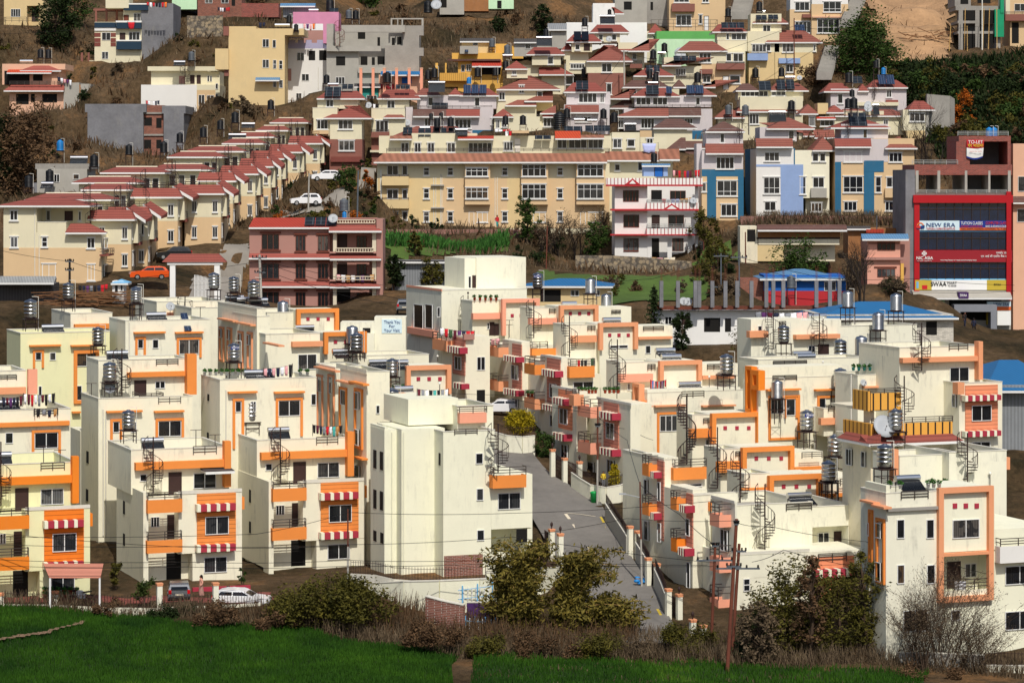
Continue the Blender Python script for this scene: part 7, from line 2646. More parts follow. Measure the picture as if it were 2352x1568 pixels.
scatter('slope_scrub','matted dark scrub between the bushes on the right slope',[(v.x,v.y) for v in (G(2010,160),G(2400,120),G(2450,330),G(2150,370),G(2120,300),G(1990,230))],14000,1.0,.2,'leafdark','scrub',seed=12,lean=.5)
scatter('sand_weeds','sparse brown weeds on the sandy cutting',[(v.x,v.y) for v in (G(1980,0),G(2190,0),G(2190,140),G(2050,150))],260,.8,.1,'leafbrown','weeds',seed=13,lean=.5)
patch('yard_paving',[(0,1372),(120,1374),(250,1372),(330,1376),(500,1374),(620,1360),(640,1380),(560,1392),(360,1392),(120,1390),(0,1388)],'brownband',.06,.5,.05)

rnd=random.Random(21)
for i in range(30):
    x,y=rnd.choice([(rnd.uniform(600,860),rnd.uniform(400,500)),(rnd.uniform(700,860),rnd.uniform(470,515)),(rnd.uniform(780,870),rnd.uniform(380,460))]); Yv=G(x,y).y; bush('garden_shrub','garden shrub among the houses along the climbing lane',x,y,Yv,rnd.uniform(18,40)*Yv/S,rnd.uniform(12,34)*Yv/S,rnd.choice(['leafdark','leafgreen','leafolive','leafbrown']),420,.15,500+i,group='garden shrubs along the climbing lane',ter=False,cat='shrub')
for i in range(34):
    x,y=rnd.choice([(rnd.uniform(1180,1410),rnd.uniform(560,625)),(rnd.uniform(880,1250),rnd.uniform(590,640)),(rnd.uniform(1600,1720),rnd.uniform(560,680)),(rnd.uniform(1900,2080),rnd.uniform(590,690)),(rnd.uniform(1300,1650),rnd.uniform(650,690))]); Yv=G(x,y).y; bush('terrace_shrub','wild brown green shrub on the middle terraces',x,y,Yv,rnd.uniform(30,70)*Yv/S,rnd.uniform(20,50)*Yv/S,rnd.choice(['leafdark','leafbrown','leafolive','dryleaf']),800,.14,600+i,group='wild shrubs on the middle terraces',ter=False,cat='shrub')

scatter('field_weeds','pale straw patches breaking through the right field',PF2,1500,.3,.06,'dryleaf','dry straw',seed=32,filt=lambda X,Y:np.sin(X*.9+Y*2.1)+np.sin(X*.37-Y)>1.0)
# ---------------- fences, walls and yards at the front ----------------
wallrun('retaining_wall','tall pale retaining wall curving below the blank cream building',[(850,1392,203),(930,1398,200.5),(1010,1400,199.5),(1100,1396,200),(1180,1385,202)],[1.7,2.0,2.1,2.1,1.9],'ivory',.3,cat='retaining wall')
wallrun('iron_fence','curving brown picket fence around the blank cream building',[(806,1317,205),(862,1320,203.5),(905,1330,201.5),(960,1334,200.8),(1030,1334,200.6),(1115,1328,201.3)],[.02]*6,'cap',.12,cat='iron fence',fence=1.0,cap=False,ter=False,pickets=.22)
wallrun('boundary_wall','cream wall with pickets under the blank building corner pillars',[(1116,1352,203),(1176,1352,204),(1240,1345,205),(1290,1320,209)],[1.2,1.2,1.3,.6],'ivory',.25,fence=.9,ter=False)
wallrun('brick_wall','old weathered red brick wall with a dark concrete cap',[(980,1450,194),(1020,1458,193.2),(1066,1466,192.6)],[2.5,2.4,2.35],'brickgrime',.35,cat='brick wall',ter=False)
wallrun('purple_wall','low purple painted wall behind the blue posted fence',[(1072,1412,197.5),(1140,1412,197.5),(1200,1420,196.8)],[.9,.9,.8],'purple',.2,ter=False)
def picket(label,x0,y0,x1,y1,Y,h,px=.28):
    p,q=at(x0,y0,Y),at(x1,y1,Y); t=thing('picket_fence',label,'fence',p,0); b=MB(); n=int((q-p).length/px); d=q-p
    for i in range(n+1): r=d*(i/n); b.box(r.x-.035,r.x+.035,-.02,.02,r.z,r.z+h)
    b.build('pickets','whitepot',t)
    for i in range(0,4): r=d*(i/3); c=MB(); c.box(r.x-.05,r.x+.05,-.05,.05,r.z-.1,r.z+h+.15); c.build('post','skyblue',t)
    c=MB(); c.tube(Vector((0,0,h*.85)),d+Vector((0,0,h*.85)),.03,4); c.tube(Vector((0,0,h*.2)),d+Vector((0,0,h*.2)),.03,4); c.build('rail','skyblue',t)
picket('white picket fence with blue posts beside the old brick wall',1069,1462,1138,1466,193.5,1.35); picket('white picket fence with blue posts above the purple wall',1028,1385,1131,1372,199.6,1.0); picket('small white and blue gate panel at the end of the street',1395,1428,1420,1428,196,.8,.16)
wallrun('iron_fence','thin brown picket fence along the front left yard',[(5,1394,196.6),(122,1396,196.6),(240,1402,196),(360,1404,196)],[.25]*4,'cream2',.15,cat='iron fence',fence=.9,cap=False,ter=False,pickets=.2)
wallrun('iron_fence','thin brown picket fence in front of the silver car',[(372,1402,196.4),(490,1398,197),(600,1392,198)],[.25]*3,'cream2',.15,cat='iron fence',fence=.9,cap=False,ter=False,pickets=.2)
for x,a,b_,l in ((1,1361,1400,'gate pillar at the far left edge of the yard'),(127,1357,1398,'gate pillar in front of the motorcycle canopy'),(366,1338,1402,'gate pillar left of the silver car'),(495,1337,1398,'gate pillar between silver car and white car')): pillar(x,a,b_,l,0,Y=197)
wallrun('low_wall','dark red patterned flower wall behind the woman',[(442,1372,203),(490,1370,203.5),(575,1366,204)],[.75,.75,.75],'maroon',.25,cap=False,ter=False)
# canopy over the left yard
k=199/S; t=thing('yard_canopy','translucent pinkish canopy on white posts beside the orange house','canopy',at(180,1378,197)); b=MB(); b.hexa([(-88*k,1.5,75*k),(50*k,1.5,75*k),(58*k,-1.6,58*k),(-58*k,-1.6,58*k),(-88*k,1.5,77*k),(50*k,1.5,77*k),(58*k,-1.6,60*k),(-58*k,-1.6,60*k)]); b.build('roof_sheet','siderose_shade',t)
for x in (-56,56): b=MB(); b.box(x*k-.06,x*k+.06,-1.6,-1.48,-.5,59*k); b.build('post','whitepot',t)
hp=hA; hp.P=Pl(hp,0,0,0); pots(hp,hp.P,103,176,1364,.4,6,'pot','along the wall under the yard canopy',.3); pots(hp,hp.P,103,150,1374,.8,4,'pot','on the lower rack under the yard canopy',.3)
hp=hB; pots(hp,Pl(hp,0,0,0),560,600,1352,1.5,3,'pot','at the right corner of the silver car house',.35)
# ---------------- vehicles ----------------
def car(label,p,rz,m,L=4.0,W=1.68,Hh=1.5,suv=False,name='parked_car',lamps=True):
    t=thing(name,label,'car',p,R(rz)); hb=.3; ws=W/2; b=MB()
    lo=[(-L/2,.35),(-L/2+.05,.72),(-L/2+.1,.9 if not suv else 1.0),(-L*.22,.95),(L*.18,1.0 if suv else .98),(L/2-.75,.9 if not suv else 1.0),(L/2-.08,.72),(L/2,.4),(L/2-.1,.28),(-L/2+.1,.28)]
    # lengthwise x, front = -x
    def extr(P_,w0,w1,mm,nm):
        bb=MB(); n=len(P_); V=[(x,-(w0 if z<1.0 else w1),z) for x,z in P_]+[(x,(w0 if z<1.0 else w1),z) for x,z in P_]; bb.pts(V,[tuple(range(n)),tuple(range(2*n-1,n-1,-1))]+[(i,n+i,n+(i+1)%n,(i+1)%n) for i in range(n)]); return bb.build(nm,mm,t)
    lo2=[(-L/2+.02,.3),(-L/2,.6),(-L/2+.12,.85),(-L*.2,.98),(L/2-.25,.99),(L/2-.02,.88),(L/2,.45),(L/2-.08,.3)]
    extr(lo2,ws,ws,m,'body')
    c0=[(-L*.22,.98),(-L*.06,Hh-.06),(0,Hh),(L*.3,Hh),(L/2-.38,Hh-.1),(L/2-.1,.99)] 
    n=len(c0); bb=MB(); V=[(x,-(ws-.03-(z-.98)*.28),z) for x,z in c0]+[(x,(ws-.03-(z-.98)*.28),z) for x,z in c0]; bb.pts(V,[tuple(range(n)),tuple(range(2*n-1,n-1,-1))]+[(i,n+i,n+(i+1)%n,(i+1)%n) for i in range(n)]); bb.build('cabin',m,t)
    zt=Hh-.14
    for s_ in (-1,1):
        g=MB(); y0=s_*(ws-.02-.02); y1=s_*(ws-.02-(zt-.98)*.28+.0); g.pts([(-L*.17,y0+s_*.012,1.03),(L*.12,y0+s_*.012,1.03),(L*.12,y1+s_*.012,zt),(-L*.05,y1+s_*.012,zt)],[(0,1,2,3)]); g.pts([(L*.14,y0+s_*.012,1.03),(L*.40,y0+s_*.012,1.03),(L*.34,y1+s_*.012,zt),(L*.14,y1+s_*.012,zt)],[(0,1,2,3)]); g.build('side_window','glassdark',t)
    g=MB(); x0,z0,x1,z1=L/2-.1,1.02,L/2-.38,Hh-.14; g.pts([(x0+.015,-ws*.78,z0),(x0+.015,ws*.78,z0),(x1+.015,ws*.68,z1),(x1+.015,-ws*.68,z1)],[(0,1,2,3)]); g.build('rear_window','glassdark',t)
    g=MB(); x0,z0,x1,z1=-L*.215,1.02,-L*.07,Hh-.1; g.pts([(x0-.015,-ws*.8,z0),(x0-.015,ws*.8,z0),(x1-.015,ws*.7,z1),(x1-.015,-ws*.7,z1)],[(0,1,2,3)]); g.build('windscreen','glassdark',t)
    for s_ in (-1,1):
        g=MB(); g.box(L/2-.06,L/2+.02,s_*ws*.72,s_*ws*.97,.72,1.0); g.build('tail_light','redlamp',t); g=MB(); g.box(-L/2+.0,-L/2+.12,s_*ws*.6,s_*ws*.95,.62,.8); g.build('headlight','alu',t)
        for x in (-L*.31,L*.31):
            w=MB(); w.tube((x,s_*(ws-.16),.31),(x,s_*(ws+.01),.31),.31,16); wo=w.build('wheel','rubber',t); w=MB(); w.tube((x,s_*(ws-.1),.31),(x,s_*(ws+.03),.31),.19,12); w.build('rim','alu',wo)
    g=MB(); g.box(L/2-.02,L/2+.03,-.28,.28,.6,.72); g.build('number_plate','c_cream',t); g=MB(); g.box(L/2-.04,L/2+.04,-ws*.96,ws*.96,.34,.5); g.build('bumper',m if suv else 'carblack',t)
    return t
def cat_(px,py,Y): return at(px,py,Y)
car('silver hatchback seen from behind in the front yard',cat_(411,1377,201),-82,'carsilver',3.6,1.6,1.42)
car('white compact suv parked sideways behind the brown weeds',cat_(556,1396,199.5),172,'carwhite',4.1,1.7,1.42,True)
car('bright orange car beside the white gateway',cat_(342,642,297),12,'carorange',4.2,1.7,1.45)
car('dark car with white trim beside the row house steps',cat_(400,596,313),8,'carblack',4.0,1.65,1.5)
car('white hatchback parked in the lane behind the dusty pink house',cat_(702,472,338),10,'carwhite',3.8,1.65,1.5)
car('white car higher up the lane under the brown pyramid house',cat_(748,416,352),10,'carwhite',3.8,1.65,1.4)
car('silver car with red tail lights behind the iron fence',cat_(930,718,289),-88,'carsilver',3.8,1.7,1.45)
car('white car half hidden at the top of the estate street',cat_(1148,950,257),0,'carwhite',3.8,1.65,1.4)
def bike(label,p,rz,m='whitepot',cat='motorcycle'):
    t=thing('motorcycle',label,cat,p,R(rz),None)
    for x in (-.65,.65): 
        w=MB(); N_s=16
        for i in range(N_s): a0,a1=6.283*i/N_s,6.283*(i+1)/N_s; w.tube((x+.27*math.cos(a0),0,.3+.27*math.sin(a0)),(x+.27*math.cos(a1),0,.3+.27*math.sin(a1)),.05,5)
        for i in range(6): a0=6.283*i/6; w.tube((x,0,.3),(x+.25*math.cos(a0),0,.3+.25*math.sin(a0)),.01,3)
        w.build('wheel','rubber',t)
    b=MB(); b.sphere((-.08,0,.78),.2,8,(1.5,.7,.8)); b.hexa([(-.3,-.13,.35),(.3,-.13,.35),(.3,.13,.35),(-.3,.13,.35),(-.35,-.14,.7),(.35,-.12,.68),(.35,.12,.68),(-.35,.14,.7)]); b.build('body',m,t)
    b=MB(); b.hexa([(.1,-.12,.72),(.75,-.1,.78),(.75,.1,.78),(.1,.12,.72),(.1,-.13,.8),(.8,-.09,.9),(.8,.09,.9),(.1,.13,.8)]); b.build('seat','black',t)
    b=MB(); b.tube((-.65,0,.3),(-.42,0,1.0),.035,5); b.tube((-.42,-.35,1.05),(-.42,.35,1.05),.025,5); b.tube((.65,0,.3),(.2,0,.45),.04,5); b.tube((-.1,.0,.35),(.6,.14,.28),.05,6); b.sphere((-.55,0,.92),.1,8); b.build('fork','iron',t)
bike('white and black motorcycle under the yard canopy',cat_(186,1384,198.3),10); bike('black motorcycle parked by the first street pillars',cat_(1238,1094,238),-70,'carblack'); bike('white scooter behind the white compact suv',cat_(540,1376,202),5)
b=None
# ---------------- people ----------------
def person(label,p,rz,top,bottom,hairlong=True,h=1.62,walk=.25,skirt=False,arm=.2):
    t=thing('person',label,'person',p,R(rz)); s_=h/1.7
    J={'pel':(0,0,.95),'che':(0,0,1.25),'neck':(0,.0,1.46),'head':(0,-.01,1.6),'top':(0,0,1.7),'ls':(-.19,0,1.4),'le':(-.25,.08+arm*.3,1.14),'lw':(-.24,-.12-arm*.2,.93),'lh':(-.24,-.17-arm*.2,.86),'rs':(.19,0,1.4),'re':(.25,.1,1.13),'rw':(.26,-.05,.9),'rh':(.26,-.08,.82),
       'lp':(-.1,0,.92),'lk':(-.1,-walk*.6,.5),'la':(-.1,-walk*.9+.05,.09),'lf':(-.1,-walk*.9-.14,.04),'rp':(.1,0,.92),'rk':(.1,walk*.3,.5),'ra':(.1,walk*1.1,.1),'rf':(.1,walk*1.1-.16,.04)}
    Rd={'pel':.15,'che':.16,'neck':.06,'head':.1,'top':.07,'ls':.07,'le':.045,'lw':.032,'lh':.035,'rs':.07,'re':.045,'rw':.032,'rh':.035,'lp':.1,'lk':.065,'la':.04,'lf':.035,'rp':.1,'rk':.065,'ra':.04,'rf':.035}
    E=[('pel','che'),('che','neck'),('neck','head'),('head','top'),('che','ls'),('ls','le'),('le','lw'),('lw','lh'),('che','rs'),('rs','re'),('re','rw'),('rw','rh'),('pel','lp'),('lp','lk'),('lk','la'),('la','lf'),('pel','rp'),('rp','rk'),('rk','ra'),('ra','rf')]
    ks=list(J); me=bpy.data.meshes.new('body'); me.from_pydata([[c*s_ for c in J[k_]] for k_ in ks],[(ks.index(a),ks.index(b_)) for a,b_ in E],[]); o=mobj('body',me,t); md=o.modifiers.new('skin','SKIN')
    for i,k_ in enumerate(ks): me.skin_vertices[0].data[i].radius=(Rd[k_]*s_*.95,Rd[k_]*s_*.85); me.skin_vertices[0].data[i].use_root=(i==0)
    o.modifiers.new('sub','SUBSURF').levels=1; o.modifiers['sub'].render_levels=2; me.materials.append(M('skin'))
    def tubeb(pts,nm,m_):
        b=MB(); n=14
        V=[(cx+rx*math.cos(6.283*i/n),cy+ry*math.sin(6.283*i/n),z) for (cx,cy,z,rx,ry) in pts for i in range(n)]; V=[tuple(c*s_ for c in v) for v in V]
        b.pts(V,[(j*n+i,j*n+(i+1)%n,(j+1)*n+(i+1)%n,(j+1)*n+i) for j in range(len(pts)-1) for i in range(n)],True); return b,nm,m_
    b,nm,m_=tubeb([(0,0,.86,.19,.15),(0,0,1.0,.185,.145),(0,0,1.15,.165,.13),(0,0,1.33,.2,.145),(0,0,1.44,.17,.11),(0,0,1.48,.07,.07)],'top',top)
    for sd in ('l','r'):
        a,e,w=[Vector(J[sd+q])*s_ for q in ('s','e','w')]; b.tube(a,e,.075*s_,8,.06*s_); b.tube(e,e.lerp(w,.7),.06*s_,8,.05*s_)
    b.build('shirt',top,t)
    if skirt: b,_,_=tubeb([(0,walk*.1,.12,.27,.24),(0,0,.5,.23,.2),(0,0,.95,.185,.15)],'skirt',bottom)
    else:
        b,_,_=tubeb([(0,0,.84,.19,.15),(0,0,1.0,.18,.14)],'x',bottom)
        for sd in ('l','r'):
            a,e,w=[Vector(J[sd+q])*s_ for q in ('p','k','a')]; b.tube(a,e,.11*s_,8,.08*s_); b.tube(e,w,.08*s_,8,.06*s_)
    b.build('skirt' if skirt else 'trousers',bottom,t)
    b=MB(); b.sphere((0,.02*s_,1.63*s_),.115*s_,10,(1,1.05,1.0)); 
    if hairlong: b.sphere((0,.1*s_,1.5*s_),.07*s_,8,(1,.7,1.6))
    b.build('hair','hair',t); b=MB(); b.sphere((0,-.025*s_,1.585*s_),.1*s_,10,(.9,1,1.15)); b.build('face','skin',t)
    f=MB(); f.sphere((0,-.125*s_,1.58*s_),.018*s_,6,(1,1,1.4)); f.build('nose','skin',t); f=MB()
    for q in (-.035,.035): f.sphere((q*s_,-.115*s_,1.61*s_),.013*s_,6)
    f.build('eyes','black',t); f=MB(); f.box(-.03*s_,.03*s_,-.122*s_,-.11*s_,1.53*s_,1.54*s_); f.build('mouth','c_maroon',t)
    return t
person('woman in a rust red dress walking past the silver car',cat_(462,1371,201.8),-80,'pinkhouse','terracotta',skirt=True)
person('person in red top and teal trousers before the apartments',cat_(1142,524,349),20,'c_red','c_teal')
person('man in dark jacket walking at the shop lane, right',cat_(2237,766,306),150,'c_navy','c_black',False,1.7)
person('person in dark clothes in the shop entrance',cat_(2216,752,309),30,'c_black','c_navy',False,1.7)
person('person seated figure height in yellow behind the street wall railings',cat_(1386,1118,231),10,'yellow','c_grey',False,1.3,.05)
# green bin, bundle
t=thing('waste_bin','bright green plastic bin at the foot of the street wall','bin',cat_(1364,1153,Yof(1153)-.3)); b=MB(); b.lathe([(.01,0),(.24,0),(.3,.75),(.32,.78)],14); b.build('bucket','greenbin',t); b=MB(); b.lathe([(.33,.78),(.33,.84),(.15,.92),(.01,.93)],14); b.build('lid','greenbin',t)
t=thing('bundle','heap of crumpled blue plastic sacks by the lowest street wall','plastic sacks',cat_(1475,1335,Yof(1335))); b=MB(); 
for i in range(9): b.sphere((RN.uniform(-.5,.5),RN.uniform(-1.5,.8),RN.uniform(.05,.3)),RN.uniform(.15,.3),7,(1,.7,.5))
b.build('sacks','bluetank',t)
# ---------------- poles and cables ----------------
def pole(label,x0,y0,x1,y1,Y,r=.12,m='rust',arms=(),name='power_pole',m2=None,lamp=0):
    p,q=at(x1,y1,Y),at(x0,y0,Y); t=thing(name,label,'power pole',p,0); d=q-p; b=MB(); b.tube(-d.normalized()*1.0,d*(.45 if m2 else 1),r,10,r*.8); b.build('shaft',m2 or m,t)
    if m2: b=MB(); b.tube(d*.45,d,r*.8,10,r*.6); b.build('upper_shaft',m,t)
    for (u,w) in arms:
        c=d*u; b=MB(); b.box(c.x-w/2,c.x+w/2,-.16,-.08,c.z-.06,c.z+.06); b.build('crossarm','greytank',t)
        for e in (-.46,-.2,.2,.46): b=MB(); b.lathe([(.02,0),(.09,.02),(.04,.08),(.09,.12),(.03,.2)],8,(c.x+e*w,-.12,c.z+.06)); b.build('insulator','black',t)
    if lamp: c=d*lamp; b=MB(); b.tube(c,c+Vector((-1.2,-.4,.3)),.03,5); b.box(c.x-1.6,c.x-1.1,-.5,-.3,c.z+.26,c.z+.36); b.build('lamp_arm','dish',t)
    return t
pole('thick leaning rusty pole crossing the lower edge of the photo',1692,1191,1668,1580,183,.14,arms=((.97,.3),(.72,1.0)))
pole('second rusty pole just behind the leaning one',1698,1248,1680,1530,187,.13,arms=((.80,3.0),(.94,1.0)))
pole('shorter rusty pole at left with crossarm by salmon balconies',1643,1248,1634,1470,193,.12,arms=((.83,2.6),(.98,.5)))
pole('two tone pole in front of the third orange house',799,1168,799,1325,200,.08,m2='greyplaster')
pole('tall street pole with tangled wires above the green bin',1373,934,1372,1154,Yof(1154)-.6,.1,m2='greyplaster',arms=((.8,.4),))
pole('street lamp pole in front of the second lower gate',1470,1106,1474,1345,Yof(1345)-.4,.09,m2='greyplaster',lamp=.85)
pole('dark pole with round insulators before the front row house',160,594,160,660,292,.14,'darkbark',arms=((.9,.9),(.6,.9)))
pole('concrete pole with a mass of wires at dusty pink house corner',596,585,601,720,299,.17,'greyplaster',arms=((.95,1.6),(.7,1.2)))
pole('steel pole with crossarm behind the concrete pillars',1656,582,1656,700,298,.09,'greytank',arms=((.95,1.6),(.35,1.8)))
pole('steel pole right of another behind the concrete pillars',1697,585,1699,705,297,.09,'greytank',arms=((.95,1.8),))
pole('thin rusty pole at the edge of the bare thicket',1257,519,1254,640,330,.09)
pole('thin rusty pole by the old balcony house',1712,533,1713,636,320,.09)
pole('pale concrete pole beside the big pyramid roofed house',1433,115,1434,190,402,.12,'greyplaster')
pole('red and white pole in front of the broad dark red roof',1824,42,1824,165,412,.1,'rust')
pole('pale pole in front of cream stepped roofs',1298,147,1298,206,404,.1,'greyplaster')
pole('long pole standing before the scaffolded concrete frame',2256,-10,2256,114,428,.12,'pipe')
pole('grey street pole rising beside the lane wall',823,392,821,480,342,.12,'greytank')
pole('grey street pole near the parked white hatchback',710,398,708,490,337,.11,'greyplaster')
pole('timber pole at the gate of the salmon house',2014,495,2014,538,330,.08,'greytank')
def cable(label,pts,Y0,Y1,r=.022,sag=.5):
    n=len(pts)-1; P_=[at(x,y,Y0+(Y1-Y0)*i/n) for i,(x,y) in enumerate(pts)]; t=MB(); o=P_[0]; L=[]
    for i in range(n):
        for j in range(8): u=j/8; v=P_[i].lerp(P_[i+1],u)-o; v=v-Vector((0,0,sag*4*u*(1-u)*.25)); L.append(v)
    L.append(P_[-1]-o); t.path(L,r,4); me=t.mesh('power_cable'); me.materials.append(M('black')); ob=mobj('power_cable',me,None,o); tag(ob,label,'cable','overhead power cables')
CB=[([(-40,1232),(588,1226),(799,1176),(1176,1178),(1640,1150)],'highest overhead cable crossing the blank building'),([(-40,1248),(430,1254),(799,1250),(1176,1232),(1643,1292)],'overhead cable in front of the lower balconies'),([(-40,1283),(430,1290),(799,1286),(1176,1283),(1625,1297)],'overhead cable at awning height across the front houses'),([(-40,1297),(430,1301),(799,1299),(1176,1290),(1650,1300)],'lowest overhead cable of the front span'),([(-40,1220),(430,1256),(799,1252)],'slanting cable over the bright orange house'),
 ([(1692,1200),(1764,1207),(1988,1243),(2420,1352)],'cable falling right across the tall white house'),([(1727,1290),(1800,1262),(2000,1306),(2420,1340)],'second cable crossing the orange picture frame'),([(1692,1195),(1440,1190),(1176,1232)],'cable from the leaning pole across the street'),([(1373,945),(1200,905),(1000,900)],'cable from the street pole toward the rear roofs'),([(1373,950),(1176,915),(1176,900)],'short cable from the street pole to the yellow bush'),([(1373,955),(1440,1010),(1470,1112)],'cable between the two street poles'),([(1373,970),(1450,985),(1500,1010)],'cable from street pole to grilled window house'),([(1470,1112),(1560,1180),(1643,1252)],'cable from lamp pole to the shorter rusty pole')]
for i,(p_,l) in enumerate(CB): Ya={5:(184,190),6:(187,190),7:(183,215),8:(228,245),9:(228,238),10:(228,206),11:(228,231),12:(206,193)}.get(i,(196,196 if i<4 else 199)); cable(l,p_,*Ya)
for i,(p_,l,Y0,Y1) in enumerate((([(0,575),(160,600),(300,640),(597,600)],'cable before the front row house',291,298),([(-20,655),(160,660),(330,662),(597,640),(870,665)],'cable above the tin sheds',285,290),([(597,595),(700,620),(880,655)],'upper cable past the dusty pink house',298,297),([(597,600),(760,650),(940,690)],'middle cable past the dusty pink house',298,292),([(597,615),(740,665),(900,700)],'lower cable past the dusty pink house',298,290),([(1656,590),(1500,640),(1250,650)],'cable from steel pole over the green terrace',298,305),([(1697,590),(1900,640),(2100,640),(2330,655)],'cable before the commercial building',297,300),([(1697,600),(1900,660),(2150,672),(2330,668)],'lower cable before the commercial building',297,299),([(-10,78),(150,70),(250,62)],'thick black cable over the top left slope',440,438),([(1433,120),(1560,150),(1824,60)],'cable among the upper hillside houses',402,411),([(1824,60),(2000,80),(2256,60)],'cable across the sandy cutting',411,427),([(1433,125),(1370,210),(1298,160)],'cable sagging to the cream stepped roofs',402,403))): cable(l,p_,Y0,Y1,.03)
# ---------------- lettering ----------------
def text(root,P,s_,x0,x1,y0,y1,d,m,name='lettering',ex=.01,bold=0):
    cu=bpy.data.curves.new('t','FONT'); cu.body=s_; cu.extrude=ex; cu.offset=bold; ob=bpy.data.objects.new('t',cu); sc.collection.objects.link(ob); bpy.context.view_layer.update()
    me=bpy.data.meshes.new_from_object(ob.evaluated_get(bpy.context.evaluated_depsgraph_get())); bpy.data.objects.remove(ob); n=len(me.vertices)
    if n==0: return
    V=np.empty(n*3); me.vertices.foreach_get('co',V); V=V.reshape(-1,3); mn,mx_=V.min(0),V.max(0); a0,a1,z0,z1=P.rect(x0,y0,x1,y1,d)
    V[:,0]=(V[:,0]-mn[0])/(mx_[0]-mn[0])*(a1-a0)+a0; V[:,1]=(V[:,1]-mn[1])/(mx_[1]-mn[1])*(z1-z0)+z0
    W=np.array([P(v[0],d+v[2],v[1]) for v in V]); me.vertices.foreach_set('co',W.ravel()); me.update(); me.materials.clear(); me.materials.append(M(m)); o=bpy.data.objects.new(name,me); sc.collection.objects.link(o); o.parent=root; return o
P=Pl(N_,0,0,0)
for a in (('NEW ERA',2128,2194,512,521,.35,'textblue'),('TUITION & COMPUTER INSTITUTE',2128,2194,523,528,.35,'textred'),('NEW ERA',2106,2122,523,527,.35,'textblue'),('TUITION CLASSES',2207,2257,509,516,.37,'textwhite'),('FOR PRIMARY TO BACHELORS LEVEL',2207,2257,518,522,.37,'textred'),('COMPUTER CLASSES',2264,2317,509,515.5,.37,'textred'),('BASIC & ADVANCE COURSES',2264,2317,517.5,522,.37,'textwhite'),('YASKU CHOWK, NAGARJUN-6, KATHMANDU, TEL.: 01-4039670',2207,2318,524,528,.37,'textblack'),
 ('NIC ASIA',2105,2143,589,596,.4,'textwhite'),('एन आई सी एशिया बैंक लि.',2107,2141,598,600.5,.4,'textwhite'),('एन आई सी एशिया बैंक लि.',2253,2318,585,592,.4,'textwhite'),('रामकोट शाखा',2288,2318,577,583,.4,'textwhite'),('नेपाल राष्ट्र बैंकबाट "क" वर्गको इजाजतपत्रप्राप्त संस्था',2160,2243,595.5,600,.4,'textwhite'),
 ('SWAA',2138,2174,647,657,.35,'textblack'),('MART',2176,2198,647,652,.35,'textblack'),('TO DOOR',2177,2197,654,658,.35,'textblack'),('SWAA',2283,2299,651,655,.37,'textblack'),('SWAA',2205,2221,675,681,1.95,'textwhite')): text(N_.root,P,a[0],a[1],a[2],a[3],a[4],a[5],a[6],bold=.01 if a[0] in('SWAA','NIC ASIA') else 0)
a,z=P.px(2123,582,.4); b=MB()
for i in range(4):
    for s_ in (-1,1): t0=math.pi/2*i+s_*.12; t1=t0+s_*.45; b.pts([P(a,.4,z),P(a+.32*math.cos(t0),.4,z+.32*math.sin(t0)),P(a+.28*math.cos(t1),.4,z+.28*math.sin(t1))],[(0,1,2)])
b.build('emblem','textwhite',N_.root)
a,z=P.px(2114,519,.36); b=MB()
for i in range(14): t0=math.pi*i/14; b.pts([P(a+.42*math.cos(t0),.36,z+.42*math.sin(t0)),P(a+.42*math.cos(t0+.22),.36,z+.42*math.sin(t0+.22)),P(a+.3*math.cos(t0+.22),.36,z+.3*math.sin(t0+.22)),P(a+.3*math.cos(t0),.36,z+.3*math.sin(t0))],[(0,1,2,3)])
b.build('emblem','textorange',N_.root); b=MB(); b.pts([P(a-.5,.36,z-.22),P(a,.36,z-.32),P(a,.36,z),P(a-.5,.36,z+.1)],[(0,1,2,3)]); b.build('emblem','textred',N_.root); b=MB(); b.pts([P(a,.36,z-.32),P(a+.5,.36,z-.22),P(a+.5,.36,z+.1),P(a,.36,z)],[(0,1,2,3)]); b.build('emblem','textblue',N_.root)
D(N_,'''F 0
o 2105 647 2110 662 .36 skyblue banner_picture
o 2118 655 2130 664 .36 c_red banner_picture
o 2146 690 2150 716 .4 orange post
o 2268 693 2322 704 .8 signpale sign_board
o 2268 704 2322 712 .8 signorange sign_board
o 2291 714 2322 747 .8 signwhite poster
o 2267 716 2288 745 .7 signgold poster
o 2192 700 2290 716 2.6 c_grey tarpaulin
o 2194 716 2206 770 2.6 c_grey tarpaulin
o 2276 716 2290 786 2.6 c_grey tarpaulin
''')
text(N_.root,P,'NEW ERA',2282,2318,695,702,.82,'textblue')
# to-let banner
a0,a1,z0,z1=P.rect(2220,321,2260,362,.12); q=thing('banner','hanging red and white rental banner on the brick upper storey','banner',N_.P.world(a0,.12,z0)); W_=a1-a0; H_=z1-z0
def flag(f0,f1,nm,m,dd,xi=0):
    b=MB(); n=8; V=[]
    for j in range(5):
        v=f0+(f1-f0)*j/4
        for i in range(n+1): u=i/n; V.append((xi*W_+u*W_*(1-2*xi)*(1-.08*(1-v)),-.02-dd-.12*math.sin(v*3)-.06*math.sin(u*7),H_*(v-.12*(1-v)*math.sin(u*3.14))))
    b.pts(V,[(j*(n+1)+i,j*(n+1)+i+1,(j+1)*(n+1)+i+1,(j+1)*(n+1)+i) for j in range(4) for i in range(n)],True); b.build(nm,m,q)
flag(.55,1,'red_panel','redbright',0); flag(.08,.55,'white_panel','signwhite',0); flag(0,.08,'blue_edge','signblue',0)
P2=type('Q',(),dict(rect=lambda s,a,b,c,d,e=0:(a,c,b,d),__call__=lambda s,a,d,z:(a,-d,z)))()
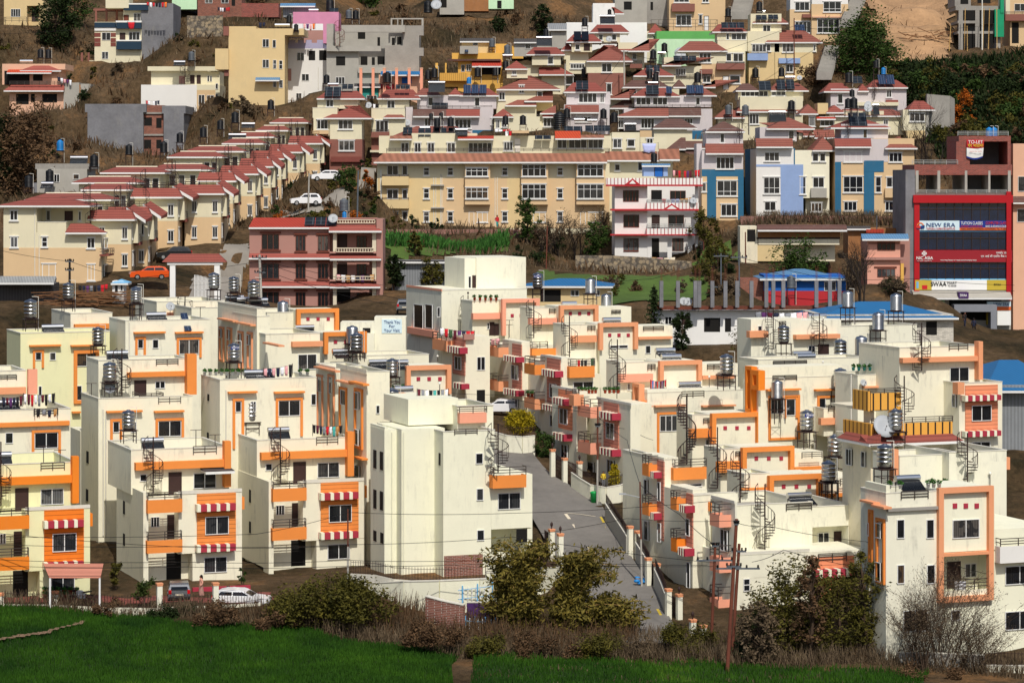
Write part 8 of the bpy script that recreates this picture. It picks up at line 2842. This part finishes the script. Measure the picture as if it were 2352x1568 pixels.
def ptext(root,s_,a0,a1,z0,z1,d,m): return text(root,P2,s_,a0,a1,z0,z1,d,m) if 0 else text(root,type('Q',(),dict(rect=lambda s,x0,y0,x1,y1,e=0:(a0,a1,z0,z1),__call__=lambda s,a,d,z:(a,-d,z)))(),s_,0,0,0,0,d,m)
ptext(q,'TO-LET',W_*.08,W_*.92,H_*.78,H_*.96,.26,'textwhite'); ptext(q,'घर भाडामा',W_*.06,W_*.94,H_*.58,H_*.75,.3,'yellow'); ptext(q,'फ्ल्याट कोठा अफिस',W_*.15,W_*.85,H_*.3,H_*.38,.34,'textred')
P=Pl(hThank,0,0,0)
for a in (('Thank You',882,919,736,743),('For',894,907,746,752),('Your Visit',882,918,755,762)): text(hThank.root,P,*a,.09,'textblue')
# name bands on three tanks
for (px_,Yv,key) in ((537,0,0),):
    pass
for o in [o for o in bpy.data.objects if o.name.startswith('water_tank') and o.parent is None]:
    x=CX+S*o.location.x/o.location.y; 
    body=[c for c in o.children if c.name.startswith('tank_body')][0]; zz=body.location.z; k_=body.scale[0]; y=HY-S*(o.location.z+zz+1.1*k_)/o.location.y
    for (tx,ty,s_) in ((537,800,'पञ्चकन्या'),(1930,852,'पञ्चकन्या'),(1234,640,'Panchakanya'),(1583,745,'panchakanya'),(1853,945,'पञ्चकन्या')):
        if abs(x-tx)<9 and abs(y-ty)<16:
            r=.515*k_; b=MB(); n=9
            for i in range(n): t0=-2.3+1.45*i/n; t1=-2.3+1.45*(i+1)/n; b.pts([(r*1.03*math.cos(t0),r*1.03*math.sin(t0),zz+1.08*k_),(r*1.03*math.cos(t1),r*1.03*math.sin(t1),zz+1.08*k_),(r*1.03*math.cos(t1),r*1.03*math.sin(t1),zz+1.3*k_),(r*1.03*math.cos(t0),r*1.03*math.sin(t0),zz+1.3*k_)],[(0,1,2,3)])
            b.build('name_band','signblue',o); text(o,type('Q',(),dict(rect=lambda s,x0,y0,x1,y1,e=0:(-.33*k_,.33*k_,zz+1.11*k_,zz+1.27*k_),__call__=lambda s,a,d,z:(a,-d,z)))(),s_,0,0,0,0,.56*k_,'textwhite')
# concrete stairways on the hill
def stairs(label,x0,y0,x1,y1,Y0,Y1,w=2.2):
    p,q=at(x0,y0,Y0),at(x1,y1,Y1); t=thing('stairway',label,'stairway',p); n=26; b=MB(); d=q-p
    for i in range(n): r=d*(i/n); s2=d*((i+1)/n); b.box(r.x-w/2,r.x+w/2,r.y,s2.y+.3,s2.z-1.2,s2.z)
    b.build('steps','concrete',t); b=MB()
    for i in range(0,n+1,4): r=d*(i/n); b.tube(r+Vector((-w/2,0,0)),r+Vector((-w/2,0,1)),.03,4)
    b.tube(Vector((-w/2,0,1)),d+Vector((-w/2,0,1)),.03,4); b.build('handrail','iron',t)
stairs('long concrete stairway rising left of the big round tree',1893,168,1912,105,404,424); stairs('upper concrete stairway beside the sandy cutting',1946,50,1975,-15,432,450); stairs('steep stairway between the peach and cream hilltop houses',1700,30,1712,-20,438,452,3)
wallrun('concrete_wall','stained concrete retaining wall beside the bare tree',[(2128,330,388),(2180,318,389),(2190,300,390)],[7,6,4.5],'concrete',.4,cat='retaining wall',cap=False,ter=False)
t=thing('debris_heap','heap of broken planks and sheets on the sandy cutting','debris',G(2135,105)); b=MB()
for i in range(26): p=Vector((RN.uniform(-4,3),RN.uniform(-1,1.5),RN.uniform(.1,1.4))); b.tube(p,p+Vector((RN.uniform(-3,3),RN.uniform(-.5,.5),RN.uniform(-.8,.9))),.08,4)
b.build('planks','wood',t)
t=thing('timber_pile','long pile of bamboo and timber beside the tin sheds','timber pile',at(180,705,279)); b=MB()
for i in range(70): z=RN.uniform(0,1.6); x=RN.uniform(-5,3); b.tube((x,RN.uniform(-1,1),z),(x+RN.uniform(2,5),RN.uniform(-1,1),z+RN.uniform(-.3,.3)),.05,4)
b.build('poles','wood',t)

wallrun('iron_fence','black picket fence on a low wall at the bottom right corner',[(2262,1545,184),(2330,1546,184),(2420,1547,184)],[.5]*3,'cream2',.2,cat='iron fence',fence=1.0,ter=False,pickets=.22)
wallrun('low_wall','low pale wall along the foot of the tall white house',[(2060,1522,185.5),(2150,1524,185),(2262,1528,184.6)],[.7]*3,'greyplaster',.2,ter=False)

print("objects",len(bpy.data.objects), len(HS))
